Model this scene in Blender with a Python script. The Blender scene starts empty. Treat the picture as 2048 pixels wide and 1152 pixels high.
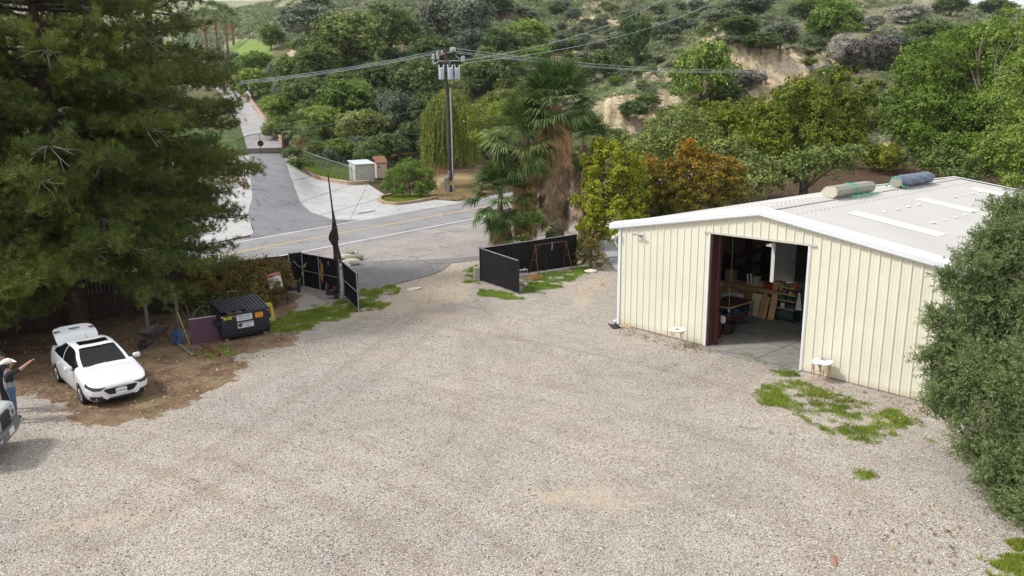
# A gravel yard with a metal workshop, seen from a low drone, below a brushy canyon side
import bpy, math, random
import numpy as np
from mathutils import Matrix, Vector, Quaternion

random.seed(7)
rng = np.random.default_rng(11)
D = bpy.data
scene = bpy.context.scene
COL = scene.collection
PI = math.pi
F, PITCH, ROLL, CZ = 1500.0, 0.22422, -0.012866, 8.286

# ------------------------------------------------------------------ layout maths
def un(u, v, z=0.0, y=None):
    """world point seen at photo pixel (u,v), on height z or at depth y"""
    a, b = u - 1024, v - 576
    cr, sr = math.cos(ROLL), math.sin(ROLL)
    a, b = a * cr + b * sr, -a * sr + b * cr
    d = (a / F, math.cos(PITCH) - b / F * math.sin(PITCH), -math.sin(PITCH) - b / F * math.cos(PITCH))
    t = (z - CZ) / d[2] if y is None else y / d[1]
    return (d[0] * t, d[1] * t, CZ + d[2] * t)

def raydir(u, v):
    p = un(u, v, y=1.0)
    return (p[0], p[1], p[2] - CZ)

class VNoise:
    def __init__(s, seed):
        s.g = np.random.default_rng(seed).random((128, 128))
    def __call__(s, x, y):
        x = np.asarray(x, float); y = np.asarray(y, float)
        xi = np.floor(x).astype(int); yi = np.floor(y).astype(int)
        fx = x - xi; fy = y - yi
        fx = fx * fx * (3 - 2 * fx); fy = fy * fy * (3 - 2 * fy)
        a = s.g[xi % 128, yi % 128]; b = s.g[(xi + 1) % 128, yi % 128]
        c = s.g[xi % 128, (yi + 1) % 128]; d = s.g[(xi + 1) % 128, (yi + 1) % 128]
        return (a * (1 - fx) + b * fx) * (1 - fy) + (c * (1 - fx) + d * fx) * fy
VN = VNoise(3)
def fbm(x, y, oct=4):
    x = np.asarray(x, float); y = np.asarray(y, float)
    r = 0; a = .5
    for i in range(oct):
        r = r + a * (VN(x * 2 ** i + 17 * i, y * 2 ** i + 5 * i) - .5) * 2; a *= .5
    return r

# terrain profile: for photo columns, (depth, photo row) pairs -> height
COLS = {
 300: [(62, None), (110, 307), (150, 245), (200, 190), (230, 172), (300, 120), (450, 92), (700, 10), (1000, 2)],
 470: [(62, None), (85, 338), (110, 307), (150, 245), (200, 190), (230, 172), (300, 122), (420, 80), (700, 6), (1000, 0)],
 560: [(66, None), (85, 341), (110, 306), (140, 262), (170, 215), (205, 150), (260, 80), (400, 30), (700, 4), (1000, 0)],
 640: [(90, None), (108, 335), (125, 295), (150, 215), (190, 130), (250, 60), (330, 10), (430, -25), (1000, -20)],
 800: [(97, None), (110, 345), (125, 300), (160, 190), (210, 80), (270, 15), (330, -25), (1000, -25)],
 960: [(90, None), (100, 362), (115, 318), (145, 230), (190, 120), (240, 50), (310, 0), (360, -30), (1000, -30)],
 1120: [(96, None), (105, 345), (120, 290), (145, 220), (165, 165), (210, 95), (260, 40), (330, -10), (1000, -20)],
 1200: [(104, None), (116, 320), (126, 268), (131, 205), (150, 175), (180, 130), (240, 60), (300, 10), (360, -20), (1000, -20)],
 1290: [(106, None), (118, 315), (124, 272), (129, 186), (150, 165), (175, 130), (240, 60), (310, 8), (360, -15), (1000, -15)],
 1370: [(108, None), (118, 318), (128, 270), (140, 205), (155, 160), (170, 110), (240, 55), (310, 8), (360, -15), (1000, -15)],
 1450: [(100, None), (115, 318), (130, 250), (143, 180), (150, 70), (190, 50), (250, 15), (330, -15), (1000, -15)],
 1580: [(95, None), (110, 318), (125, 255), (140, 190), (148, 105), (190, 70), (260, 25), (330, -5), (1000, -5)],
 1700: [(88, None), (102, 330), (120, 270), (145, 190), (175, 130), (230, 60), (300, 15), (380, -8), (1000, -8)],
 1850: [(84, None), (98, 335), (118, 270), (145, 190), (180, 120), (230, 60), (300, 20), (380, 4), (1000, 4)],
 2000: [(84, None), (98, 335), (118, 270), (145, 200), (180, 130), (230, 70), (300, 40), (380, 32), (1000, 32)],
 2200: [(84, None), (98, 335), (118, 270), (145, 200), (180, 140), (230, 80), (300, 50), (380, 40), (1000, 40)],
}
YS = np.concatenate([np.linspace(40, 200, 161), np.linspace(203, 400, 66), np.linspace(410, 1000, 60)])
UU = np.array(sorted(COLS)); AZC = (UU - 1024) * 0.975 / F
ZT = []
for u in UU:
    pr = COLS[int(u)]
    ys = [0.0] + [p[0] for p in pr]; zs = [0.0] + [0.0 if p[1] is None else un(u, p[1], y=p[0])[2] for p in pr]
    ZT.append(np.interp(YS, ys, zs))
ZT = np.array(ZT)
AZ = np.linspace(-.62, .86, 260)
ZG = np.array([[0.0]])
ia = np.clip(np.searchsorted(AZC, AZ) - 1, 0, len(AZC) - 2)
fa = np.clip((AZ - AZC[ia]) / (AZC[ia + 1] - AZC[ia]), 0, 1); fa = fa * fa * (3 - 2 * fa)
ZG = ZT[ia] * (1 - fa[:, None]) + ZT[ia + 1] * fa[:, None]
def blur(a, ax, n):
    for _ in range(n):
        p = np.concatenate([np.take(a, [0], ax), a, np.take(a, [-1], ax)], ax)
        m = a.shape[ax]
        a = (np.take(p, range(0, m), ax) + 2 * np.take(p, range(1, m + 1), ax) + np.take(p, range(2, m + 2), ax)) / 4
    return a
ZG = blur(blur(ZG, 0, 6), 1, 2)
RD_P, RD_D = (-1.76, 64.43), (0.5647, 0.8253)        # near edge line of the road
def roadsep(x, y):
    return (y - RD_P[1]) * RD_D[0] - (x - RD_P[0]) * RD_D[1]   # + = beyond the near edge line
DRC = [(-15.6, 60.5), (-17.2, 68.0), (-21.5, 80.0), (-27.5, 95.0), (-34.8, 110.0), (-50.0, 135.0), (-72, 170), (-100, 215)]
def sst(x, a, b):
    t = np.clip((np.asarray(x, float) - a) / (b - a), 0, 1); return t * t * (3 - 2 * t)
def Hs(x, y):
    x = np.asarray(x, float); y = np.asarray(y, float)
    az = x / np.maximum(y, 20)
    i = np.clip((az - AZ[0]) / (AZ[1] - AZ[0]), 0, len(AZ) - 1.001); i0 = i.astype(int); fi = i - i0
    j = np.interp(y, YS, np.arange(len(YS))); j = np.clip(j, 0, len(YS) - 1.001); j0 = j.astype(int); fj = j - j0
    z = (ZG[i0, j0] * (1 - fj) + ZG[i0, j0 + 1] * fj) * (1 - fi) + (ZG[i0 + 1, j0] * (1 - fj) + ZG[i0 + 1, j0 + 1] * fj) * fi
    s = roadsep(x, y)
    t = (x - RD_P[0]) * RD_D[0] + (y - RD_P[1]) * RD_D[1]
    return z * np.maximum(sst(np.abs(s - 4), 7, 20), sst(t, 55, 80))
def H(x, y):
    z = Hs(x, y)
    x = np.asarray(x, float); y = np.asarray(y, float)
    m = sst(z, 1.0, 9.0) * sst(x / np.maximum(y, 20), -.34, -.27)
    sc = np.clip(y / 130, .6, 3)
    return z + m * (fbm(x / 13, y / 13, 4) * 2.0 * sc)
def hit(u, v, y0=20, y1=900):
    d = raydir(u, v)
    ys = np.geomspace(y0, y1, 1500)
    zz = CZ + d[2] * ys; hh = H(d[0] * ys, ys)
    k = np.argmax(zz <= hh)
    if zz[k] > hh[k]: k = -1
    y = ys[k]
    return (d[0] * y, y, float(hh[k]))

# ------------------------------------------------------------------ materials
def newmat(name):
    m = D.materials.new(name); m.use_nodes = True
    nt = m.node_tree; nt.nodes.clear()
    out = nt.nodes.new('ShaderNodeOutputMaterial')
    return m, nt, out
def N(nt, t, **kw):
    n = nt.nodes.new('ShaderNode' + t)
    for k, v in kw.items():
        if k in ('inputs',):
            for a, b in v.items(): n.inputs[a].default_value = b
        else: setattr(n, k, v)
    return n
def L(nt, a, b): nt.links.new(a, b)
def rgba(c): return (c[0], c[1], c[2], 1)
def mixc(nt, fac, a, b, bt='MIX'):
    n = nt.nodes.new('ShaderNodeMix'); n.data_type = 'RGBA'; n.blend_type = bt
    for s, v in ((0, fac), (6, a), (7, b)):
        if hasattr(v, 'is_linked') or hasattr(v, 'links'): nt.links.new(v, n.inputs[s])
        elif s == 0: n.inputs[0].default_value = v
        else: n.inputs[s].default_value = rgba(v)
    return n.outputs[2]
def ramp(nt, fac, stops, interp='LINEAR'):
    r = nt.nodes.new('ShaderNodeValToRGB'); r.color_ramp.interpolation = interp
    e = r.color_ramp.elements
    while len(e) < len(stops): e.new(.5)
    for i, (p, c) in enumerate(stops):
        e[i].position = p; e[i].color = rgba(c) if not isinstance(c, float) else (c, c, c, 1)
    L(nt, fac, r.inputs[0]); return r.outputs[0]
def noise(nt, vec, scale, detail=4, rough=.55, out=0):
    n = nt.nodes.new('ShaderNodeTexNoise'); n.inputs['Scale'].default_value = scale
    n.inputs['Detail'].default_value = detail; n.inputs['Roughness'].default_value = rough
    if vec is not None: L(nt, vec, n.inputs['Vector'])
    return n.outputs[out]
def pbsdf(nt, out, col, rough=.6, metal=0.0, spec=.5, bump=None, bs=.3, bd=.02, coat=0):
    b = nt.nodes.new('ShaderNodeBsdfPrincipled')
    if hasattr(col, 'links'): L(nt, col, b.inputs['Base Color'])
    else: b.inputs['Base Color'].default_value = rgba(col)
    if hasattr(rough, 'links'): L(nt, rough, b.inputs['Roughness'])
    else: b.inputs['Roughness'].default_value = rough
    b.inputs['Metallic'].default_value = metal
    b.inputs['Specular IOR Level'].default_value = spec
    b.inputs['Coat Weight'].default_value = coat
    if bump is not None:
        bp = nt.nodes.new('ShaderNodeBump'); bp.inputs['Strength'].default_value = bs; bp.inputs['Distance'].default_value = bd
        L(nt, bump, bp.inputs['Height']); L(nt, bp.outputs[0], b.inputs['Normal'])
    L(nt, b.outputs[0], out.inputs[0]); return b
_mc = {}
def M(name, col, rough=.6, metal=0.0, var=.12, scale=6.0, spec=.4, coat=0, dirt=None, bump=0.0):
    """painted / wooden / metal surface with mild blotchy variation"""
    if name in _mc: return _mc[name]
    m, nt, out = newmat(name)
    tc = N(nt, 'TexCoord'); v = tc.outputs['Object']
    n = noise(nt, v, scale, 5, .6)
    lo = tuple(c * (1 - var) for c in col); hi = tuple(min(1, c * (1 + var)) for c in col)
    c = ramp(nt, n, [(.3, lo), (.7, hi)])
    if dirt:
        n2 = noise(nt, v, scale * .6, 6, .7)
        c = mixc(nt, ramp(nt, n2, [(dirt[1], 0.0), (dirt[1] + .08, 1.0)]), c, dirt[0])
    pbsdf(nt, out, c, rough, metal, spec, bump=n if bump else None, bs=bump, bd=.03, coat=coat)
    _mc[name] = m; return m

# ------------------------------------------------------------------ mesh builder
class MB:
    def __init__(s): s.v = []; s.f = []; s.mi = []; s.T = Matrix()
    def add(s, vs, fs, mi=0):
        o = len(s.v); T = s.T
        s.v += [tuple(T @ Vector(p)) for p in vs]
        s.f += [tuple(i + o for i in f) for f in fs]; s.mi += [mi] * len(fs); return s
    def box(s, c, d, rot=None, mi=0, bev=0.0):
        x, y, z = d[0] / 2, d[1] / 2, d[2] / 2
        if bev <= 0:
            vs = [Vector((a * x, b * y, g * z)) for a in (-1, 1) for b in (-1, 1) for g in (-1, 1)]
            fs = [(0, 1, 3, 2), (4, 6, 7, 5), (0, 4, 5, 1), (2, 3, 7, 6), (0, 2, 6, 4), (1, 5, 7, 3)]
        else:
            b = min(bev, x * .9, y * .9, z * .9); vs = []; 
            ring = [(x - b, y), (x, y - b), (x, -y + b), (x - b, -y), (-x + b, -y), (-x, -y + b), (-x, y - b), (-x + b, y)]
            ri = [(x - b, y - b), (x - b, y - b), (x - b, -y + b), (x - b, -y + b), (-x + b, -y + b), (-x + b, -y + b), (-x + b, y - b), (-x + b, y - b)]
            for (zz, rr) in ((-z, ri), (-z + b, ring), (z - b, ring), (z, ri)):
                vs += [Vector((p[0], p[1], zz)) for p in rr]
            fs = []
            for k in range(3):
                for i in range(8):
                    j = (i + 1) % 8; fs.append((k * 8 + i, k * 8 + j, k * 8 + 8 + j, k * 8 + 8 + i))
            fs.append(tuple(range(7, -1, -1))); fs.append(tuple(range(24, 32)))
        R = Matrix.Translation(Vector(c)) @ (rot.to_matrix().to_4x4() if isinstance(rot, Quaternion) else (rot if rot is not None else Matrix()))
        return s.add([R @ p for p in vs], fs, mi)
    def tube(s, pts, rad, n=8, mi=0, cap=True):
        pts = [Vector(p) for p in pts]
        if not hasattr(rad, '__len__'): rad = [rad] * len(pts)
        rings = []; up = None
        for i, p in enumerate(pts):
            t = (pts[min(i + 1, len(pts) - 1)] - pts[max(i - 1, 0)])
            if t.length < 1e-9: t = Vector((0, 0, 1))
            t.normalize()
            if up is None:
                a = Vector((0, 0, 1)) if abs(t.z) < .9 else Vector((1, 0, 0)); up = (a - t * a.dot(t)).normalized()
            else:
                up = (up - t * up.dot(t)); up = up.normalized() if up.length > 1e-6 else t.orthogonal().normalized()
            w = t.cross(up)
            rings.append([p + (up * math.cos(k * 2 * PI / n) + w * math.sin(k * 2 * PI / n)) * rad[i] for k in range(n)])
        vs = [q for r in rings for q in r]; fs = []
        for i in range(len(pts) - 1):
            for k in range(n):
                j = (k + 1) % n; fs.append((i * n + k, i * n + j, (i + 1) * n + j, (i + 1) * n + k))
        if cap:
            fs.append(tuple(range(n - 1, -1, -1))); fs.append(tuple(range((len(pts) - 1) * n, len(pts) * n)))
        return s.add(vs, fs, mi)
    def lathe(s, prof, c=(0, 0, 0), n=24, mi=0, rot=None, sq=1.0):
        vs = []; fs = []
        R = Matrix.Translation(Vector(c)) @ (rot if rot is not None else Matrix())
        for r, z in prof:
            vs += [R @ Vector((r * math.cos(k * 2 * PI / n), r * sq * math.sin(k * 2 * PI / n), z)) for k in range(n)]
        for i in range(len(prof) - 1):
            for k in range(n):
                j = (k + 1) % n; fs.append((i * n + k, i * n + j, (i + 1) * n + j, (i + 1) * n + k))
        if prof[0][0] > 1e-6: fs.append(tuple(range(n - 1, -1, -1)))
        if prof[-1][0] > 1e-6: fs.append(tuple(range((len(prof) - 1) * n, len(prof) * n)))
        return s.add(vs, fs, mi)
    def prism(s, poly, z0, z1, T=None, mi=0):
        T = T if T is not None else Matrix(); n = len(poly)
        vs = [T @ Vector((p[0], p[1], z0)) for p in poly] + [T @ Vector((p[0], p[1], z1)) for p in poly]
        fs = [tuple(range(n - 1, -1, -1)), tuple(range(n, 2 * n))] + [(i, (i + 1) % n, (i + 1) % n + n, i + n) for i in range(n)]
        return s.add(vs, fs, mi)
    def build(s, name, mat, parent=None, smooth=False, loc=None, rot=None):
        me = D.meshes.new(name); me.from_pydata(s.v, [], s.f)
        for m in (mat if isinstance(mat, (list, tuple)) else [mat]): me.materials.append(m)
        if len(set(s.mi)) > 1: me.polygons.foreach_set('material_index', s.mi)
        if smooth:
            me.polygons.foreach_set('use_smooth', [True] * len(s.f))
            try: me.set_sharp_from_angle(angle=math.radians(40))
            except Exception: pass
        me.update()
        o = D.objects.new(name, me); COL.objects.link(o)
        if parent is not None: o.parent = parent
        if loc is not None: o.location = loc
        if rot is not None: o.rotation_euler = rot
        return o
def tag(o, label=None, cat=None, group=None, kind=None):
    if label: o['label'] = label
    if cat: o['category'] = cat
    if group: o['group'] = group
    if kind: o['kind'] = kind
    return o
def thing(name, label, cat, loc=(0, 0, 0), rz=0.0, group=None):
    o = D.objects.new(name, None); COL.objects.link(o); o.empty_display_size = .3
    o.location = loc; o.rotation_euler = (0, 0, rz)
    return tag(o, label, cat, group)
def copytree(o, parent=None):
    c = o.copy(); COL.objects.link(c)
    if parent is not None: c.parent = parent
    for ch in [k for k in ALLCH.get(o.name, [])]: copytree(ch, c)
    return c
ALLCH = {}
def npmesh(name, V, Fc, mat, parent=None, tint=None, smooth=False):
    """big mesh from arrays: V (n,3), Fc (m,k)"""
    me = D.meshes.new(name); m, k = Fc.shape
    me.vertices.add(len(V)); me.vertices.foreach_set('co', np.ascontiguousarray(V, np.float32).ravel())
    me.loops.add(m * k); me.loops.foreach_set('vertex_index', np.ascontiguousarray(Fc, np.int32).ravel())
    me.polygons.add(m); me.polygons.foreach_set('loop_start', np.arange(0, m * k, k, dtype=np.int32))
    try: me.polygons.foreach_set('loop_total', np.full(m, k, np.int32))
    except Exception: pass
    if smooth: me.polygons.foreach_set('use_smooth', np.ones(m, bool))
    if tint is not None:
        a = me.attributes.new('tint', 'FLOAT', 'FACE'); a.data.foreach_set('value', np.ascontiguousarray(tint, np.float32))
    me.update(calc_edges=True)
    me.materials.append(mat)
    o = D.objects.new(name, me); COL.objects.link(o)
    if parent is not None: o.parent = parent
    return o
def proj(x, y, z):
    Z = z - CZ; yc = y * math.cos(PITCH) - Z * math.sin(PITCH); up = y * math.sin(PITCH) + Z * math.cos(PITCH)
    a, b = F * x / yc, -F * up / yc; cr, sr = math.cos(ROLL), math.sin(ROLL)
    return 1024 + a * cr - b * sr, 576 + a * sr + b * cr
def polydist(px, py, poly):
    """signed distance (+ inside) from points to a polygon"""
    px = np.asarray(px, float); py = np.asarray(py, float)
    ins = np.zeros(px.shape, bool); dm = np.full(px.shape, 1e9)
    n = len(poly)
    for i in range(n):
        (x0, y0), (x1, y1) = poly[i][:2], poly[(i + 1) % n][:2]
        dx, dy = x1 - x0, y1 - y0
        t = np.clip(((px - x0) * dx + (py - y0) * dy) / (dx * dx + dy * dy + 1e-12), 0, 1)
        dm = np.minimum(dm, np.hypot(px - x0 - t * dx, py - y0 - t * dy))
        if abs(dy) > 1e-12:
            ins ^= ((y0 > py) != (y1 > py)) & (px < dx * (py - y0) / dy + x0)
    return np.where(ins, dm, -dm)
def gp(*uv): return [un(u, v)[:2] for u, v in uv]
def setattr_v(me, name, arr):
    a = me.attributes.new(name, 'FLOAT', 'POINT'); a.data.foreach_set('value', np.ascontiguousarray(arr, np.float32))

# ------------------------------------------------------------------ terrain (one sheet to the horizon)
def terrain_mat():
    m, nt, out = newmat('hillside_soil')
    g = N(nt, 'NewGeometry'); P = g.outputs['Position']
    n1 = noise(nt, P, .05, 6, .6); n2 = noise(nt, P, .35, 6, .65); n3 = noise(nt, P, 2.2, 5, .7)
    grass = ramp(nt, n2, [(.3, (.045, .065, .02)), (.55, (.10, .14, .045)), (.75, (.18, .20, .09))])
    soil = ramp(nt, n3, [(.3, (.10, .07, .045)), (.55, (.2, .155, .10)), (.8, (.30, .25, .18))])
    c = mixc(nt, ramp(nt, n1, [(.42, 0.0), (.56, 1.0)]), soil, grass)
    # pale scrub slopes
    a3 = N(nt, 'Attribute', attribute_name='pale').outputs['Fac']
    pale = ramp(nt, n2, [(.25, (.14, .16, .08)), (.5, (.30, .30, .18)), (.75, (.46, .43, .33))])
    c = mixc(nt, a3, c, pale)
    a2 = N(nt, 'Attribute', attribute_name='meadow').outputs['Fac']
    c = mixc(nt, a2, c, ramp(nt, n3, [(.3, (.13, .21, .045)), (.7, (.26, .34, .09))]))
    # bare sandstone
    a1 = N(nt, 'Attribute', attribute_name='bare').outputs['Fac']
    mp = N(nt, 'Mapping'); L(nt, P, mp.inputs[0]); mp.inputs['Scale'].default_value = (1.0, 1.0, .18)
    st = noise(nt, mp.outputs[0], .9, 8, .68)
    rock = ramp(nt, st, [(.3, (.20, .13, .07)), (.42, (.42, .32, .19)), (.55, (.60, .50, .34)), (.72, (.74, .67, .52))])
    ad = N(nt, 'Math', operation='ADD'); L(nt, a1, ad.inputs[0]); 
    sb = N(nt, 'Math', operation='MULTIPLY_ADD'); L(nt, n2, sb.inputs[0]); sb.inputs[1].default_value = 1.4; sb.inputs[2].default_value = -.7
    L(nt, sb.outputs[0], ad.inputs[1])
    c = mixc(nt, ramp(nt, ad.outputs[0], [(.42, 0.0), (.56, 1.0)]), c, rock)
    # leaf litter and bare earth on the flats
    a4 = N(nt, 'Attribute', attribute_name='litter').outputs['Fac']
    lit = ramp(nt, n3, [(.3, (.05, .03, .018)), (.5, (.115, .07, .045)), (.75, (.20, .14, .095))])
    c = mixc(nt, a4, c, lit)
    a5 = N(nt, 'Attribute', attribute_name='straw').outputs['Fac']
    c = mixc(nt, a5, c, ramp(nt, n3, [(.3, (.26, .18, .09)), (.7, (.50, .40, .22))]))
    pbsdf(nt, out, c, .95, 0, .1, bump=st, bs=.9, bd=.9)
    return m
def ell(U, V, cx, cy, rx, ry, k=1.0):
    return np.clip((1.25 - np.hypot((U - cx) / rx, (V - cy) / ry)) * 2.2, 0, 1) * k
def build_terrain():
    az = np.concatenate([np.linspace(-4, -.6, 40), np.linspace(-.59, .9, 420), np.linspace(.93, 4, 36)])
    ys = np.concatenate([[-80, -40, -10, 0, 10, 20, 30, 40], np.linspace(43, 100, 60), np.linspace(100.7, 210, 220), np.linspace(212, 420, 110), np.geomspace(425, 1600, 50)])
    A, Y = np.meshgrid(az, ys); X = A * np.maximum(Y, 43.0)
    Z = H(X, Y); Z = np.where(Y > 43, Z, 0)
    # gully erosion on the bluffs
    U, V = proj(X, np.maximum(Y, 5), Z)
    bare = np.zeros_like(X)
    for e in ((1250, 225, 62, 40), (1330, 225, 38, 48), (1552, 152, 62, 60), (1448, 92, 34, 40), (1490, 125, 45, 42), (1195, 55, 60, 52), (1168, 92, 35, 20), (1290, 150, 60, 14), (1440, 72, 50, 16), (1720, 108, 22, 14), (1650, 125, 26, 22), (585, 92, 13, 26), (1770, 260, 12, 60), (1115, 130, 26, 10)):
        bare = np.maximum(bare, ell(U, V, *e))
    g = np.abs(fbm(A * 90, Y * .05, 3)) * 3.2 * bare * (Y > 95)
    Z = Z - g
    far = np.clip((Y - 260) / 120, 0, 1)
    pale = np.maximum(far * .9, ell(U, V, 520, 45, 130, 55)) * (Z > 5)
    pale = np.maximum(pale, ell(U, V, 1300, 60, 260, 70, .25) * (Z > 5)); pale = np.maximum(pale, ell(U, V, 1750, 60, 160, 60, .4) * (Z > 5))
    pale = np.maximum(pale, ell(U, V, 1200, 170, 90, 40, .5) * (Z > 5))
    meadow = np.maximum(ell(U, V, 500, 98, 48, 18), ell(U, V, 1130, 8, 70, 14, .6)); meadow = np.maximum(meadow, ell(U, V, 1215, 185, 60, 14, .5))
    litter = np.clip(1.3 - Z / 3.0, 0, 1)
    litter = np.maximum(litter, ell(U, V, 900, 270, 120, 70, .9)); litter = np.maximum(litter, ell(U, V, 1640, 350, 240, 40, .7))
    straw = ell(U, V, 915, 372, 62, 22) * (U > 860)
    grassy = ell(U, V, 660, 345, 70, 30) * (Y > 70)
    V3 = np.stack([X, Y, Z], -1).reshape(-1, 3)
    nr, nc = X.shape; idx = np.arange(nr * nc).reshape(nr, nc)
    Fq = np.stack([idx[:-1, :-1], idx[:-1, 1:], idx[1:, 1:], idx[1:, :-1]], -1).reshape(-1, 4)
    o = npmesh('terrain', V3, Fq, terrain_mat(), smooth=True)
    litter = litter * (1 - grassy)
    meadow = np.maximum(meadow, grassy * .55)
    for n_, a in (('bare', bare), ('pale', pale), ('meadow', meadow), ('litter', litter), ('straw', straw)):
        setattr_v(o.data, n_, a.reshape(-1))
    tag(o, kind='structure', label='brushy canyon hillside and the flat ground at its foot')
    return o
build_terrain()

# ------------------------------------------------------------------ gravel yard
DIRT = gp((-80, 660), (-80, 760), (10, 800), (60, 788), (110, 812), (150, 845), (200, 852), (300, 838), (400, 800), (452, 768), (500, 730), (470, 712), (520, 700), (585, 690), (600, 655), (590, 620), (600, 590), (430, 560), (200, 600), (0, 620))
SANDY = [gp((820, 628), (930, 622), (960, 640), (850, 648)), gp((1010, 985), (1150, 960), (1330, 985), (1270, 1035), (1080, 1020)), gp((1690, 820), (1760, 822), (1860, 850), (1840, 872), (1720, 850)),
         gp((60, 1040), (260, 1010), (330, 1010), (280, 1050), (100, 1075)), gp((780, 540), (930, 520), (960, 600), (860, 620), (700, 640), (640, 620), (760, 600)), gp((1060, 820), (1180, 810), (1190, 830), (1080, 838)),
         gp((1780, 1140), (1870, 1130), (1880, 1170), (1780, 1170)), gp((1140, 570), (1210, 540), (1236, 560), (1190, 610), (1130, 620))]
WORN = [gp((1000, 720), (1300, 700), (1500, 760), (1560, 860), (1500, 1000), (1200, 1060), (950, 1000), (700, 900), (860, 780)), gp((560, 720), (1000, 640), (1220, 690), (1000, 760), (640, 760))]
GREYG = [gp((1160, 590), (1240, 560), (1238, 640), (1190, 600)), gp((1880, 900), (1960, 1000), (2000, 1100), (1900, 1000)), gp((380, 800), (700, 720), (820, 740), (560, 860), (330, 880))]
def gravel_mat():
    m, nt, out = newmat('gravel')
    g = N(nt, 'NewGeometry'); P = g.outputs['Position']
    vo = N(nt, 'TexVoronoi'); vo.inputs['Scale'].default_value = 41; L(nt, P, vo.inputs['Vector'])
    vo2 = N(nt, 'TexVoronoi'); vo2.inputs['Scale'].default_value = 60; L(nt, P, vo2.inputs['Vector'])
    sx = N(nt, 'SeparateColor'); L(nt, vo.outputs['Color'], sx.inputs[0])
    sy = N(nt, 'SeparateColor'); L(nt, vo2.outputs['Color'], sy.inputs[0])
    c1 = ramp(nt, sx.outputs[0], [(0, (.10, .09, .085)), (.12, (.29, .265, .245)), (.3, (.45, .425, .395)), (.5, (.54, .515, .485)), (.68, (.61, .59, .565)), (.86, (.76, .74, .72)), (1, (.88, .87, .86))])
    c2 = ramp(nt, sy.outputs[0], [(0, (.07, .06, .055)), (.2, (.28, .23, .19)), (.5, (.48, .44, .40)), (.8, (.66, .63, .59)), (1, (.9, .88, .86))])
    c = mixc(nt, .42, c1, c2)
    hue = ramp(nt, sx.outputs[1], [(0, (.88, .78, .70)), (.25, (1, .97, .95)), (.8, (1, 1, 1)), (1, (.90, .95, 1.0))])
    c = mixc(nt, 1.0, c, hue, 'MULTIPLY')
    crev = ramp(nt, vo.outputs['Distance'], [(.3, (1, 1, 1)), (.8, (.58, .53, .50))])  # crevice shade and dirt between stones, put into the colour
    c = mixc(nt, 1.0, c, crev, 'MULTIPLY')
    big = noise(nt, P, .16, 5, .6); mid = noise(nt, P, 1.1, 6, .65); fine = noise(nt, P, 7, 5, .7)
    c = mixc(nt, 1.0, c, ramp(nt, big, [(.3, (.79, .795, .785)), (.5, (.905, .90, .865)), (.7, (1.0, .975, .915))]), 'MULTIPLY')
    c = mixc(nt, 1.0, c, ramp(nt, mid, [(.28, (.86, .83, .81)), (.5, (1, 1, 1)), (.72, (1.08, 1.07, 1.07))]), 'MULTIPLY')
    # wheel wear: streaks running in broad arcs across the yard
    dst = N(nt, 'VectorMath', operation='DISTANCE'); L(nt, P, dst.inputs[0]); dst.inputs[1].default_value = (-22, -6, 0)
    cx = N(nt, 'CombineXYZ'); ml = N(nt, 'Math', operation='MULTIPLY'); ml.inputs[1].default_value = 1.0; L(nt, dst.outputs['Value'], ml.inputs[0])
    L(nt, ml.outputs[0], cx.inputs[0]); ns = noise(nt, P, .12, 2, .5); L(nt, ns, cx.inputs[1])
    arc = noise(nt, cx.outputs[0], 1.6, 4, .7)
    c = mixc(nt, 1.0, c, ramp(nt, arc, [(.34, (.90, .87, .84)), (.48, (1, 1, 1)), (.7, (1.03, 1.03, 1.03))]), 'MULTIPLY')
    tk = N(nt, 'Attribute', attribute_name='track').outputs['Fac']; tm = N(nt, 'Math', operation='MULTIPLY'); L(nt, tk, tm.inputs[0]); L(nt, ramp(nt, mid, [(.3, .15), (.6, 1.0)]), tm.inputs[1])
    c = mixc(nt, tm.outputs[0], c, mixc(nt, 1.0, c, (.82, .78, .73), 'MULTIPLY'))
    def mask(name, w, na=.9, sc=None):
        a = N(nt, 'Attribute', attribute_name=name).outputs['Fac']
        ad = N(nt, 'Math', operation='MULTIPLY_ADD'); L(nt, (sc or mid), ad.inputs[0]); ad.inputs[1].default_value = na * 2; L(nt, a, ad.inputs[2])
        return ramp(nt, N2(nt, ad.outputs[0], na), [(.5 - w, 0.0), (.5 + w, 1.0)])
    soil = ramp(nt, fine, [(.25, (.33, .26, .19)), (.55, (.47, .39, .30)), (.8, (.56, .50, .41))])
    sp = ramp(nt, sx.outputs[2], [(.55, 0.0), (.7, .75)])
    sandc = mixc(nt, sp, soil, c)
    c = mixc(nt, mask('sand', .28), c, sandc)
    c = mixc(nt, mask('greyg', .2), c, mixc(nt, 1.0, c, (.93, .95, .98), 'MULTIPLY'))
    d1 = ramp(nt, mid, [(.3, (.10, .063, .043)), (.5, (.19, .125, .083)), (.70, (.31, .225, .15))])
    d2 = ramp(nt, fine, [(.3, (.55, .55, .55)), (.7, (1.25, 1.2, 1.15))])
    dc = mixc(nt, 1.0, d1, d2, 'MULTIPLY')
    moss = ramp(nt, noise(nt, P, .8, 8, .75), [(.50, 0.0), (.60, .6)])
    dc = mixc(nt, moss, dc, mixc(nt, 1.0, (.22, .19, .095), ramp(nt, fine, [(.3, (.5, .5, .5)), (.65, (1.2, 1.2, 1.2))]), 'MULTIPLY'))
    dc = mixc(nt, ramp(nt, sy.outputs[2], [(.86, 0.0), (.93, .25)]), dc, c)
    c = mixc(nt, mask('dirt', .035, 1.1), c, dc)
    h = mixc(nt, .5, vo.outputs['Distance'], fine)
    b = pbsdf(nt, out, c, .92, 0, .15)
    bp = N(nt, 'Bump'); bp.invert = True; bp.inputs['Strength'].default_value = .55; bp.inputs['Distance'].default_value = .02
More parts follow.
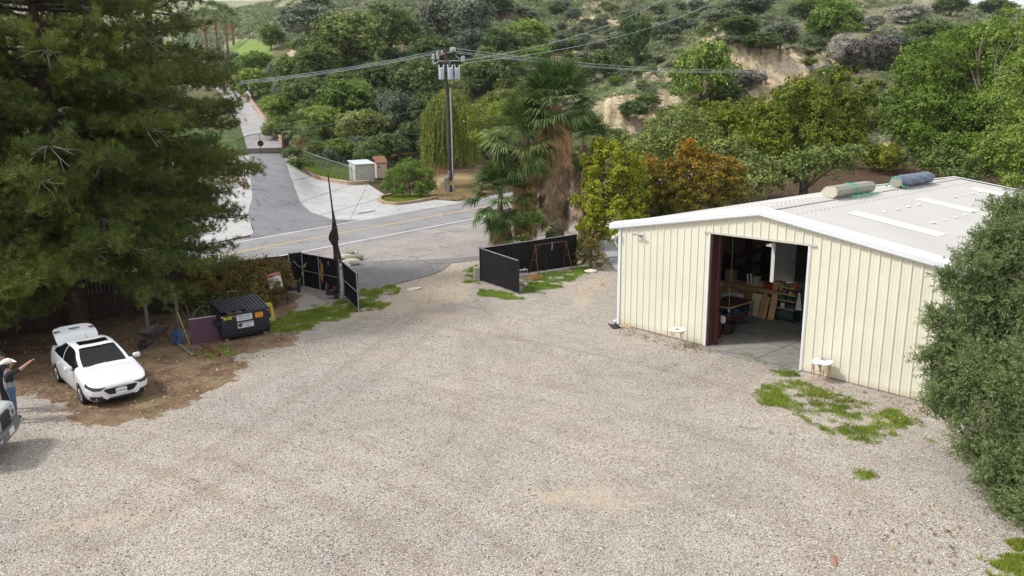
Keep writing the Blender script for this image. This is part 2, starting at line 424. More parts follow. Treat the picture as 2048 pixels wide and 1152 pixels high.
    L(nt, vo.outputs['Distance'], bp.inputs['Height']); L(nt, bp.outputs[0], b.inputs['Normal'])
    return m
def N2(nt, o, na):
    s = N(nt, 'Math', operation='SUBTRACT'); L(nt, o, s.inputs[0]); s.inputs[1].default_value = na - .5
    s.use_clamp = True; return s.outputs[0]
def resample(pl, n):
    pl = [np.array(p, float) for p in pl]; d = [0]
    for a, b in zip(pl, pl[1:]): d.append(d[-1] + np.hypot(*(b - a)))
    t = np.linspace(0, d[-1], n); return np.stack([np.interp(t, d, [p[k] for p in pl]) for k in (0, 1)], 1)
def build_yard():
    xs = np.arange(-34, 26.01, .2); ys = np.arange(4, 60.01, .2)
    X, Y = np.meshgrid(xs, ys); nr, nc = X.shape
    Z = .012 + .03 * fbm(X * .5, Y * .5, 3) + .012 * fbm(X * 3, Y * 3, 2); Z = np.maximum(Z, .004)
    o_idx = np.arange(nr * nc).reshape(nr, nc)
    Fq = np.stack([o_idx[:-1, :-1], o_idx[:-1, 1:], o_idx[1:, 1:], o_idx[1:, :-1]], -1).reshape(-1, 4)
    cx = X[:-1, :-1].ravel(); cy = Y[:-1, :-1].ravel()
    keep = (roadsep(cx, cy) < -2.0 + fbm(cx * .4, cy * .4) * .8) & (cx < 9 + (60 - cy) * .9)
    o = npmesh('gravel_yard', np.stack([X, Y, Z], -1).reshape(-1, 3), Fq[keep], gravel_mat(), smooth=True)
    sd = lambda polys, w: np.clip(np.max([polydist(X, Y, p) for p in polys], 0) / w + .0, -1, 1).ravel()
    setattr_v(o.data, 'dirt', sd([DIRT], 1.2)); setattr_v(o.data, 'sand', sd(SANDY, 1.0) - .32); setattr_v(o.data, 'greyg', sd(GREYG, 1.5))
    tr = np.zeros(X.shape)
    for pl, k in ((((905, 560), (860, 640), (700, 760), (480, 900), (200, 1060), (-80, 1200)), .8), (((930, 560), (960, 660), (1000, 800), (900, 960), (760, 1150)), .5), (((900, 570), (960, 660), (1150, 760), (1400, 790), (1500, 720)), .6), (((300, 820), (600, 850), (900, 800), (1300, 860), (1600, 980), (1700, 1120)), .55), (((840, 600), (640, 700), (420, 790), (200, 900)), .5), (((1000, 1150), (1200, 1000), (1500, 960), (1700, 1000)), .4)):
        G = resample(gp(*pl), 60)
        d = np.full(X.shape, 1e9)
        for g_ in G: d = np.minimum(d, np.hypot(X - g_[0], Y - g_[1]))
        tr = np.maximum(tr, k * (np.exp(-((d - .75) / .22) ** 2) + .35 * np.exp(-(d / .6) ** 2)))
    setattr_v(o.data, 'track', np.clip(tr, 0, 1).ravel())
    tag(o, kind='structure', label='pale gravel yard worn to brown earth under the pines')
build_yard()

def asphalt(name, base, tone=(1, 1, 1), crack=.55, spots=.3):
    m, nt, out = newmat(name)
    g = N(nt, 'NewGeometry'); P = g.outputs['Position']
    n1 = noise(nt, P, .35, 6, .65); n2 = noise(nt, P, 3.0, 5, .7); n3 = noise(nt, P, 60, 2, .5)
    c = ramp(nt, n1, [(.3, tuple(b * .82 for b in base)), (.55, base), (.75, tuple(min(1, b * 1.18) for b in base))])
    c = mixc(nt, spots, c, mixc(nt, 1.0, c, ramp(nt, n2, [(.3, (.6, .58, .56)), (.7, (1.2, 1.2, 1.2))]), 'MULTIPLY'))
    c = mixc(nt, .5, c, mixc(nt, 1.0, c, ramp(nt, n3, [(.3, (.7, .7, .7)), (.7, (1.3, 1.3, 1.3))]), 'MULTIPLY'))
    if crack:
        ck = N(nt, 'TexVoronoi', feature='DISTANCE_TO_EDGE'); ck.inputs['Scale'].default_value = .38; wv = N(nt, 'VectorMath', operation='MULTIPLY_ADD'); nn = N(nt, 'TexNoise'); nn.inputs['Scale'].default_value = 1.3; nn.inputs['Detail'].default_value = 5; L(nt, P, nn.inputs['Vector']); L(nt, nn.outputs['Color'], wv.inputs[0]); wv.inputs[1].default_value = (1.6, 1.6, 0); L(nt, P, wv.inputs[2]); L(nt, wv.outputs[0], ck.inputs['Vector'])
        lm = ramp(nt, ck.outputs['Distance'], [(.012, 1.0), (.03, 0.0)]); mk = ramp(nt, noise(nt, P, .22, 3, .5), [(.46, 0.0), (.56, 1.0)]); mm = N(nt, 'Math', operation='MULTIPLY'); L(nt, lm, mm.inputs[0]); L(nt, mk, mm.inputs[1]); m3 = N(nt, 'Math', operation='MULTIPLY'); L(nt, mm.outputs[0], m3.inputs[0]); m3.inputs[1].default_value = crack
        c = mixc(nt, m3.outputs[0], c, tuple(b * .35 for b in base))
        st = ramp(nt, noise(nt, P, .9, 7, .7), [(.58, 0.0), (.72, .35)]); c = mixc(nt, st, c, tuple(b * .55 for b in base))
    pbsdf(nt, out, c, .9, 0, .2, bump=n3, bs=.2, bd=.01)
    return m
M_ROAD = asphalt('road_asphalt', (.27, .265, .27))
M_DRIVE = asphalt('driveway_asphalt', (.21, .21, .225), spots=.5)
M_APR = asphalt('dusty_asphalt', (.34, .31, .295), spots=.6)
M_CONC = asphalt('pale_concrete', (.45, .45, .445), crack=.25, spots=.5)
def sheet(name, Lp, Rp, nu, nv, dz, mat, flat=False, label=None):
    A = np.array([]); a = resample(Lp, nv); b = resample(Rp, nv); vs = []
    for i in range(nv):
        for j in range(nu):
            t = j / (nu - 1); q = a[i] * (1 - t) + b[i] * t
            p = un(q[0], q[1]) if flat else hit(q[0], q[1])
            if not flat: p = (p[0], p[1], float(H(p[0], p[1])))
            vs.append((p[0], p[1], p[2] + dz))
    idx = np.arange(nu * nv).reshape(nv, nu)
    Fq = np.stack([idx[:-1, :-1], idx[:-1, 1:], idx[1:, 1:], idx[1:, :-1]], -1).reshape(-1, 4)
    o = npmesh(name, np.array(vs), Fq, mat, smooth=True); o['kind'] = 'structure'
    if label: o['label'] = label
    return o
# road and its painted lines
def roadpt(t, s): return (RD_P[0] + RD_D[0] * t - RD_D[1] * s, RD_P[1] + RD_D[1] * t + RD_D[0] * s)
def farsep(t): return 8.12 + .053 * max(-22, min(t, 40))
road_root = None
def road_strip(name, sa, sb, z, mat, parent=None):
    ts = np.arange(-75, 62, 1.5); vs = []
    for t in ts:
        a, b = sa(t), sb(t)
        for k in range(5):
            p = roadpt(t, a + (b - a) * k / 4); vs.append((p[0], p[1], z))
    idx = np.arange(len(vs)).reshape(len(ts), 5)
    Fq = np.stack([idx[:-1, :-1], idx[1:, :-1], idx[1:, 1:], idx[:-1, 1:]], -1).reshape(-1, 4)
    return npmesh(name, np.array(vs), Fq, mat, parent)
road = tag(road_strip('road', lambda t: -.7, lambda t: farsep(t) + 1.0, .035, M_ROAD), kind='structure', label='two-lane asphalt road past the yard')
M_WL = M('white_road_paint', (.78, .78, .76), .8, dirt=((.45, .44, .43), .60))
M_YL = M('yellow_road_paint', (.62, .43, .13), .8, dirt=((.42, .36, .24), .60))
road_strip('edge_line', lambda t: -.07, lambda t: .07, .042, M_WL, road)
road_strip('edge_line', lambda t: farsep(t) - .07, lambda t: farsep(t) + .07, .042, M_WL, road)
for s_ in (-.16, .06):
    road_strip('centre_line', lambda t, s_=s_: farsep(t) * .512 + s_, lambda t, s_=s_: farsep(t) * .512 + s_ + .11, .042, M_YL, road)
def flatpoly(name, pts, z, mat, wob=.25, step=.6, label=None, seed=1):
    """irregular-edged flat sheet from ground points"""
    out = []; n = len(pts); r = random.Random(seed)
    for i in range(n):
        a, b = Vector(pts[i]), Vector(pts[(i + 1) % n]); k = max(1, int((b - a).length / step))
        for j in range(k):
            p = a.lerp(b, j / k); w = float(fbm(p.x * .9 + 31 * seed, p.y * .9, 3)) * wob
            out.append((p.x + w, p.y + w * .8))
    mb = MB(); mb.v = [(p[0], p[1], z) for p in out]; mb.f = [tuple(range(len(out)))]; mb.mi = [0]
    o = mb.build(name, mat); o['kind'] = 'structure'
    if label: o['label'] = label
    bm = __import__('bmesh').new(); bm.from_mesh(o.data); __import__('bmesh').ops.triangulate(bm, faces=bm.faces[:]); 
    bm.normal_update()
    for f in bm.faces:
        if f.normal.z < 0: f.normal_flip()
    bm.to_mesh(o.data); bm.free(); return o
ra = [roadpt(t, -.5) for t in (26, 14, 0, -14, -28, -45)]
APR = ra + gp((200, 580), (430, 548), (575, 545), (640, 600), (700, 600), (745, 580), (800, 566), (852, 553), (884, 541), (906, 526), (950, 521), (990, 512), (1120, 470), (1240, 445))
flatpoly('entrance_apron', APR, .028, M_APR, wob=.3, label='dusty asphalt apron between the gates and the road')
# darker newer strip nearest the yard
flatpoly('entrance_patch', gp((705, 600), (745, 581), (800, 567), (852, 554), (884, 542), (904, 527), (950, 522), (975, 516), (968, 512), (900, 518), (790, 522), (715, 524), (690, 555)), .034, asphalt('grey_asphalt', (.22, .21, .21), spots=.5), wob=.12, label='grey asphalt patch at the yard entrance')
flatpoly('side_path', gp((1206, 470), (1245, 470), (1420, 520), (1420, 600), (1300, 590), (1228, 540), (1210, 505)), .05, M_CONC, wob=.1, label='grey slab beside the workshop')
# driveway over the road
sheet('driveway', [(497, 308), (500, 345), (505, 395), (495, 430), (508, 462), (499, 478)], [(568, 308), (578, 345), (600, 405), (620, 425), (665, 440), (722, 441)], 14, 40, .05, M_DRIVE, label='dark asphalt driveway rising to the gate')
sheet('driveway_upper', [(430, 176), (455, 205), (480, 250), (496, 304)], [(500, 176), (505, 215), (545, 262), (569, 304)], 10, 30, .12, asphalt('worn_asphalt', (.36, .35, .35)), label='upper driveway behind the gate')
sheet('concrete_apron', [(565, 308), (578, 345), (600, 405), (620, 425), (665, 440), (722, 443)], [(583, 307), (600, 340), (640, 361), (735, 368), (772, 392), (925, 405)], 16, 40, .045, M_CONC, label='pale concrete apron right of the driveway')
sheet('concrete_verge', [(455, 312), (430, 360), (400, 420), (370, 470), (360, 500)], [(498, 312), (501, 350), (505, 395), (496, 430), (508, 470)], 10, 30, .045, M_CONC, label='pale concrete verge left of the driveway')
mb = MB(); a = un(717, 428.5); b = un(752, 422.5)
DR = thing('drain_grate', 'dark narrow drain strip set in the pale concrete apron by the road', 'drain', ((a[0] + b[0]) / 2, (a[1] + b[1]) / 2, .06), math.atan2(b[1] - a[1], b[0] - a[0]))
ln = math.hypot(b[0] - a[0], b[1] - a[1])
for k in range(int(ln / .12)): mb.box((-ln / 2 + .06 + k * .12, 0, .006), (.05, .34, .012))
mb.build('grate', M('dark_iron', (.12, .12, .13), .6, .3), DR)
mb = MB()
for s_ in (-1, 1): mb.box((0, s_ * .19, .006), (ln, .04, .014))
mb.build('frame', M('drain_frame', (.25, .25, .26), .6, .3), DR)

# ------------------------------------------------------------------ camera, sky and sun
cam = D.cameras.new('camera'); co = D.objects.new('camera', cam); COL.objects.link(co)
cam.sensor_width = 36; cam.lens = F / 2048 * 36; cam.clip_start = .1; cam.clip_end = 5000
co.matrix_world = Matrix.Translation((0, 0, CZ)) @ Matrix.Rotation(PI / 2 - PITCH, 4, 'X') @ Matrix.Rotation(ROLL, 4, 'Z')
scene.camera = co
SUN_EL, SUN_AZ = math.radians(50), math.radians(-98)     # azimuth measured from +Y towards +X
w = D.worlds.new('World'); scene.world = w; w.use_nodes = True
nt = w.node_tree; nt.nodes.clear()
wo = nt.nodes.new('ShaderNodeOutputWorld'); bg = nt.nodes.new('ShaderNodeBackground')
sk = nt.nodes.new('ShaderNodeTexSky'); sk.sky_type = 'NISHITA'; sk.sun_disc = False
sk.sun_elevation = SUN_EL; sk.sun_rotation = SUN_AZ; sk.dust_density = 4; sk.air_density = 1.0; sk.altitude = 300
tc = nt.nodes.new('ShaderNodeTexCoord')
cn = noise(nt, tc.outputs['Generated'], 2.4, 6, .6)
hs = nt.nodes.new('ShaderNodeHueSaturation'); hs.inputs['Saturation'].default_value = .35; L(nt, sk.outputs[0], hs.inputs['Color'])
cloud = ramp(nt, cn, [(.3, (7.5, 7.7, 8.2)), (.7, (11.0, 11.0, 11.0))])
L(nt, mixc(nt, .6, hs.outputs[0], cloud), bg.inputs['Color']); bg.inputs['Strength'].default_value = .115
L(nt, bg.outputs[0], wo.inputs[0])
sl = D.lights.new('sun', 'SUN'); sl.energy = 2.5; sl.angle = math.radians(7); sl.color = (1, .97, .92)
so = D.objects.new('sun', sl); COL.objects.link(so)
sd_ = Vector((math.sin(SUN_AZ) * math.cos(SUN_EL), math.cos(SUN_AZ) * math.cos(SUN_EL), math.sin(SUN_EL)))
so.rotation_euler = sd_.to_track_quat('Z', 'Y').to_euler(); so.location = sd_ * 60
scene.view_settings.view_transform = 'Standard'; scene.view_settings.look = 'None'
scene.view_settings.exposure = 0.30; scene.view_settings.gamma = 1.0
scene.cycles.max_bounces = 6; scene.cycles.transparent_max_bounces = 8; scene.cycles.use_denoising = True
# ------------------------------------------------------------------ the metal workshop
BX, BY, BA = 4.3105, 29.389, -0.85744
FT = .3048; BW = 40 * FT; BL = 17.1; EH = 4.01; SLP = .17; DL, DR_ = 13.75 * FT, 25.75 * FT; DHT = 4.2
def rz_(s): return EH + SLP * min(s, BW - s)
M_WALL = M('cream_metal_siding', (.745, .725, .60), .45, 0, var=.05, scale=.7, spec=.4, dirt=((.62, .56, .44), .70))
def _splash():
    nt = M_WALL.node_tree; b = [n for n in nt.nodes if n.type == 'BSDF_PRINCIPLED'][0]; src = b.inputs['Base Color'].links[0].from_socket; tc = N(nt, 'TexCoord').outputs['Object']; sp = N(nt, 'SeparateXYZ'); L(nt, tc, sp.inputs[0])
    n1 = noise(nt, tc, 3.5, 6, .7); ma = N(nt, 'Math', operation='MULTIPLY_ADD'); L(nt, n1, ma.inputs[0]); ma.inputs[1].default_value = .55; mm = N(nt, 'Math', operation='SUBTRACT'); L(nt, ma.outputs[0], mm.inputs[0]); L(nt, sp.outputs[2], mm.inputs[1]); ma.inputs[2].default_value = .02
    f = ramp(nt, mm.outputs[0], [(0.0, 0.0), (.30, .55)]); c = mixc(nt, f, src, (.42, .32, .20))
    mp = N(nt, 'Mapping'); L(nt, tc, mp.inputs[0]); mp.inputs['Scale'].default_value = (9, 9, .25); st = noise(nt, mp.outputs[0], 1.0, 4, .6); c = mixc(nt, ramp(nt, st, [(.58, 0.0), (.75, .22)]), c, (.50, .42, .28)); L(nt, c, b.inputs['Base Color'])
_splash()
M_TRIM = M('white_metal_trim', (.74, .77, .80), .4, 0, var=.03, scale=2, spec=.5)
M_ROOF = M('pale_metal_roof', (.48, .465, .44), .5, 0, var=.05, scale=.5, spec=.4, dirt=((.42, .38, .33), .66))
M_SKY = M('ribbed_skylight_sheet', (.60, .58, .50), .4, 0, var=.05, scale=3)
_m, _nt, _out = newmat('translucent_sheet'); _d = _nt.nodes.new('ShaderNodeBsdfDiffuse'); _d.inputs[0].default_value = (.92, .90, .80, 1); _t = _nt.nodes.new('ShaderNodeBsdfTranslucent'); _t.inputs[0].default_value = (.9, .87, .78, 1); _x = _nt.nodes.new('ShaderNodeMixShader'); _x.inputs[0].default_value = .28; L(_nt, _d.outputs[0], _x.inputs[1]); L(_nt, _t.outputs[0], _x.inputs[2]); L(_nt, _x.outputs[0], _out.inputs[0]); M_SKY = _m
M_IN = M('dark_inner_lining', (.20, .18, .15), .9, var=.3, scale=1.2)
M_BRN = M('maroon_steel', (.085, .035, .03), .55, var=.15)
M_SLAB = asphalt('workshop_slab', (.30, .285, .26), spots=.7)
M_WOOD = M('raw_plywood', (.68, .46, .24), .75, var=.2, scale=3, dirt=((.30, .16, .07), .6))
M_WOOD2 = M('old_lumber', (.52, .33, .17), .8, var=.25, scale=5)
M_DW = M('dark_wood', (.075, .045, .028), .7, var=.3, scale=4)
M_BLK = M('black_plastic', (.022, .022, .025), .5, var=.2, scale=3)
M_DKM = M('dark_metal', (.05, .052, .058), .45, .6, var=.2)
M_GRY = M('grey_steel', (.32, .33, .34), .4, .7, var=.12)
M_WHT = M('white_paint', (.75, .75, .73), .5, var=.05)
M_RST = M('rusty_steel', (.10, .05, .03), .8, .2, var=.4, scale=8)
B = thing('metal_building', 'long cream ribbed metal workshop with pale low-pitched roof and tall open doorway', 'building', (BX, BY, 0), BA)
def bw(s, d, z=0): 
    c, sn = math.cos(BA), math.sin(BA); return (BX + s * c - d * sn, BY + s * sn + d * c, z)
def prof(a, b):
    """ribbed panel profile from a to b: (along, outward)"""
    P = [(a, 0.0)]; n0 = int(math.floor(a / FT)) - 1
    for n in range(n0, n0 + int((b - a) / FT) + 4):
        r = n * FT
        for s, o in ((r - .038, 0), (r - .017, .036), (r + .017, .036), (r + .038, 0), (r + .098, 0), (r + .104, .006), (r + .116, .006), (r + .122, 0), (r + .198, 0), (r + .204, .006), (r + .216, .006), (r + .222, 0)):
            if a + 1e-4 < s < b - 1e-4: P.append((s, o))
    P.append((b, 0.0)); return P
def ribwall(mb, a, b, z0, z1, place):
    P = prof(a, b); o = []
    for s, q in P:
        zt = z1(s) if callable(z1) else z1
        o += [place(s, q, z0), place(s, q, zt)]
    n = len(P); mb.add(o, [(2 * i, 2 * i + 2, 2 * i + 3, 2 * i + 1) for i in range(n - 1)])
for nm, a, b, z0, z1, pl in (
    ('front_wall', None, None, None, None, None),):
    mb = MB(); fp = lambda s, q, z: (s, -q, z)
    ribwall(mb, 0, DL, .06, rz_, fp); ribwall(mb, DR_, BW, .06, rz_, fp); ribwall(mb, DL + .0005, DR_ - .0005, DHT, rz_, fp)
    mb.build('front_wall', M_WALL, B)
mb = MB(); rp = lambda s, q, z: (s, BL + q, z); ribwall(mb, 0, BW, .06, rz_, rp); mb.build('rear_wall', M_WALL, B)
SD0, SD1 = 10.45, 11.4
mb = MB(); lp = lambda s, q, z: (-q, s, z)
ribwall(mb, 0, SD0, .06, EH, lp); ribwall(mb, SD1, BL, .06, EH, lp); ribwall(mb, SD0, SD1, 2.12, EH, lp); mb.build('side_wall', M_WALL, B)
mb = MB(); rp2 = lambda s, q, z: (BW + q, s, z); ribwall(mb, 0, BL, .06, EH, rp2); mb.build('side_wall', M_WALL, B)
# roof: two ribbed slopes
mb = MB()
OV = .34
for sg in (0, 1):
    P = prof(-.10, BL + .1); o = []
    for d, q in P:
        for s in (BW / 2, -OV):
            z = EH + .15 + SLP * s + q * .32
            o.append(((s if sg == 0 else BW - s), d, z))
    n = len(P)
    for i in range(n - 1):
        dm_ = (P[i][0] + P[i + 1][0]) / 2; q4 = [o[2 * i], o[2 * i + 2], o[2 * i + 3], o[2 * i + 1]]
        if any(d0 < dm_ < d0 + .86 for d0 in (2.85, 8.6, 14.4)):
            def at_(s, a, b, sg=sg):      # point on the eave-ridge line at distance s from the eave
                f = (BW / 2 - s) / (BW / 2 + OV); return tuple(Vector(a).lerp(Vector(b), f))
            for sa, sb in ((BW / 2, 4.56), (1.67, -OV)): mb.add([at_(sa, o[2 * i], o[2 * i + 1]), at_(sa, o[2 * i + 2], o[2 * i + 3]), at_(sb, o[2 * i + 2], o[2 * i + 3]), at_(sb, o[2 * i], o[2 * i + 1])], [(0, 1, 2, 3)])
        else: mb.add(q4, [(0, 1, 2, 3)])
ZR = EH + .15 + SLP * BW / 2
for i in range(1, 56):
    for s in (BW / 2 - .85, BW / 2 + .30, BW / 2 + .95, BW / 2 - 2.2):
        mb.box((s, i * .3048, EH + .15 + SLP * min(s, BW - s) + .04), (.032, .032, .03), mi=1)
rf = mb.build('roof', [M_ROOF, M('dull_screw_heads', (.36, .34, .32), .6, .3)], B)
ZR = EH + .15 + SLP * BW / 2
def rp_(s, d, dz=0): return (s, d, EH + .15 + SLP * min(s, BW - s) + dz)
# ridge cap, screws, rows of small pale blocks
mb = MB()
for sg in (-1, 1):
    vs = [(BW / 2, -.1, ZR + .03), (BW / 2 + sg * .26, -.1, ZR + .03 - SLP * .26), (BW / 2 + sg * .26, BL + .1, ZR + .03 - SLP * .26), (BW / 2, BL + .1, ZR + .03)]
    mb.add(vs, [(0, 1, 2, 3)])
mb.build('ridge_cap', M_ROOF, B)
for s in (8.15, 9.7):
    for d in (4.6, 5.6, 6.6, 7.5, 11.2, 12.2, 13.1, 14.0):
        p = rp_(s, d + (.2 if s > 9 else 0), .05); mb = MB(); mb.box(p, (.12, .10, .03)); mb.build('pale_roof_spot', M_TRIM, B)
for d0 in (2.85, 8.6, 14.4):
    for mir in (0, 1):
        mb = MB(); P = prof(0, .86); o = []
        for d, q in P:
            for s in (7.6, 10.55):
                o.append(((s if not mir else BW - s), d0 + d, EH + .15 + SLP * (BW - s) + q * .32 + .012))
        n = len(P); mb.add(o, [(2 * i, 2 * i + 2, 2 * i + 3, 2 * i + 1) for i in range(n - 1)])
        mb.build('skylight', M_SKY, B)
# rake trim, gutters, corner trim, door trim
def rake(y0, sg):
    prof_ = [(-.03, -.24), (-.13, -.245), (-.165, -.20), (-.165, -.05), (-.13, .0), (.16, .05), (.17, .03), (-.02, -.02)]
    for side in (0, 1):
        mb = MB(); vs = []
        for s in (-OV - .1, BW / 2):
            for (yy, zz) in prof_:
                vs.append(((s if side == 0 else BW - s), y0 + sg * yy, EH + .15 + SLP * s + zz + .03))
        n = len(prof_)
        mb.add(vs, [(i, (i + 1) % n, (i + 1) % n + n, i + n) for i in range(n)] + [tuple(range(n))])
        mb.build('rake_trim', M_TRIM, B)
rake(0, 1); rake(BL, -1)
for s0, sg in ((-OV, -1), (BW + OV, 1)):
    mb = MB(); vs = []; zt = EH + .15 - SLP * OV - .01
    pr = [(0, 0), (0, -.12), (sg * .10, -.12), (sg * .13, .0), (sg * .12, .0), (sg * .09, -.10), (sg * .02, -.10), (sg * .02, 0)]
    for y in (-.1, BL + .1):
        for a, b in pr: vs.append((s0 + a, y, zt + b))
    n = len(pr); mb.add(vs, [(i, (i + 1) % n, (i + 1) % n + n, i + n) for i in range(n)] + [tuple(range(n)), tuple(range(2 * n - 1, n - 1, -1))])
    mb.build('gutter', M_TRIM, B)
    mb = MB(); x = 0 if sg < 0 else BW
    mb.add([(x, y, EH) for y in (0, BL)] + [(s0, y, zt) for y in (0, BL)], [(0, 1, 3, 2)]); mb.build('soffit', M_TRIM, B)
for x in (0, BW):
    for y in (0, BL):
        mb = MB(); sx = -1 if x == 0 else 1; sy = -1 if y == 0 else 1
        mb.box((x + sx * .02 - sx * .035, y + sy * .046, EH / 2 + .02), (.12, .012, EH - .06)); mb.box((x + sx * .046, y + sy * .02 - sy * .03, EH / 2 + .02), (.012, .12, EH - .06))
        mb.build('corner_trim', M_TRIM, B)
mb = MB(); mb.tube([(-.12, .12, EH - .02), (-.10, .10, EH - .3), (-.10, .10, .2), (-.25, -.02, .08)], .045, 8); mb.build('downspout', M_TRIM, B)
mb = MB(); mb.box((DL - .03, -.045, DHT / 2 + .03), (.07, .02, DHT - .06)); mb.build('door_jamb', M_TRIM, B)
mb = MB(); mb.box((DR_ + .03, -.045, DHT / 2 + .03), (.07, .02, DHT - .06)); mb.build('door_jamb', M_TRIM, B)
mb = MB(); mb.box(((DL + DR_) / 2, -.05, DHT + .02), (DR_ - DL + .5, .03, .06)); mb.build('door_header', M('header_trim', (.55, .53, .46), .5), B)
mb = MB(); mb.box((DL + .035, .17, DHT / 2 + .03), (.07, .32, DHT - .05)); mb.box((DL + .12, .42, DHT / 2 + .03), (.10, .12, DHT - .05)); mb.build('sliding_door_edge', M_BRN, B)
mb = MB(); mb.box((DR_ + .01, .08, DHT / 2 + .03), (.05, .14, DHT - .05)); mb.build('door_post', M_DKM, B)
mb = MB(); mb.box((BW / 2, BL / 2, .0), (BW + .04, BL + .04, .09)); mb.box(((DL + DR_) / 2, -.18, -.01), (DR_ - DL + .1, .32, .09)); mb.build('floor_slab', M_SLAB, B)
mb = MB(); mb.box(((DL + DR_) / 2 + .2, 3.2, .0462), (.02, 6.6, .004)); mb.box((BW / 2, 3.8, .0462), (BW - 1, .02, .004)); mb.build('slab_joint', M_DKM, B)
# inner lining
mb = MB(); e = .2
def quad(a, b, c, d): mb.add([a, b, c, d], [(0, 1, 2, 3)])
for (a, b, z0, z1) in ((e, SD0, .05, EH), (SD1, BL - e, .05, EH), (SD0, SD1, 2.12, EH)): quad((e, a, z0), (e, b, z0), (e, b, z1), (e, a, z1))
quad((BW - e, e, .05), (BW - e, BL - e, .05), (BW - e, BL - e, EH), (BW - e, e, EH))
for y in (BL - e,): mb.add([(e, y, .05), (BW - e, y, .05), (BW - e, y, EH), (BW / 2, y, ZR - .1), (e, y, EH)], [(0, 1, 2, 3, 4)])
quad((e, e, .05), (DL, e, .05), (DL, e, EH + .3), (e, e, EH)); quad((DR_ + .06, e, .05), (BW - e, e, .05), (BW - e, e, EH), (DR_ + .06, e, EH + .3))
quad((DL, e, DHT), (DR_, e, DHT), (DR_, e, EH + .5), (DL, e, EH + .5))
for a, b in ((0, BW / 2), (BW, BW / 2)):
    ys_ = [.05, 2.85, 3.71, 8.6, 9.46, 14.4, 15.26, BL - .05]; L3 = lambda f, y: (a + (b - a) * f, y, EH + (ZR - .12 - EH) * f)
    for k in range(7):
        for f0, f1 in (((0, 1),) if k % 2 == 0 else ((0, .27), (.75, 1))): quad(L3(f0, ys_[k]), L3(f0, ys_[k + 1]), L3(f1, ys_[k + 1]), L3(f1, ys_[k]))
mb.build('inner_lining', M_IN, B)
mb = MB()
for d in (4.5, 8.8, 13):
    for s0, s1 in ((.35, BW / 2), (BW - .35, BW / 2)): mb.tube([(s0, d, EH - .35), (s1, d, ZR - .4)], .09, 4)
    for s in (.35, BW - .35): mb.box((s, d, EH / 2), (.22, .2, EH - .4))
mb.build('steel_frame', M_BRN, B)
mb = MB(); mb.box((.12, SD0 + .02, 1.06), (.3, .05, 2.1)); mb.box((.12, SD1 - .02, 1.06), (.3, .05, 2.1)); mb.box((.12, (SD0 + SD1) / 2, 2.1), (.3, .95, .05)); mb.build('side_door_frame', M_WHT, B)
sdr = MB(); q = Matrix.Rotation(math.radians(-32), 4, 'Z'); sdr.T = Matrix.Translation((.26, SD1 + .02, 0)) @ q; sdr.box((.0, .55, 1.08), (.045, 1.08, 2.05)); sdr_o = sdr.build('side_door', M_WHT, B)
kn = MB(); kn.T = sdr.T; kn.lathe([(.0, 0), (.035, .01), (.035, .05), (0, .06)], (.02, .98, 1.0), 10, rot=Matrix.Rotation(PI / 2, 4, 'Y')); kn.build('handle', M_DKM, sdr_o)

def bthing(name, label, cat, s, d, z=.047, r=0.0, group=None): return thing(name, label, cat, bw(s, d, z), BA + r, group)
# fixtures on the front wall
t = bthing('wall_lamp', 'small grey bracket lamp high on the cream wall near its left corner', 'lamp', 1.07, -.04, 3.78)
mb = MB(); mb.box((0, -.02, 0), (.10, .04, .12)); mb.build('backplate', M_GRY, t)
mb = MB(); mb.tube([(0, -.04, .03), (0, -.14, .06)], .015, 6); mb.tube([(-.24, -.16, .05), (.24, -.16, .05)], .035, 10); mb.build('lamp_head', M_GRY, t)
t = bthing('security_camera', 'white bullet camera under the eave at the workshop corner', 'camera', .05, -.07, 3.72)
mb = MB(); mb.tube([(0, 0, .06), (0, -.06, .05), (-.03, -.12, .0)], .015, 6); mb.build('bracket', M_WHT, t)
mb = MB(); mb.tube([(.03, -.05, .0), (-.06, -.2, -.03)], .04, 10); mb.build('housing', M_WHT, t)
mb = MB(); mb.tube([(-.06, -.2, -.03), (-.065, -.21, -.032)], .028, 10); mb.build('lens', M_BLK, t)
t = bthing('security_camera', 'white box camera with hanging cable on the left side wall by the eave', 'camera', -.35, .05, 3.55)
mb = MB(); mb.box((0, 0, .0), (.12, .22, .12), bev=.02); mb.build('housing', M_WHT, t)
mb = MB(); mb.tube([(.28, .05, .1), (.1, 0, .05), (.0, 0, -.05), (.05, 0, -.2), (.14, .05, -.4)], .018, 6); mb.build('cable', M_WHT, t)

# roof loads lying near the ridge
t = thing('wrapped_panel_stack', 'beige octagonal box tied with green straps on the workshop ridge', 'box', bw(6.12, 4.6, ZR + .03), BA); t.scale = (.85, .95, .85)
BXM = M('tan_box', (.30, .30, .25), .7, var=.06); 
oc = [(-.2, 0), (.2, 0), (.34, .14), (.34, .33), (.2, .47), (-.2, .47), (-.34, .33), (-.34, .14)]
mb = MB(); T = Matrix(((1, 0, 0, 0), (0, 0, 1, 0), (0, 1, 0, 0), (0, 0, 0, 1)))
mb.prism(oc, 0.0, 3.3, T); b_ = mb.build('box_body', BXM, t)
mb = MB(); mb.prism([(x * .97, .01 + z * .97) for x, z in oc], -.02, 0.0, T); mb.build('end_cap', M('cream_cap', (.55, .52, .40), .6), t)
M_STR = M('green_strap', (.08, .42, .24), .6, var=.2)
mb = MB()
for yy, tw in ((1.35, .25), (1.75, -.1)):
    ring = [(x * 1.02, yy + tw * (i / 8), z * 1.02 + .01) for i, (x, z) in enumerate(oc)]; mb.tube(ring + [ring[0]], .022, 5)
rr = random.Random(3)
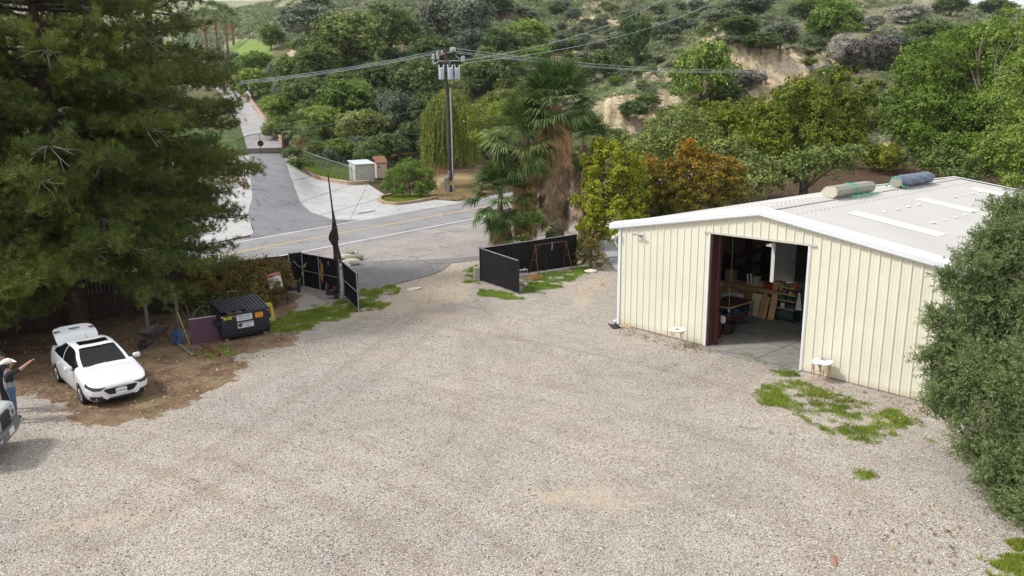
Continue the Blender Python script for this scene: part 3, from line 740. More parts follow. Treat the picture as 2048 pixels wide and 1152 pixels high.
for k in range(5):
    x0 = .38; y0 = .8 + k * .35; pts = [(x0 + rr.uniform(0, .3), y0 + j * .12, .03 + rr.uniform(0, .06) - .05) for j in range(6)]; mb.tube(pts, .02, 5)
mb.build('strap', M_STR, t)
t = thing('tarp_wrapped_roll', 'bundle wrapped in blue-grey tarp lying on the roof ridge behind the beige box', 'bundle', bw(6.15, 10.3, ZR + .03), BA); t.scale = (.78, .92, .80)
mb = MB(); nseg = 22; vs = []; rr = random.Random(5)
for i in range(nseg):
    y = i / (nseg - 1) * 3.6; 
    for k in range(16):
        a = 2 * PI * k / 16; r = .36 + .035 * math.sin(a * 5 + i * .9) + rr.uniform(-.018, .018); f = .55 if i in (0, nseg - 1) else 1
        vs.append((r * f * 1.15 * math.cos(a), y, max(.0, .27 + r * f * .85 * math.sin(a))))
fs = [(i * 16 + k, i * 16 + (k + 1) % 16, (i + 1) * 16 + (k + 1) % 16, (i + 1) * 16 + k) for i in range(nseg - 1) for k in range(16)]
mb.add(vs, fs + [tuple(range(15, -1, -1)), tuple(range((nseg - 1) * 16, nseg * 16))])
mb.build('tarp', M('blue_grey_tarp', (.13, .17, .24), .5, var=.25, scale=5, bump=.6), t, smooth=True)
mb = MB(); mb.prism([(x * .85, .02 + z * .85) for x, z in oc], -.12, .02, T); mb.build('exposed_end', BXM, t)
mb = MB(); mb.tube([(-.3, -.05, .1), (-.1, -.1, .5), (.12, -.08, .48), (.38, -.1, .05), (.5, .3, .02)], .03, 5); mb.tube([(-.45, -.2, .02), (-.3, -.1, .2), (-.2, 0, .5)], .04, 5); mb.build('rope', M_STR, t)

# ---- things inside, seen through the doorway
t = bthing('workbench', 'steel-legged rolling workbench with a dark brown top just inside the doorway', 'workbench', 3.05, 3.15)
mb = MB(); mb.box((0, 0, .9), (1.15, 1.75, .05)); mb.build('tabletop', M_DW, t)
mb = MB()
for a in (-.585, .585): mb.box((a, 0, .9), (.03, 1.8, .07))
for a in (-.885, .885): mb.box((0, a, .9), (1.14, .03, .07))
mb.build('edging', M_WOOD2, t)
for a in (-1, 1):
    for b in (-1, 1):
        mb = MB(); mb.box((a * .53, b * .83, .47), (.06, .06, .8)); mb.build('leg', M_GRY, t)
        mb = MB(); mb.tube([(a * .53 - .02, b * .83, .045), (a * .53 + .02, b * .83, .045)], .045, 10); mb.build('wheel', M_GRY, t)
mb = MB(); mb.box((0, 0, .22), (1.1, 1.7, .04)); mb.box((0, 0, .52), (1.1, 1.7, .03)); mb.build('shelf', M_GRY, t)
mb = MB(); rr = random.Random(2)
for (px, py, pz, sx, sy, sz) in ((.2, -.4, .36, .4, .5, .24), (.3, .3, .34, .35, .5, .2), (-.2, .3, .36, .3, .4, .24)): mb.box((px, py, pz), (sx, sy, sz), bev=.02)
tt = mb.build('toolbox', M('oxide_red_box', (.16, .035, .03), .5), t); tt.name = 'drawer'
for nm, lb, s, d, col in (('tool_crate', 'blue tool crate on the upper shelf of the rolling workbench', 3.3, 3.0, (.03, .05, .16)), ('tool_crate', 'dark blue crate at the far end of the workbench shelf', 3.3, 3.6, (.02, .03, .09))):
    t = bthing(nm, lb, 'crate', s, d, .585); mb = MB(); mb.box((0, 0, .12), (.5, .42, .23), bev=.02); mb.build('crate_body', M('b' + lb[:9], col, .5), t)
    mb = MB(); mb.tube([(.26, -.1, .16), (.29, -.08, .16), (.29, .08, .16), (.26, .1, .16)], .015, 6); mb.build('handle', M_GRY, t)
t = bthing('disc_saw', 'bench saw with a round grey blade guard on the near end of the workbench', 'saw', 2.75, 2.55, .972)
mb = MB(); mb.box((0, 0, .03), (.6, .45, .06), bev=.015); mb.build('base', M('saw_base', (.12, .03, .03), .5), t)
mb = MB(); mb.tube([(-.0, .1, .26), (.05, -.02, .26)], [.25, .25], 24); mb.build('blade_guard', M('guard', (.22, .22, .18), .45, .3), t)
mb = MB(); mb.tube([(0, .1, .26), (.0, .3, .30)], .09, 12); mb.tube([(0, .1, .5), (-.2, .0, .58)], .03, 8); mb.build('motor', M_BLK, t)
t = bthing('rubber_tub', 'round dark ribbed tub on the workshop floor under the saw', 'tub', 3.72, 2.0)
mb = MB(); mb.lathe([(.27, 0), (.30, .06), (.29, .12), (.32, .13), (.31, .24), (.335, .25), (.325, .38), (.35, .39), (.35, .43), (.31, .43), (.30, .1), (0, .08)], n=28); mb.build('tub_body', M('brown_black_rubber', (.035, .025, .022), .6, var=.2), t, smooth=True)
t = bthing('shelf_cart', 'dark rolling shelf cart stacked with boxes and jars at the back right', 'cart', 4.45, 5.3, r=-.05)
mb = MB()
for a in (-1, 1):
    for b in (-1, 1): mb.box((a * .37, b * .22, .75), (.035, .035, 1.4))
mb.build('upright', M_DKM, t)
for z in (.12, .52, .86, 1.12, 1.4):
    mb = MB(); mb.box((0, 0, z), (.78, .48, .025)); mb.box((0, -.245, z + .01), (.78, .02, .05)); mb.build('shelf', M_WOOD2 if z > .2 else M_DKM, t)
for a in (-1, 1):
    for b in (-1, 1):
        mb = MB(); mb.tube([(a * .34 - .02, b * .2, .04), (a * .34 + .02, b * .2, .04)], .045, 10); mb.build('wheel', M_BLK, t)
items = [('storage_bin', 'large grey-green plastic bin on the lowest shelf of the cart', 'bin', 4.42, 5.28, .18, (.66, .42, .30), (.055, .09, .085)),
 ('storage_bin', 'small blue box on the second shelf of the cart', 'box', 4.62, 5.2, .585, (.26, .22, .15), (.05, .09, .13)),
 ('storage_bin', 'green parts box on the third shelf of the cart', 'box', 4.22, 5.2, .925, (.26, .22, .13), (.02, .13, .08)),
 ('storage_bin', 'teal parts box beside the green one on the third shelf', 'box', 4.55, 5.2, .925, (.22, .22, .14), (.02, .12, .12)),
 ('storage_bin', 'orange lidded case on top of the shelf cart', 'box', 4.68, 5.2, 1.465, (.26, .24, .09), (.55, .10, .03))]
for nm, lb, ct, s, d, z, sz, cl in items:
    t = bthing(nm, lb, ct, s, d, z); mb = MB(); mb.box((0, 0, sz[2] / 2), sz, bev=.02); mb.build('bin_body', M('m' + lb[:14], cl, .45), t)
    mb = MB(); mb.box((0, 0, sz[2] + .012), (sz[0] + .03, sz[1] + .03, .022), bev=.008); mb.build('lid', M('l' + lb[:14], tuple(min(1, c * 1.5) for c in cl), .45), t)
for i, (lb, s, z, r, h, cl) in enumerate([('white bleach jug on the second shelf of the cart', 4.25, .56, .085, .24, (.72, .72, .70)), ('blue can on the fourth shelf of the cart', 4.3, 1.16, .07, .18, (.1, .16, .42)),
    ('white jar beside the blue can on the cart', 4.55, 1.16, .06, .14, (.6, .6, .56)), ('silver tin right of the white jar on the cart', 4.7, 1.16, .05, .11, (.45, .42, .38)), ('green paint tin on top of the shelf cart', 4.4, 1.44, .09, .15, (.03, .22, .13)), ('grey paint tin on top of the cart beside the green tin', 4.2, 1.44, .08, .14, (.35, .36, .34))]):
    t = bthing('jar' if 'jar' in lb else 'jug' if 'jug' in lb else 'tin', lb, 'container', s, 5.17, z)
    mb = MB(); mb.lathe([(r * .9, 0), (r, .02), (r, h * .75), (r * .7, h * .85), (r * .35, h * .9), (r * .35, h)] if 'j' in lb[:12] else [(r, 0), (r, h), (r * .93, h)], n=16); mb.build('body', M('j' + lb[:12], cl, .4), t, smooth=True)
    mb = MB(); mb.lathe([(r * .4, h), (r * .4, h + .025), (0, h + .027)] if 'j' in lb[:12] else [(r * 1.03, h - .01), (r * 1.03, h + .008), (0, h + .01)], n=16); mb.build('lid', M_GRY, t)
# long counter with lumber leaning on it
t = bthing('lumber_counter', 'long wooden counter crossing the workshop behind the leaning plywood', 'counter', 2.35, 5.85)
mb = MB(); mb.box((0, 0, 1.06), (4.0, .8, .05)); mb.build('counter_top', M_WOOD2, t)
mb = MB(); mb.box((0, -.1, .53), (3.9, .5, 1.0)); mb.build('cabinet', M_DW, t)
mb = MB(); mb.box((0, -.37, .98), (3.95, .04, .12)); mb.build('rail', M_WOOD2, t)
lean = [('plywood_sheet', 'pale jagged plywood offcut leaning left of the saw', .45, 4.85, .75, 1.35, M('pale_ply', (.80, .66, .45), .8, var=.1), .3), ('plywood_sheet', 'tall yellow plywood sheet leaning behind the saw', 1.0, 4.85, .8, 1.2, M('yellow_ply', (.80, .52, .22), .8, var=.15), .2),
 ('plywood_sheet', 'square brown board leaning on the counter behind the bench', 1.75, 5.0, .75, .98, M_WOOD2, .1), ('plywood_sheet', 'mottled particle board leaning right of the square brown board', 2.5, 5.0, .78, 1.0, M('particle_board', (.33, .19, .08), .8, var=.35, scale=20), .12),
 ('plank', 'wide pale plank leaning between the bench and the crate stack', 3.05, 4.95, .42, .95, M('pale_ply', (.80, .66, .45), .8, var=.1), .15), ('plank', 'narrow reddish board leaning right of the wide pale plank', 3.42, 4.9, .2, 1.0, M_WOOD2, .3),
 ('plank', 'thin light batten leaning beside the reddish board', 3.62, 4.86, .12, .92, M_WOOD, .2), ('plank', 'upright knotty plank standing nearest the shelf cart', 3.88, 4.92, .27, 1.08, M_WOOD, .08)]
for nm, lb, s, d, w_, h_, m_, tl in lean:
    t = bthing(nm, lb, 'board', s, d, .05); rr = random.Random(len(lb)); mb = MB()
    top = [(w_ / 2, h_), (w_ * .3, h_ + rr.uniform(-.12, .1)), (0, h_ + rr.uniform(-.1, .05)), (-w_ * .3, h_ + rr.uniform(-.1, .1)), (-w_ / 2, h_ - rr.uniform(0, .15))] if 'jagged' in lb or 'tall' in lb else [(w_ / 2, h_), (-w_ / 2, h_)]
    Tm = Matrix.Rotation(-.33 if tl > .1 else -.28, 4, 'X') @ Matrix(((1, 0, 0, 0), (0, 0, 1, 0), (0, 1, 0, 0), (0, 0, 0, 1)))
    mb.prism([(-w_ / 2, 0), (w_ / 2, 0)] + top, 0, .022, Tm); o_ = mb.build('board', m_, t)
t = bthing('white_board', 'long white strip of board resting on the brown sheets behind the bench', 'board', 2.0, 4.66, .66, r=0.0)
mb = MB(); mb.T = Matrix.Rotation(-.3, 4, 'X'); mb.box((0, 0, .1), (1.45, .02, .2)); mb.box((.35, .012, .2), (.7, .02, .2)); mb.build('panel', M_WHT, t)
for i, (lb, s, d, sx, sy, sz, m_) in enumerate([('tan wooden box on the counter near the side door', 3.7, 5.8, .4, .35, .34, M_WOOD), ('low brown box on the middle of the counter', 2.9, 5.85, .5, .3, .2, M_WOOD2), ('dark case on the left end of the counter', .9, 5.9, .5, .35, .25, M_DKM)]):
    t = bthing('wooden_box' if i < 2 else 'tool_case', lb, 'box', s, d, 1.135); mb = MB(); mb.box((0, 0, sz / 2), (sx, sy, sz), bev=.01); mb.build('box_body', m_, t)
    mb = MB(); mb.box((0, 0, sz + .012), (sx + .02, sy + .02, .02)); mb.build('lid', m_, t)
for i, (lb, s, h) in enumerate([('short white tube standing upright on the counter', 2.25, .45), ('white tube beside the short one on the counter', 2.4, .5)]):
    t = bthing('plastic_tube', lb, 'tube', s, 5.8, 1.133, 0); mb = MB(); mb.tube([(0, 0, 0), (-.06 + .02 * i, 0, h)], .045, 10, cap=False); mb.tube([(0, 0, 0), (-.05 + .02 * i, 0, h - .03)], .038, 10); mb.build('tube_wall', M_WHT, t)
for i, (lb, s, d, z, sz, cl) in enumerate([('tall cardboard box at the left end of the counter', 1.35, 5.85, 1.135, (.4, .35, .5), (.42, .30, .18)), ('pale box standing on the counter right of the white tubes', 2.65, 5.8, 1.135, (.25, .25, .4), (.55, .50, .42)), ('red toolbox on the counter near the side door', 3.25, 5.75, 1.135, (.4, .25, .22), (.30, .03, .02)),
   ('grey crate on the workshop floor behind the shelf cart', 5.4, 6.2, .047, (.6, .5, .45), (.18, .18, .18)), ('cardboard box stacked on the floor crate behind the cart', 5.4, 6.2, .52, (.5, .4, .35), (.40, .28, .17)), ('wooden crate on the floor at the far right of the doorway view', 6.3, 7.0, .047, (.7, .6, .6), (.38, .24, .12)), ('white carton on top of the far wooden crate', 6.3, 7.0, .66, (.45, .4, .3), (.6, .6, .57))]):
    t = bthing('carton', lb, 'box', s, d, z, r=.1 * i); mb = MB(); mb.box((0, 0, sz[2] / 2), sz, bev=.01); mb.build('box_body', M('cx%d' % i, cl, .8), t); mb = MB(); mb.box((0, 0, sz[2] + .006), (sz[0] * .98, sz[1] * .98, .012)); mb.build('lid', M('cx%d' % i, cl, .8), t)
t = bthing('mop', 'long pale-handled mop standing behind the shelf cart', 'mop', 4.95, 5.75)
mb = MB(); mb.tube([(0, 0, .1), (.12, .05, 2.0)], .016, 6); mb.build('handle', M_WHT, t)
mb = MB()
for k in range(14):
    a = k * .45; mb.tube([(0, 0, .14), (.08 * math.cos(a), .08 * math.sin(a), .1), (.13 * math.cos(a), .13 * math.sin(a), .01)], .012, 4)
mb.build('mop_head', M('mop_strings', (.4, .38, .34), .9), t)
t = bthing('hanging_rag', 'white rag hung on the right end of the shelf cart', 'rag', 4.9, 5.22, .5)
mb = MB(); vs = []
for i in range(9):
    for j in range(6):
        w_ = .05 + .12 * i / 8; vs.append(((j / 5 - .5) * w_ * 1.6, .02 * math.sin(j * 2.2 + i * .5), .8 - i * .09))
mb.add(vs, [(i * 6 + j, i * 6 + j + 1, i * 6 + j + 7, i * 6 + j + 6) for i in range(8) for j in range(5)]); mb.build('cloth', M_WHT, t)
t = bthing('hanging_rope', 'thin pale cord hanging inside the left of the doorway', 'rope', 4.6, .75, .0); mb = MB(); mb.tube([(0, 0, 4.05), (.02, 0, 3), (-.03, 0, 2.2), (.0, 0, 1.35)], .005, 5); mb.build('cord', M('pale_cord', (.28, .23, .15), .8), t)
mb = MB(); mb.lathe([(0, 1.25), (.03, 1.27), (.035, 1.33), (0, 1.37)], n=8); mb.build('knot', M('pale_cord', (.28, .23, .15), .8), t)
t = bthing('red_canister', 'dark red shop canister half hidden behind the left door edge', 'canister', 3.75, 1.25)
mb = MB(); mb.lathe([(.2, 0), (.22, .03), (.22, .75), (.18, .82), (.18, .86)], n=18); mb.build('drum', M('deep_red', (.13, .02, .018), .45), t)
mb = MB(); mb.lathe([(.185, .86), (.20, .88), (.2, .98), (.1, 1.02), (0, 1.03)], n=18); mb.build('lid', M_BLK, t)
t = bthing('paper_bag', 'crumpled white bag hung on the canister by the left door edge', 'bag', 3.95, 1.3, .62)
mb = MB(); mb.T = Matrix.Rotation(.2, 4, 'Y'); mb.lathe([(.05, 0), (.13, .03), (.15, .15), (.11, .25), (.12, .28)], n=9, sq=.6); mb.build('bag_body', M_WHT, t)
t = bthing('dark_shelving', 'tall dark shelf rack against the workshop wall behind the counter', 'shelf', 1.1, 7.6, r=PI / 2)
mb = MB()
for a in (-1.5, 1.5): mb = MB(); mb.box((a, 0, 1.1), (.05, .5, 2.2)); mb.build('upright', M_DKM, t)
for z in (.3, .9, 1.5, 2.1):
    mb = MB(); mb.box((0, 0, z), (3.0, .5, .04)); mb.build('shelf', M_DW, t)
t = bthing('step_ladder', 'dark folding ladder leaning left of the bright side door', 'ladder', .6, 9.2, r=PI / 2)
mb = MB()
for a in (-.22, .22): mb.tube([(a, 0, 0), (a * .7, .35, 2.2)], .03, 6)
mb.build('rail', M_DKM, t)
for k in range(7):
    mb = MB(); f = (k + .6) / 7.5; mb.box((0, .35 * f, 2.2 * f), (.42 * (1 - .3 * f), .08, .03)); mb.build('rung', M_DKM, t)

# ---- garden tables outside
def gtable(label, u, v, rzr, rough):
    x, y = un(u, v)[:2]; t = thing('garden_table', label, 'table', (x, y, .015), rzr)
    m = M('chalky_white_paint' + str(rough), (.68, .66, .58), .7, dirt=((.24, .15, .08), .60 if not rough else .52), scale=6)
    mr = M('table_leg_paint' + str(rough), (.66, .62, .55) if not rough else (.55, .33, .18), .7, dirt=((.30, .13, .06), .55), scale=12)
    mb = MB()
    if not rough:
        mb.lathe([(.30, .64), (.31, .625), (.325, .64), (.31, .662), (.29, .655), (.06, .655), (.05, .62)], n=32); mb.build('tabletop', m, t, smooth=True)
        mb = MB(); mb.lathe([(.0, .66), (.05, .66), (.055, .668), (.02, .674), (0, .674)], n=12); mb.build('centre_boss', M_BLK, t)
    else:
        rr = random.Random(4); n = 30
        vs = [(0, 0, .66)]
        for rad in (.17, .33):
            for k in range(n):
                a = 2 * PI * k / n; r = rad * (1 + (rr.uniform(-.10, .06) if rad > .3 else 0)); vs.append((r * math.cos(a), r * math.sin(a), .66 + rr.uniform(-.012, .02) * (rad * 4)))
        fs = [(0, 1 + k, 1 + (k + 1) % n) for k in range(n)] + [(1 + k, 1 + n + k, 1 + n + (k + 1) % n, 1 + (k + 1) % n) for k in range(n)]
        mb.add(vs, fs); vs2 = [(x_, y_, z_ - .025) for x_, y_, z_ in vs]; mb.add(vs2, [tuple(reversed(f)) for f in fs]); 
        mb.add(vs[1 + n:] + vs2[1 + n:], [(k, k + n, (k + 1) % n + n, (k + 1) % n) for k in range(n)]); mb.build('tabletop', M('peeling_white_top', (.70, .70, .68), .6, dirt=((.06, .055, .05), .50), scale=3), t)
    mb = MB(); mb.lathe([(.26, .60), (.27, .60), (.27, .625), (.26, .625)], n=28); mb.build('apron_ring', mr, t)
    for k in range(4):
        a = k * PI / 2 + .5; c, s = math.cos(a), math.sin(a); mb = MB()
        mb.tube([(c * .27, s * .27, .62), (c * .26, s * .26, .45), (c * .22, s * .22, .3), (c * .25, s * .25, .12), (c * .33, s * .33, 0)], [.016, .018, .016, .015, .02], 6)
        for q in (-.07, .07): mb.tube([(c * .24 - s * q * 1.6, s * .24 + c * q * 1.6, .61), (c * .23 - s * q, s * .23 + c * q, .5), (c * .225, s * .225, .33)], .010, 5)
        mb.build('leg', mr, t)
    mb = MB(); mb.tube([(.22, 0, .3), (0, .03, .34), (-.22, 0, .3)], .008, 5); mb.tube([(0, .22, .3), (.03, 0, .34), (0, -.22, .3)], .008, 5); mb.build('brace', mr, t)
    return t
gtable('round white metal table with a small black centre boss, left of the doorway', 1353, 694, .2, False)
gtable('peeling round table with rust-orange legs against the wall right of the doorway', 1641, 764, .9, True)
# splash stones by the corner
x, y = un(1246, 655)[:2]
for i, (dx, dy, r, lb) in enumerate([(0, 0, .13, 'tan rock at the foot of the workshop corner'), (.22, -.1, .09, 'small pale rock right of the corner rock'), (.1, -.25, .07, 'smallest stone in front of the workshop corner')]):
    mb = MB(); rr = random.Random(i); vs = []
    for a in range(5):
        for k in range(8):
            ph = -PI / 2 + PI * a / 4; th = 2 * PI * k / 8; q = r * rr.uniform(.8, 1.15); vs.append((q * math.cos(ph) * math.cos(th) * 1.3, q * math.cos(ph) * math.sin(th), q * .65 * math.sin(ph) + r * .3))
    mb.add(vs, [(a * 8 + k, a * 8 + (k + 1) % 8, (a + 1) * 8 + (k + 1) % 8, (a + 1) * 8 + k) for a in range(4) for k in range(8)])
    o = mb.build('rock', M('tan_rock', (.45, .36, .24), .9, var=.2), None, smooth=True, loc=(x + dx, y + dy, .02)); tag(o, lb, 'rock', 'rocks at the workshop corner')
t = thing('splash_block', 'dark trough under the downspout at the workshop corner', 'splash block', (x - .35, y + .05, .02), BA + 2.6)
mb = MB(); mb.box((0, 0, .015), (.6, .26, .03)); mb.build('pan', M_BLK, t)
mb = MB()
for q in (-.13, .13): mb.box((0, q, .05), (.6, .03, .07))
mb.build('rim', M_DKM, t)
# ------------------------------------------------------------------ gates, fences and clutter at the edge of the yard
M_MESH = M('black_privacy_mesh', (.016, .015, .016), .85, var=.3, scale=2, spec=.15)
M_PIPE = M('galvanised_pipe', (.38, .39, .41), .45, .5, var=.12)
def g2(u, v, z=0): p = un(u, v, z); return Vector((p[0], p[1], 0))
def dirz(a, b): return math.atan2(b.y - a.y, b.x - a.x)
def screen_panel(name, label, a, b, h, cat, mids=(), rail=True, side=1, hb=None, group=None, mat=None):
    """mesh-covered gate leaf or fence run from a to b: sheet, frame rails, posts"""
    n = (b - a).length; t = thing(name, label, cat, (a.x, a.y, .02), dirz(a, b), group); hb = hb or h
    mb = MB(); nx = max(4, int(n / .25)); vs = []
    for i in range(nx + 1):
        f = i / nx; hh = h + (hb - h) * f
        for j in range(4):
            z = .06 + (hh - .08) * j / 3; w = .012 * math.sin(i * 1.9 + j * 1.3)
            vs += [(f * n, w, z), (f * n, w + .012, z)]
    for i in range(nx):
        for j in range(3):
            q = (i * 4 + j) * 2; r = ((i + 1) * 4 + j) * 2
            mb.f += []; mb_f = [(q, r, r + 2, q + 2), (q + 1, q + 3, r + 3, r + 1)]
            if i == 0 and j == 0: faces = []
            faces += mb_f
    mb.add(vs, faces); mb.build('mesh_screen', mat or M_MESH, t)
    sy = -.03 * side
    for k, (z0, z1) in enumerate([(.05, .05)] + ([(h * .5, hb * .5)] if rail else []) + [(h, hb)]):
        mb = MB(); mb.tube([(0, sy, z0), (n, sy, z1)], .022, 6); mb.build('rail', M_PIPE, t)
    for x in [0, n] + [m_ * n for m_ in mids]:
        hh = h + (hb - h) * x / n; mb = MB(); mb.tube([(x, sy * 1.1, 0), (x, sy * 1.1, hh + .04)], .028, 8)
        mb.build('post', M_PIPE if rail else M_DKM, t)
    return t
A = g2(609, 575); Bp = g2(683, 592)
screen_panel('gate_leaf', 'wide black-screened gate leaf with grey frame beside the flag pole', A, Bp, 1.75, 'gate', mids=(.46,), side=1)
C_ = g2(689, 594); E_ = g2(719, 624)
screen_panel('gate_leaf', 'narrow black-screened gate leaf swung towards the gravel, right of the flag pole', C_, E_, 1.72, 'gate', side=1)
f1 = g2(577, 508, 1.85); f0 = g2(606, 575)
screen_panel('fence_section', 'black screened fence run behind the autumn shrub', f1, f0, 1.85, 'fence', rail=False, hb=1.8)
f2 = g2(165, 556, 1.85); f3 = f2 + (f2 - f1).normalized() * 16
M_FW = M('brown_fence_boards', (.055, .032, .026), .85, var=.3, scale=3)
mid = f1.lerp(f2, .5)
def board_fence(label, a, b, h):
    n = (b - a).length; t = thing('board_fence', label, 'fence', (a.x, a.y, 0), dirz(a, b)); mb = MB(); k = int(n / .16); rr = random.Random(int(n * 10))
    for i in range(k): mb.box((i * .16 + .08, rr.uniform(-.006, .006), (h + rr.uniform(-.03, .02)) / 2), (.152, .02, h))
    mb.build('boards', M_FW, t)
    for z in (.3, h - .25): mb = MB(); mb.box((n / 2, .035, z), (n, .04, .09)); mb.build('rail', M_FW, t)
    x = 0
    while x <= n: mb = MB(); mb.box((x, .07, h / 2), (.09, .09, h + .05)); mb.build('post', M_FW, t); x += 2.4
board_fence('brown board fence behind the dumpster and shrub', f1 - (f1 - f2).normalized() * .1, mid, 1.8)
board_fence('dark brown board fence under the pines behind the white car', mid, f3, 1.85)
# right-hand side
Ra = g2(962, 563); Rb = g2(1037, 589); Rc = g2(1152, 534)
screen_panel('gate_leaf', 'black-screened gate leaf standing open on the right of the entrance', Ra, Rb, 1.72, 'gate', rail=False, side=-1, hb=1.62)
screen_panel('fence_section', 'long black screened fence in front of the fan palms', Ra + Vector((-.05, .06, 0)), Rc, 1.72, 'fence', rail=False, side=1, mids=(.33, .66), hb=1.85)
t = thing('block_stack', 'short stack of pale concrete blocks at the left edge of the right-hand gate', 'blocks', (Ra.x - .22, Ra.y + .1, 0), .2)
for k in range(5):
    mb = MB(); mb.box((.01 * (k % 2), 0, .07 + k * .15), (.3, .2, .14), bev=.012); mb.build('block', M('pale_block', (.48, .43, .36), .9, var=.15), t)
p = g2(1102, 545)
t = thing('swing_frame', 'rusty pipe A-frame standing before the black screen fence', 'frame', (p.x, p.y, 0), dirz(g2(1075, 549), g2(1138, 539)))
for x in (-1.05, 1.05):
    for y in (-.42, .42):
        mb = MB(); mb.tube([(x * 1.12, y, 0), (x, 0, 1.62)], .028, 7); mb.build('leg', M_RST, t)
    mb = MB(); mb.tube([(x * 1.06, -.22, .85), (x * 1.06, .22, .85)], .018, 6); mb.tube([(x * .7, 0, 1.6), (x * 1.05, 0, 1.2)], .018, 6); mb.build('brace', M_RST, t)
mb = MB(); mb.tube([(-1.1, 0, 1.62), (1.1, 0, 1.62)], .028, 8); mb.build('top_bar', M_RST, t)
mb = MB(); mb.tube([(.05, -.03, 1.66), (.05, -.05, 1.5), (.02, -.05, 1.25)], .022, 6); mb.build('hook', M_PIPE, t)
p = g2(1044, 570)
t = thing('step_stand', 'small grey metal step stand behind the open gate end', 'step stand', (p.x, p.y, .01), .5)
for x in (-.2, .2):
    mb = MB(); mb.tube([(x, -.25, 0), (x, -.2, .78), (x, .1, .82), (x, .25, 0)], .017, 6); mb.build('side_frame', M_PIPE, t)
for z in (.2, .42, .62, .8): mb = MB(); mb.box((0, -.2 + z * .05, z), (.42, .2, .03)); mb.build('tread', M_PIPE, t)
p = g2(1064, 559); mb = MB(); pts = []
for k in range(70):
    a = k * .32; r = .36 + .08 * math.sin(k * .21); pts.append((r * math.cos(a) * 1.2, r * math.sin(a), .02 + .0022 * k))
mb.tube(pts, .017, 6); o = mb.build('garden_hose', M('orange_hose', (.42, .15, .05), .6), None, smooth=True, loc=(p.x, p.y, .01)); tag(o, 'coiled orange hose on the grass behind the right-hand gate', 'hose')
def rock(name, label, u, v, r, col, sc=(1, 1, .6), seed=0, group=None, z=0, cat='rock'):
    q = un(u, v, z); rr = random.Random(seed); bm = __import__('bmesh').new(); __import__('bmesh').ops.create_icosphere(bm, subdivisions=3, radius=r)
    ox = rr.uniform(0, 50)
    for vv in bm.verts:
        n_ = float(fbm(vv.co.x / r * 1.3 + ox, vv.co.y / r * 1.3 + vv.co.z / r * 1.7, 3)); vv.co *= 1 + n_ * .35; vv.co.x *= sc[0]; vv.co.y *= sc[1]; vv.co.z *= sc[2]
    me = D.meshes.new(name); bm.to_mesh(me); bm.free(); me.materials.append(M('stone%.2f%.2f%.2f' % col, col, .9, var=.22, scale=5, bump=.5))
    me.polygons.foreach_set('use_smooth', [True] * len(me.polygons))
    o = D.objects.new(name, me); COL.objects.link(o); o.location = (q[0], q[1], z + r * sc[2] * .55); o.rotation_euler = (0, 0, rr.uniform(0, 6)); tag(o, label, cat, group); return o
rock('rock', 'flat white stone on the grass near the workshop side path', 1182, 545, .3, (.62, .56, .46), (1.3, .8, .4), 3)
rock('rock', 'half-buried white stone in the middle of the yard entrance', 828, 579, .34, (.62, .60, .55), (1.4, .7, .18), 4)
rock('rock', 'brown oblong stone lying on the gravel at the bottom right', 1668, 1124, .10, (.30, .17, .12), (1.9, .7, .45), 5)
rock('boulder', 'round grey boulder behind the sign stand', 588, 578, .38, (.17, .16, .14), (1.1, .9, .85), 6)
rock('boulder', 'smaller boulder tucked beside the screened fence left of the round one', 577, 571, .32, (.12, .11, .10), (1, .9, .85), 7)
# sandbags
BAGM = M('sandbag_cloth', (.52, .49, .42), .9, var=.2, scale=4); BAGG = M('olive_sandbag_cloth', (.26, .26, .18), .9, var=.2, scale=4)
for i, (u, v, z, r, lb, g) in enumerate([(703, 531, 0, .62, 'big white sandbag at the front of the pile by the road', 0), (713, 521, 0, .55, 'olive sandbag at the right end of the pile', 1), (692, 519, 0, .5, 'white sandbag lying behind the flag pole', 0), (700, 514, .12, .42, 'small olive sandbag on top of the pile', 1),
        (690, 537, 0, .42, 'white sandbag nearest the narrow gate leaf', 0), (683, 519, 0, .4, 'dusty sandbag left of the pile beyond the pole', 0), (708, 512, 0, .4, 'pale sandbag at the back of the pile', 0), (697, 524, .1, .42, 'olive sandbag wedged in the middle of the pile', 1)]):
    q = un(u, v); rr = random.Random(i + 40); mb = MB(); n = 12; vs = []
    for a in range(9):
        f = a / 8; x = (f - .5) * 1.5 * r; w = math.sin(PI * (f * .9 + .05)) ** .4
        for k in range(n):
            th = 2 * PI * k / n; vs.append((x, w * r * .55 * math.cos(th) * (1 + .08 * math.sin(k * 2 + a)), w * r * .36 * max(-.85, math.sin(th)) + r * .3))
    mb.add(vs, [(a * n + k, a * n + (k + 1) % n, (a + 1) * n + (k + 1) % n, (a + 1) * n + k) for a in range(8) for k in range(n)] + [tuple(range(n - 1, -1, -1)), tuple(range(8 * n, 9 * n))])
    o = mb.build('sandbag', BAGG if g else BAGM, None, smooth=True, loc=(q[0], q[1], .03 + z), rot=(0, 0, rr.uniform(-.6, 1.2))); tag(o, lb, 'sandbag', 'sandbags piled beside the entrance')
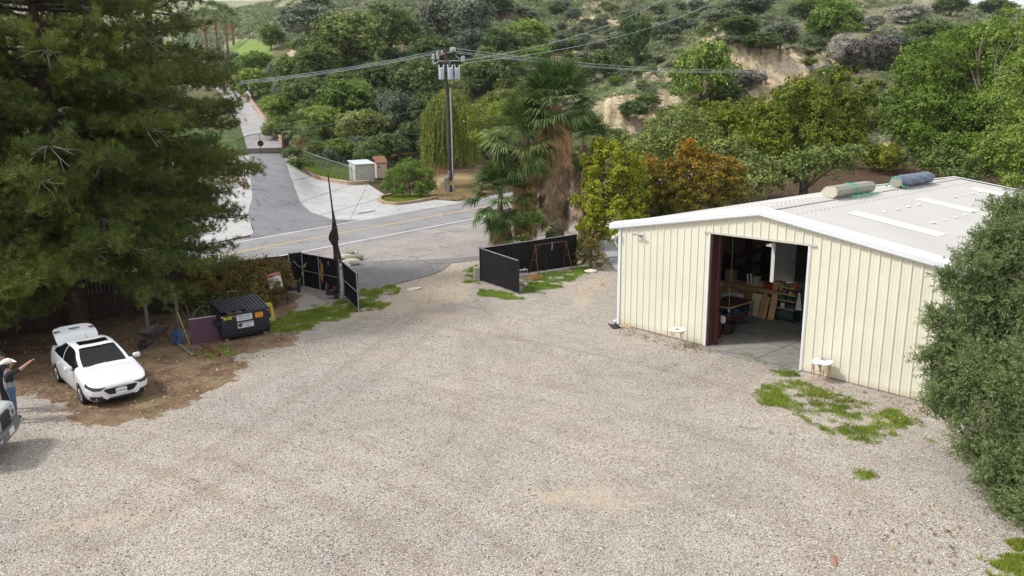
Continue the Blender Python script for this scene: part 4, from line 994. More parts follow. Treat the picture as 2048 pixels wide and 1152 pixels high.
# flag pole with furled cloth
q = un(679, 591); t = thing('flag_pole', 'tall thin black pole with a tattered furled flag at the left gate', 'flag pole', (q[0], q[1], 0))
mb = MB(); mb.tube([(0, 0, 0), (0, 0, 2.0), (-.06, 0, 4.0), (-.16, 0, 5.72)], [.09, .07, .045, .03], 8); mb.build('pole', M('weathered_pole', (.035, .03, .03), .6, var=.3), t)
mb = MB(); pr = [(0.03, 4.15), (.06, 3.95), (.08, 3.6), (.12, 3.25), (.15, 2.95), (.17, 2.75), (.14, 2.66), (.125, 2.4), (.14, 2.15), (.17, 1.9), (.18, 1.7), (.12, 1.58), (.05, 1.55)]; n = 14; vs = []
for i, (r, z) in enumerate(pr):
    for k in range(n):
        a = 2 * PI * k / n; rr_ = r * (1 + .22 * math.sin(a * 3 + i * .7)); vs.append((rr_ * math.cos(a) - .06 + (4.1 - z) * .03 - (.12 if 2.6 < z < 3 and math.cos(a) < 0 else 0), rr_ * .6 * math.sin(a), z))
mb.add(vs, [(i * n + k, i * n + (k + 1) % n, (i + 1) * n + (k + 1) % n, (i + 1) * n + k) for i in range(len(pr) - 1) for k in range(n)])
mb.build('furled_flag', M('dark_red_flag', (.03, .02, .02), .85, var=.4, scale=3, dirt=((.26, .07, .025), .55)), t, smooth=True)
mb = MB(); mb.lathe([(.0, 5.70), (.04, 5.72), (.04, 5.78), (0, 5.8)], (-.16, 0, 0), 8); mb.build('finial', M_BLK, t)
# coil on the gate, cone, engine, brick, leaning post
q = A.lerp(Bp, .56); t = thing('rope_coil', 'yellow rope and strap bundle hung on the wide gate leaf', 'rope', (q.x, q.y, 0), dirz(A, Bp))
mb = MB()
for k in range(4): mb.tube([(.11 * math.cos(a) + .02 * k, -.08 - .02 * k, 1.02 + .28 * math.sin(a) - .03 * k) for a in [j * PI / 6 for j in range(13)]], .014, 5)
mb.build('coil', M('yellow_rope', (.36, .26, .07), .8), t)
mb = MB(); mb.tube([(0, -.07, 1.45), (.02, -.08, 1.25), (-.03, -.09, 1.0), (.02, -.1, .5)], [.05, .07, .05, .02], 6); mb.build('strap', M('orange_strap', (.40, .17, .04), .8, var=.3), t)
for k, f in enumerate((.53, .74)):
    q = A.lerp(Bp, f); t = thing('padlock_ring', 'grey oval ring %s on the wide gate leaf' % ('above the rope coil' if k == 0 else 'nearer the flag pole'), 'ring', (q.x, q.y, 1.52), dirz(A, Bp), 'rings on the wide gate leaf')
    mb = MB(); mb.tube([(.05 * math.cos(a), -.07, .09 * math.sin(a)) for a in [j * PI / 6 for j in range(13)]], .012, 5); mb.build('ring', M_PIPE, t)
    mb = MB(); mb.box((0, -.06, .1), (.03, .02, .05)); mb.build('clip', M_DKM, t)
q = un(656, 585); t = thing('traffic_cone', 'orange traffic cone with white bands beside the wide gate leaf', 'cone', (q[0], q[1], .02))
M_OR = M('orange_plastic', (.55, .10, .03), .5); mb = MB(); mb.box((0, 0, .02), (.36, .36, .04), bev=.02); mb.build('base', M_OR, t)
mb = MB(); mb.lathe([(.13, .04), (.103, .2)], n=20); mb.lathe([(.082, .33), (.062, .45)], n=20); mb.lathe([(.045, .55), (.025, .68), (0, .685)], n=20); mb.build('cone_body', M_OR, t)
mb = MB(); mb.lathe([(.104, .2), (.082, .33)], n=20); mb.lathe([(.063, .45), (.045, .55)], n=20); mb.build('band', M_WHT, t)
q = un(662, 597); t = thing('engine_cart', 'small black engine on a grey tubular frame at the foot of the flag pole', 'engine', (q[0], q[1], .02), .3)
mb = MB(); mb.box((0, .0, .3), (.42, .32, .26), bev=.04); mb.tube([(-.12, -.1, .4), (-.12, -.1, .62)], .07, 10); mb.build('engine', M_BLK, t)
mb = MB(); mb.tube([(.2, -.05, .4), (.2, -.05, .55)], .09, 12); mb.build('tank', M('dull_red', (.15, .03, .02), .5), t)
for s in (-1, 1): mb = MB(); mb.tube([(-.4, s * .22, .05), (.1, s * .22, .12), (.42, s * .22, .12), (.5, s * .2, .7)], .02, 6); mb.build('frame', M_PIPE, t)
for s in (-1, 1): mb = MB(); mb.tube([(.25, s * .26 - .03, .12), (.25, s * .26 + .03, .12)], .12, 14); mb.build('wheel', M_BLK, t)
q = un(677, 597); mb = MB(); mb.box((0, 0, .05), (.34, .12, .09), bev=.01); o = mb.build('brick', M('white_brick', (.6, .6, .55), .9), None, loc=(q[0], q[1], .02), rot=(0, 0, .35)); tag(o, 'white brick lying on the grass under the flag pole', 'brick')
q = un(598, 585); t = thing('latch_post', 'short black stub post with a leaning yellow and black bar by the gate', 'post', (q[0], q[1], 0))
mb = MB(); mb.tube([(0, 0, 0), (0, 0, .55)], .07, 8); mb.build('stub', M_BLK, t)
for k in range(5):
    a = Vector((.02, 0, .5)).lerp(Vector((.42, .1, 1.45)), k / 5); b = Vector((.02, 0, .5)).lerp(Vector((.42, .1, 1.45)), (k + 1) / 5)
    mb = MB(); mb.tube([a, b], .025, 6); mb.build('bar', M('safety_yellow', (.55, .42, .05), .6) if k % 2 == 0 else M_BLK, t)
mb = MB(); mb.tube([(.42, .1, 1.4), (.1, .3, 1.2), (-.1, .4, 1.3), (-.3, .5, 1.5)], .012, 5); mb.build('chain', M_PIPE, t)

# ---- dumpster
p0 = g2(447, 687); p1 = g2(531, 671); ang = dirz(p0, p1)
t = thing('dumpster', 'black plastic-lidded steel trash dumpster with white and yellow stickers', 'dumpster', (p0.x, p0.y, 0), ang)
DW, DD = 1.85, 1.25
M_DU = M('black_dumpster_steel', (.016, .018, .026), .45, var=.25, scale=3)
mb = MB(); vs = [(.03, .05, .14), (DW - .03, .05, .14), (DW - .03, DD, .14), (.03, DD, .14), (0, 0, .28), (DW, 0, .28), (DW, DD, .28), (0, DD, .28), (0, 0, 1.08), (DW, 0, 1.08), (DW, DD, 1.36), (0, DD, 1.36)]
fs = [(3, 2, 1, 0), (0, 1, 5, 4), (1, 2, 6, 5), (2, 3, 7, 6), (3, 0, 4, 7), (4, 5, 9, 8), (5, 6, 10, 9), (6, 7, 11, 10), (7, 4, 8, 11)]
iv = [(.05, .05, 1.075), (DW - .05, .05, 1.075), (DW - .05, DD - .05, 1.35), (.05, DD - .05, 1.35), (.05, .05, .8), (DW - .05, .05, .8), (DW - .05, DD - .05, .8), (.05, DD - .05, .8)]
o_ = 12; vs += iv; fs += [(8, 9, o_ + 1, o_), (9, 10, o_ + 2, o_ + 1), (10, 11, o_ + 3, o_ + 2), (11, 8, o_, o_ + 3), (o_, o_ + 1, o_ + 5, o_ + 4), (o_ + 1, o_ + 2, o_ + 6, o_ + 5), (o_ + 2, o_ + 3, o_ + 7, o_ + 6), (o_ + 3, o_, o_ + 4, o_ + 7), (o_ + 4, o_ + 5, o_ + 6, o_ + 7)]
mb.add(vs, fs); mb.build('container', M_DU, t)
mb = MB(); mb.box((DW / 2, -.012, .44), (DW - .1, .03, .05)); mb.box((DW / 2, -.012, .72), (DW - .5, .02, .03)); mb.box((DW / 2, -.02, 1.07), (DW + .04, .05, .05)); mb.build('rib', M_DU, t)
for s_ in (0, 1):
    x = -.06 if s_ == 0 else DW + .06; mb = MB(); mb.box((x, .55, .75), (.12, .9, .16)); mb.build('fork_pocket', M_DU, t)
LID = M('black_lid_plastic', (.03, .034, .042), .38, var=.2)
for k, x0 in enumerate((.0, DW / 2 + .01)):
    mb = MB(); w_ = DW / 2 - .02; n = 7; P = []
    for i in range(n):
        a = x0 + w_ * i / n; q_ = w_ / n
        P += [(a, 0), (a + q_ * .45, 0), (a + q_ * .5, .045), (a + q_ * .95, .045)]
    P.append((x0 + w_, 0)); vs = []
    lift = .13 if k == 0 else .0
    for y, z in ((DD + .03, 1.40), (DD * .5, 1.27 + lift * .5), (-.06, 1.10 + lift)):
        vs += [(x, y, z + q_) for x, q_ in P] + [(x, y, z - .02) for x, q_ in P]
    m_ = len(P); fs = []
    for r in range(2):
        for i in range(m_ - 1):
            a = r * 2 * m_ + i; fs.append((a, a + 1, a + 1 + 2 * m_, a + 2 * m_)); a += m_; fs.append((a, a + 2 * m_, a + 1 + 2 * m_, a + 1))
    for i in range(m_ - 1): a = 4 * m_ + i; fs.append((a, a + 1, a + 1 + m_, a + m_))
    mb.add(vs, fs); mb.build('lid', LID, t)
for x, y in ((.18, .12), (DW - .18, .12), (.18, DD - .12), (DW - .18, DD - .12)):
    mb = MB(); mb.tube([(x, y - .025, .07), (x, y + .025, .07)], .07, 12); mb.box((x, y, .12), (.08, .08, .05)); mb.build('wheel', M_GRY, t)
t2 = thing('trash_bags', 'pale trash sticking out under the raised left lid of the dumpster', 'trash', (p0.x, p0.y, 0), ang)
mb = MB(); mb.lathe([(.0, .0), (.18, .04), (.22, .14), (.1, .24), (0, .26)], (.75, .25, .86), 10, sq=.7); mb.build('bag', M('beige_bag', (.42, .34, .26), .7, var=.2), t2, smooth=True)
mb = MB(); mb.T = Matrix.Translation((.55, .12, 1.02)) @ Matrix.Rotation(.25, 4, 'Y') @ Matrix.Rotation(.4, 4, 'X'); mb.box((0, 0, 0), (.55, .3, .02)); mb.build('cardboard', M('cardboard', (.45, .33, .22), .9), t2)
def text(body, size, mat, parent, loc, rot, ext=.002, name='lettering', align='CENTER'):
    cu = D.curves.new(name, 'FONT'); cu.body = body; cu.size = size; cu.extrude = ext; cu.align_x = align; cu.align_y = 'CENTER'
    o = D.objects.new(name, cu); COL.objects.link(o)
    dg = bpy.context.evaluated_depsgraph_get(); me = D.meshes.new_from_object(o.evaluated_get(dg)); D.objects.remove(o)
    me.materials.clear(); me.materials.append(mat); o = D.objects.new(name, me); COL.objects.link(o); o.parent = parent; o.location = loc; o.rotation_euler = rot; return o
def sticker(x, z, w_, h_, mat): 
    mb = MB(); mb.box((x, -.006, z), (w_, .006, h_)); return mb.build('sticker', mat, t)
SW = M('sticker_white', (.62, .66, .72), .5, var=.04); SY = M('sticker_yellow', (.60, .55, .04), .5); SO = M('sticker_orange', (.75, .30, .02), .5)
INK = M('ink_black', (.03, .03, .04), .6); INKB = M('ink_dark', (.06, .05, .10), .6)
s1_ = sticker(.88, .89, .60, .24, SW); text('TRASH ONLY', .085, INK, s1_, (.88, -.011, .95), (PI / 2, 0, 0)); text('NO HAZARDOUS WASTE', .038, INKB, s1_, (.88, -.011, .885), (PI / 2, 0, 0)); text('A B C D  E F G H', .045, INKB, s1_, (.88, -.011, .82), (PI / 2, 0, 0)) if False else None
mb = MB()
for k in range(9): mb.box((.66 + k * .055, -.011, .825), (.03, .003, .028))
mb.build('small_print', INKB, s1_)
s2_ = sticker(.91, .60, .62, .24, SW); text('BURRTEC', .10, INKB, s2_, (1.0, -.011, .65), (PI / 2, 0, 0)); text('WASTE', .05, INKB, s2_, (.96, -.011, .57), (PI / 2, 0, 0)); text('RECYCLING', .035, INKB, s2_, (1.0, -.011, .525), (PI / 2, 0, 0))
mb = MB(); mb.T = Matrix.Translation((.70, -.010, .60)) @ Matrix.Rotation(PI / 2, 4, 'X'); mb.lathe([(.045, 0), (.085, 0), (.085, .004), (.045, .004), (.045, 0)], n=24); mb.build('emblem_ring', INK, s2_)
mb = MB(); mb.T = Matrix.Translation((.70, -.010, .60)) @ Matrix.Rotation(PI / 2, 4, 'X'); mb.lathe([(.04, 0), (.04, .004), (0, .004)], n=20); mb.build('emblem_disc', M('emblem_red', (.25, .06, .05), .5), s2_)
s3_ = sticker(1.45, .89, .30, .20, SO); 
mb = MB()
for z, w_ in ((.95, .22), (.90, .18), (.85, .24)): mb.box((1.45, -.011, z), (w_, .003, .016))
mb.build('small_print', M('ink_brown', (.25, .08, .02), .6), s3_)
s4_ = sticker(.24, .94, .30, .10, SY); mb = MB(); mb.box((.24, -.011, .945), (.2, .003, .03)); mb.box((.24, -.011, .915), (.14, .003, .012)); mb.build('small_print', INK, s4_)
s5_ = sticker(.04, 1.02, .07, .05, M_WHT); s6_ = sticker(DW - .05, 1.04, .08, .05, M_WHT)
# ---- yellow plastic board, sign stand
q = un(541, 645); t = thing('yellow_board', 'yellow plastic caution board with dark square panel leaning right of the dumpster', 'board', (q[0], q[1], .01), ang + .1)
mb = MB(); mb.T = Matrix.Rotation(-.22, 4, 'X'); mb.prism([(-.27, .0), (.25, .0), (.22, .75), (.14, .84), (-.14, .84), (-.24, .75)], 0, .03, Matrix(((1, 0, 0, 0), (0, 0, 1, 0), (0, 1, 0, 0), (0, 0, 0, 1)))); mb.build('panel', M('dull_yellow_plastic', (.45, .38, .03), .5), t)
mb = MB(); mb.T = Matrix.Rotation(-.22, 4, 'X'); mb.box((-.03, -.004, .52), (.28, .006, .28)); mb.build('label_square', M('brown_label', (.26, .09, .02), .6), t)
mb = MB(); mb.T = Matrix.Rotation(-.22, 4, 'X'); mb.box((-.01, -.004, .09), (.48, .006, .16)); mb.build('faded_strip', M('faded_grey_strip', (.38, .34, .22), .6), t)
q = un(562, 610); t = thing('sign_stand', 'black stand holding a red and white warning sign by the autumn shrub', 'sign', (q[0], q[1], 0), .35)
for x in (-.3, .3):
    mb = MB(); mb.tube([(x, -.22, 0), (x, 0, .95)], .024, 6); mb.tube([(x, .25, 0), (x, 0, .95)], .024, 6); mb.build('leg', M_BLK, t)
for z in (.25, .6): mb = MB(); mb.tube([(-.3, -.2 + z * .2, z), (.3, -.2 + z * .2, z)], .018, 6); mb.build('crossbar', M_BLK, t)
mb = MB(); mb.T = Matrix.Rotation(-.15, 4, 'Y'); mb.box((0, -.03, 1.12), (.58, .03, .78)); bd = mb.build('signboard', M_WHT, t)
RED = M('sign_red', (.50, .04, .04), .5)
mb = MB(); mb.T = Matrix.Rotation(-.15, 4, 'Y'); mb.box((0, -.048, 1.44), (.56, .006, .13)); mb.box((0, -.048, .79), (.56, .006, .10)); mb.build('red_band', RED, bd)
text('NOTICE', .10, M_WHT, bd, (-.2, -.053, 1.45), (PI / 2, .15, 0)); text('PERMITTED', .085, INKB, bd, (-.17, -.049, 1.12), (PI / 2, .15, 0)); text('NOT', .07, INKB, bd, (-.18, -.049, 1.22), (PI / 2, .15, 0)); text('ENTRY', .06, INKB, bd, (-.15, -.049, 1.0), (PI / 2, .15, 0))
# ---- clutter under the pines
q0 = g2(388, 690); q1 = g2(440, 682)
t = thing('purple_board', 'dull purple panel with a pale top edge leaning beside the dumpster', 'board', (q0.x, q0.y, .01), dirz(q0, q1))
mb = MB(); mb.T = Matrix.Rotation(-.2, 4, 'X'); mb.box((.5, 0, .48), (1.15, .03, .96)); mb.build('panel', M('purple_panel', (.075, .03, .055), .6, var=.2), t)
mb = MB(); mb.T = Matrix.Rotation(-.2, 4, 'X'); mb.box((.5, 0, .975), (1.15, .045, .03)); mb.build('edge_strip', M('lilac_strip', (.45, .42, .48), .6), t)
q = un(357, 690); t = thing('blue_lid', 'round blue drum lid standing on edge under the pines', 'lid', (q[0], q[1], .01), -.3)
mb = MB(); mb.T = Matrix.Translation((0, 0, .31)) @ Matrix.Rotation(PI / 2 - .3, 4, 'X'); mb.lathe([(0, .03), (.26, .03), (.30, .02), (.315, -.02), (.30, -.03), (0, -.01)], n=32); mb.build('disc', M('faded_blue_plastic', (.03, .07, .13), .5, var=.25), t, smooth=True)
mb = MB(); mb.T = Matrix.Translation((0, 0, .31)) @ Matrix.Rotation(PI / 2 - .3, 4, 'X'); mb.lathe([(.04, .03), (.05, .06), (0, .065)], n=12); mb.build('bung', M_BLK, t)
for lb, a, b, r, col in (('grey-green pipe lying on the dirt below the blue lid', (359, 690), (386, 711), .045, (.22, .22, .16)), ('rust-brown square tube lying in front of the dumpster', (405, 688), (439, 710), .07, (.16, .07, .045))):
    a = Vector(un(*a, z=.05)); b = Vector(un(*b, z=.05)); t = thing('pipe', lb, 'pipe', a, 0); b = b - a; mb = MB(); mb.tube([(0, 0, .01), b], r, 12 if r < .05 else 4, cap=False); mb.tube([b * .01, b * .985], r * .8, 12 if r < .05 else 4); mb.build('tube', M('pp' + lb[:5], col, .7, var=.2), t)
    mb = MB(); dn = b.normalized(); mb.tube([b - dn * .05, b + dn * .01], r * 1.12, 12 if r < .05 else 4, cap=False); mb.build('end_rim', M('rim' + lb[:5], tuple(c * 2.2 for c in col), .6), t)
q = un(380, 690); mb = MB(); mb.tube([(0, 0, 0), (-.38, .12, 1.25)], .018, 6); o = mb.build('yellow_stick', M('yellow_cane', (.45, .32, .12), .7), None, loc=(q[0], q[1], 0)); tag(o, 'thin yellow stick leaning beside the purple panel', 'stick')
for i, (u, v, h, lb) in enumerate([(358, 662, 1.5, 'pale peeling post standing behind the blue lid'), (297, 668, 1.45, 'white-streaked post beside the wheelbarrow')]):
    q = un(u, v); t = thing('post', lb, 'post', (q[0], q[1], 0), .4 * i); mb = MB(); mb.tube([(0, 0, 0), (.01, 0, h)], .07, 8); mb.build('shaft', M('peeling_post', (.16, .14, .12), .8, var=.4, scale=6, dirt=((.55, .53, .5), .6)), t)
    mb = MB(); mb.lathe([(.085, h), (.085, h + .05), (0, h + .08)], n=10); mb.build('cap', M_GRY, t)
q = un(312, 690); t = thing('wheelbarrow', 'old dark wheelbarrow parked under the pines', 'wheelbarrow', (q[0], q[1], 0), -1.9)
mb = MB(); vs = [(-.3, -.2, .32), (.3, -.2, .32), (.3, .2, .32), (-.3, .2, .32), (-.45, -.36, .68), (.5, -.36, .62), (.5, .36, .62), (-.45, .36, .68), (-.41, -.33, .67), (.46, -.33, .61), (.46, .33, .61), (-.41, .33, .67), (-.28, -.18, .35), (.28, -.18, .35), (.28, .18, .35), (-.28, .18, .35)]
mb.add(vs, [(3, 2, 1, 0), (0, 1, 5, 4), (1, 2, 6, 5), (2, 3, 7, 6), (3, 0, 4, 7), (4, 5, 9, 8), (5, 6, 10, 9), (6, 7, 11, 10), (7, 4, 8, 11), (8, 9, 13, 12), (9, 10, 14, 13), (10, 11, 15, 14), (11, 8, 12, 15), (12, 13, 14, 15)]); mb.build('tray', M('rust_grey_tray', (.09, .08, .075), .7, .2, var=.3), t)
mb = MB(); mb.tube([(.62, -.04, .2), (.62, .04, .2)], .2, 18); mb.build('wheel', M_BLK, t)
for s in (-1, 1):
    mb = MB(); mb.tube([(.62, s * .06, .2), (.1, s * .2, .31), (-1.0, s * .3, .62)], .022, 6); mb.build('handle', M_DW, t)
    mb = MB(); mb.tube([(-.35, s * .22, .36), (-.45, s * .24, 0)], .018, 6); mb.build('leg', M_DKM, t)
q = un(455, 603, 1.0); t = thing('chair_frame', 'bent pale metal chair frame sticking up behind the dumpster', 'chair frame', (q[0] - .6, q[1] + 2.2, 0), .2)
for s in (-1, 1):
    mb = MB(); mb.tube([(s * .22, .3, 0), (s * .2, 0, .45), (s * .2, -.05, .95)], .015, 6); mb.tube([(s * .2, 0, .45), (s * .2, -.4, .45), (s * .22, -.45, 0)], .015, 6); mb.build('side_tube', M_PIPE, t)
mb = MB(); mb.tube([(-.2, -.05, .95), (.2, -.05, .95)], .015, 6); mb.tube([(-.2, -.4, .45), (.2, -.4, .45)], .015, 6); mb.tube([(-.2, 0, .6), (.2, 0, .6)], .015, 6); mb.build('crossbar', M_PIPE, t)
# ------------------------------------------------------------------ vehicles
import bmesh
def cr(P, t):
    """Catmull-Rom through list P (arrays) at param t"""
    n = len(P); i = min(int(t), n - 2); f = t - i
    p1, p2 = P[i], P[i + 1]; p0 = P[i - 1] if i > 0 else 2 * p1 - p2; p3 = P[i + 2] if i + 2 < n else 2 * p2 - p1
    return .5 * ((2 * p1) + (-p0 + p2) * f + (2 * p0 - 5 * p1 + 4 * p2 - p3) * f * f + (-p0 + 3 * p1 - 3 * p2 + p3) * f ** 3)
def loft_body(ST, sub_s, sub_c, matf, mats):
    """closed lofted shell mirrored about y=0; matf(ts,tc,x,y,z)->material index"""
    S = [np.array([[x, p[0], p[1]] for p in pts], float) for x, pts in ST]; ns = (len(S) - 1) * sub_s + 1; m = len(S[0]); nc = (m - 1) * sub_c + 1
    V = []; 
    for i in range(ns):
        ts = i / sub_s; sec = cr(S, ts)
        row = [cr(list(sec), j / sub_c) for j in range(nc)]
        row = [np.array([r[0], max(0, r[1]), r[2]]) for r in row]; row[0][1] = 0; row[-1][1] = 0
        full = row + [np.array([r[0], -r[1], r[2]]) for r in row[-2:0:-1]]
        V.append(full)
    k = len(V[0]); bm = bmesh.new(); vv = [[bm.verts.new(p) for p in r] for r in V]
    for i in range(ns - 1):
        for j in range(k):
            j2 = (j + 1) % k; f = bm.faces.new((vv[i][j], vv[i][j2], vv[i + 1][j2], vv[i + 1][j]))
            jj = j + .5 if j < nc - 1 else k - j - .5
            c = f.calc_center_median(); f.material_index = matf((i + .5) / sub_s, jj / sub_c, c.x, c.y, c.z); f.smooth = True
    f = bm.faces.new(vv[0]); f.material_index = 0; f = bm.faces.new(list(reversed(vv[-1]))); f.material_index = 0
    bmesh.ops.recalc_face_normals(bm, faces=bm.faces[:])
    me = D.meshes.new('shell'); bm.to_mesh(me); bm.free()
    for m_ in mats: me.materials.append(m_)
    return me
def cut_and_split(me, wheels, r, names, root, thick=0.0):
    """boolean out the wheel arches, then separate the faces of each material into named parts"""
    o = D.objects.new('tmp', me); COL.objects.link(o); cuts = []
    for (x, y, z) in wheels:
        mb = MB(); mb.tube([(x, y * .62, z), (x, y * 1.3, z)], r, 28); c = mb.build('cut', me.materials[0]); cuts.append(c)
        md = o.modifiers.new('b', 'BOOLEAN'); md.operation = 'DIFFERENCE'; md.object = c; md.solver = 'EXACT'
    bpy.context.view_layer.update(); dg = bpy.context.evaluated_depsgraph_get(); m2 = D.meshes.new_from_object(o.evaluated_get(dg))
    for c in cuts: D.objects.remove(c)
    D.objects.remove(o); out = {}
    for mi, nm in enumerate(names):
        bm = bmesh.new(); bm.from_mesh(m2)
        bmesh.ops.delete(bm, geom=[f for f in bm.faces if f.material_index != mi], context='FACES')
        if not bm.faces: bm.free(); continue
        # one object per connected island for windows
        isl = []; seen = set()
        for f in bm.faces:
            if f.index in seen: continue
            st = [f]; seen.add(f.index); g = []
            while st:
                q = st.pop(); g.append(q.index)
                for e in q.edges:
                    for h in e.link_faces:
                        if h.index not in seen: seen.add(h.index); st.append(h)
            isl.append(g)
        if mi == 0: isl = [sum(isl, [])]
        for g in isl:
            if len(g) < 2: continue
            gs = set(g); b2 = bm.copy(); b2.faces.ensure_lookup_table()
            bmesh.ops.delete(b2, geom=[f for f in b2.faces if f.index not in gs], context='FACES')
            for f in b2.faces: f.material_index = 0
            mm = D.meshes.new(nm); b2.to_mesh(mm); b2.free(); mm.materials.append(me.materials[mi]); ob = D.objects.new(nm, mm); COL.objects.link(ob); ob.parent = root; out.setdefault(nm, []).append(ob)
        bm.free()
    return out
def paint(name, col, rough=.25):
    m, nt, out = newmat(name); b = pbsdf(nt, out, col, rough, 0, .5, coat=.8); b.inputs['Coat Roughness'].default_value = .06; return m
def glassy(name, col=(.012, .014, .016)):
    m, nt, out = newmat(name); pbsdf(nt, out, col, .08, 0, .35); return m
P_WHITE = paint('pearl_white_paint', (.78, .79, .82)); P_SILV = paint('pale_grey_green_paint', (.62, .66, .64)); GLS = glassy('tinted_glass', (.008, .009, .010)); 
CHR = M('bright_chrome', (.75, .76, .78), .15, 1.0, var=.02); TYR = M('tyre_rubber', (.02, .02, .021), .85, var=.3, scale=9); ALY = M('alloy', (.42, .43, .45), .3, .9, var=.05)
LAMP = glassy('lamp_glass', (.30, .34, .35))
def wheel(root, x, y, r, w_, side, spokes=5):
    t = thing('wheel', None, None, (x, y, r)); t.parent = root; t.name = 'wheel'
    mb = MB(); R = Matrix.Rotation(-PI / 2 * side, 4, 'X'); h = w_ / 2
    mb.lathe([(r * .66, -h), (r * .9, -h), (r, -h * .7), (r, h * .7), (r * .93, h), (r * .68, h), (r * .66, h * .6)], n=32, rot=R); mb.build('tyre', TYR, t, smooth=True)
    mb = MB(); mb.lathe([(r * .66, -h * .5), (r * .68, h * .9), (r * .63, h * .95), (r * .60, h * .5), (r * .58, -h * .2), (0, -h * .2)], n=32, rot=R)
    for k in range(spokes * 2):
        a = (k // 2) * 2 * PI / spokes + (.17 if k % 2 else -.17); c, s = math.cos(a), math.sin(a); c2, s2 = math.cos((k // 2) * 2 * PI / spokes), math.sin((k // 2) * 2 * PI / spokes)
        mb.tube([R @ Vector((c2 * r * .1, s2 * r * .1, h * .75)), R @ Vector((c * r * .64, s * r * .64, h * .85))], r * .055, 4)
    mb.lathe([(r * .17, h * .55), (r * .17, h * .88), (0, h * .9)], n=14, rot=R); mb.build('rim', ALY, t)
    mb = MB(); mb.lathe([(r * .5, -h * .1), (r * .5, h * .1), (0, h * .12)], n=20, rot=R); mb.build('brake_disc', M_GRY, t)
    return t
def low(zb, wb): return [(0, zb), (wb * .8, zb), (wb, zb + .04)]
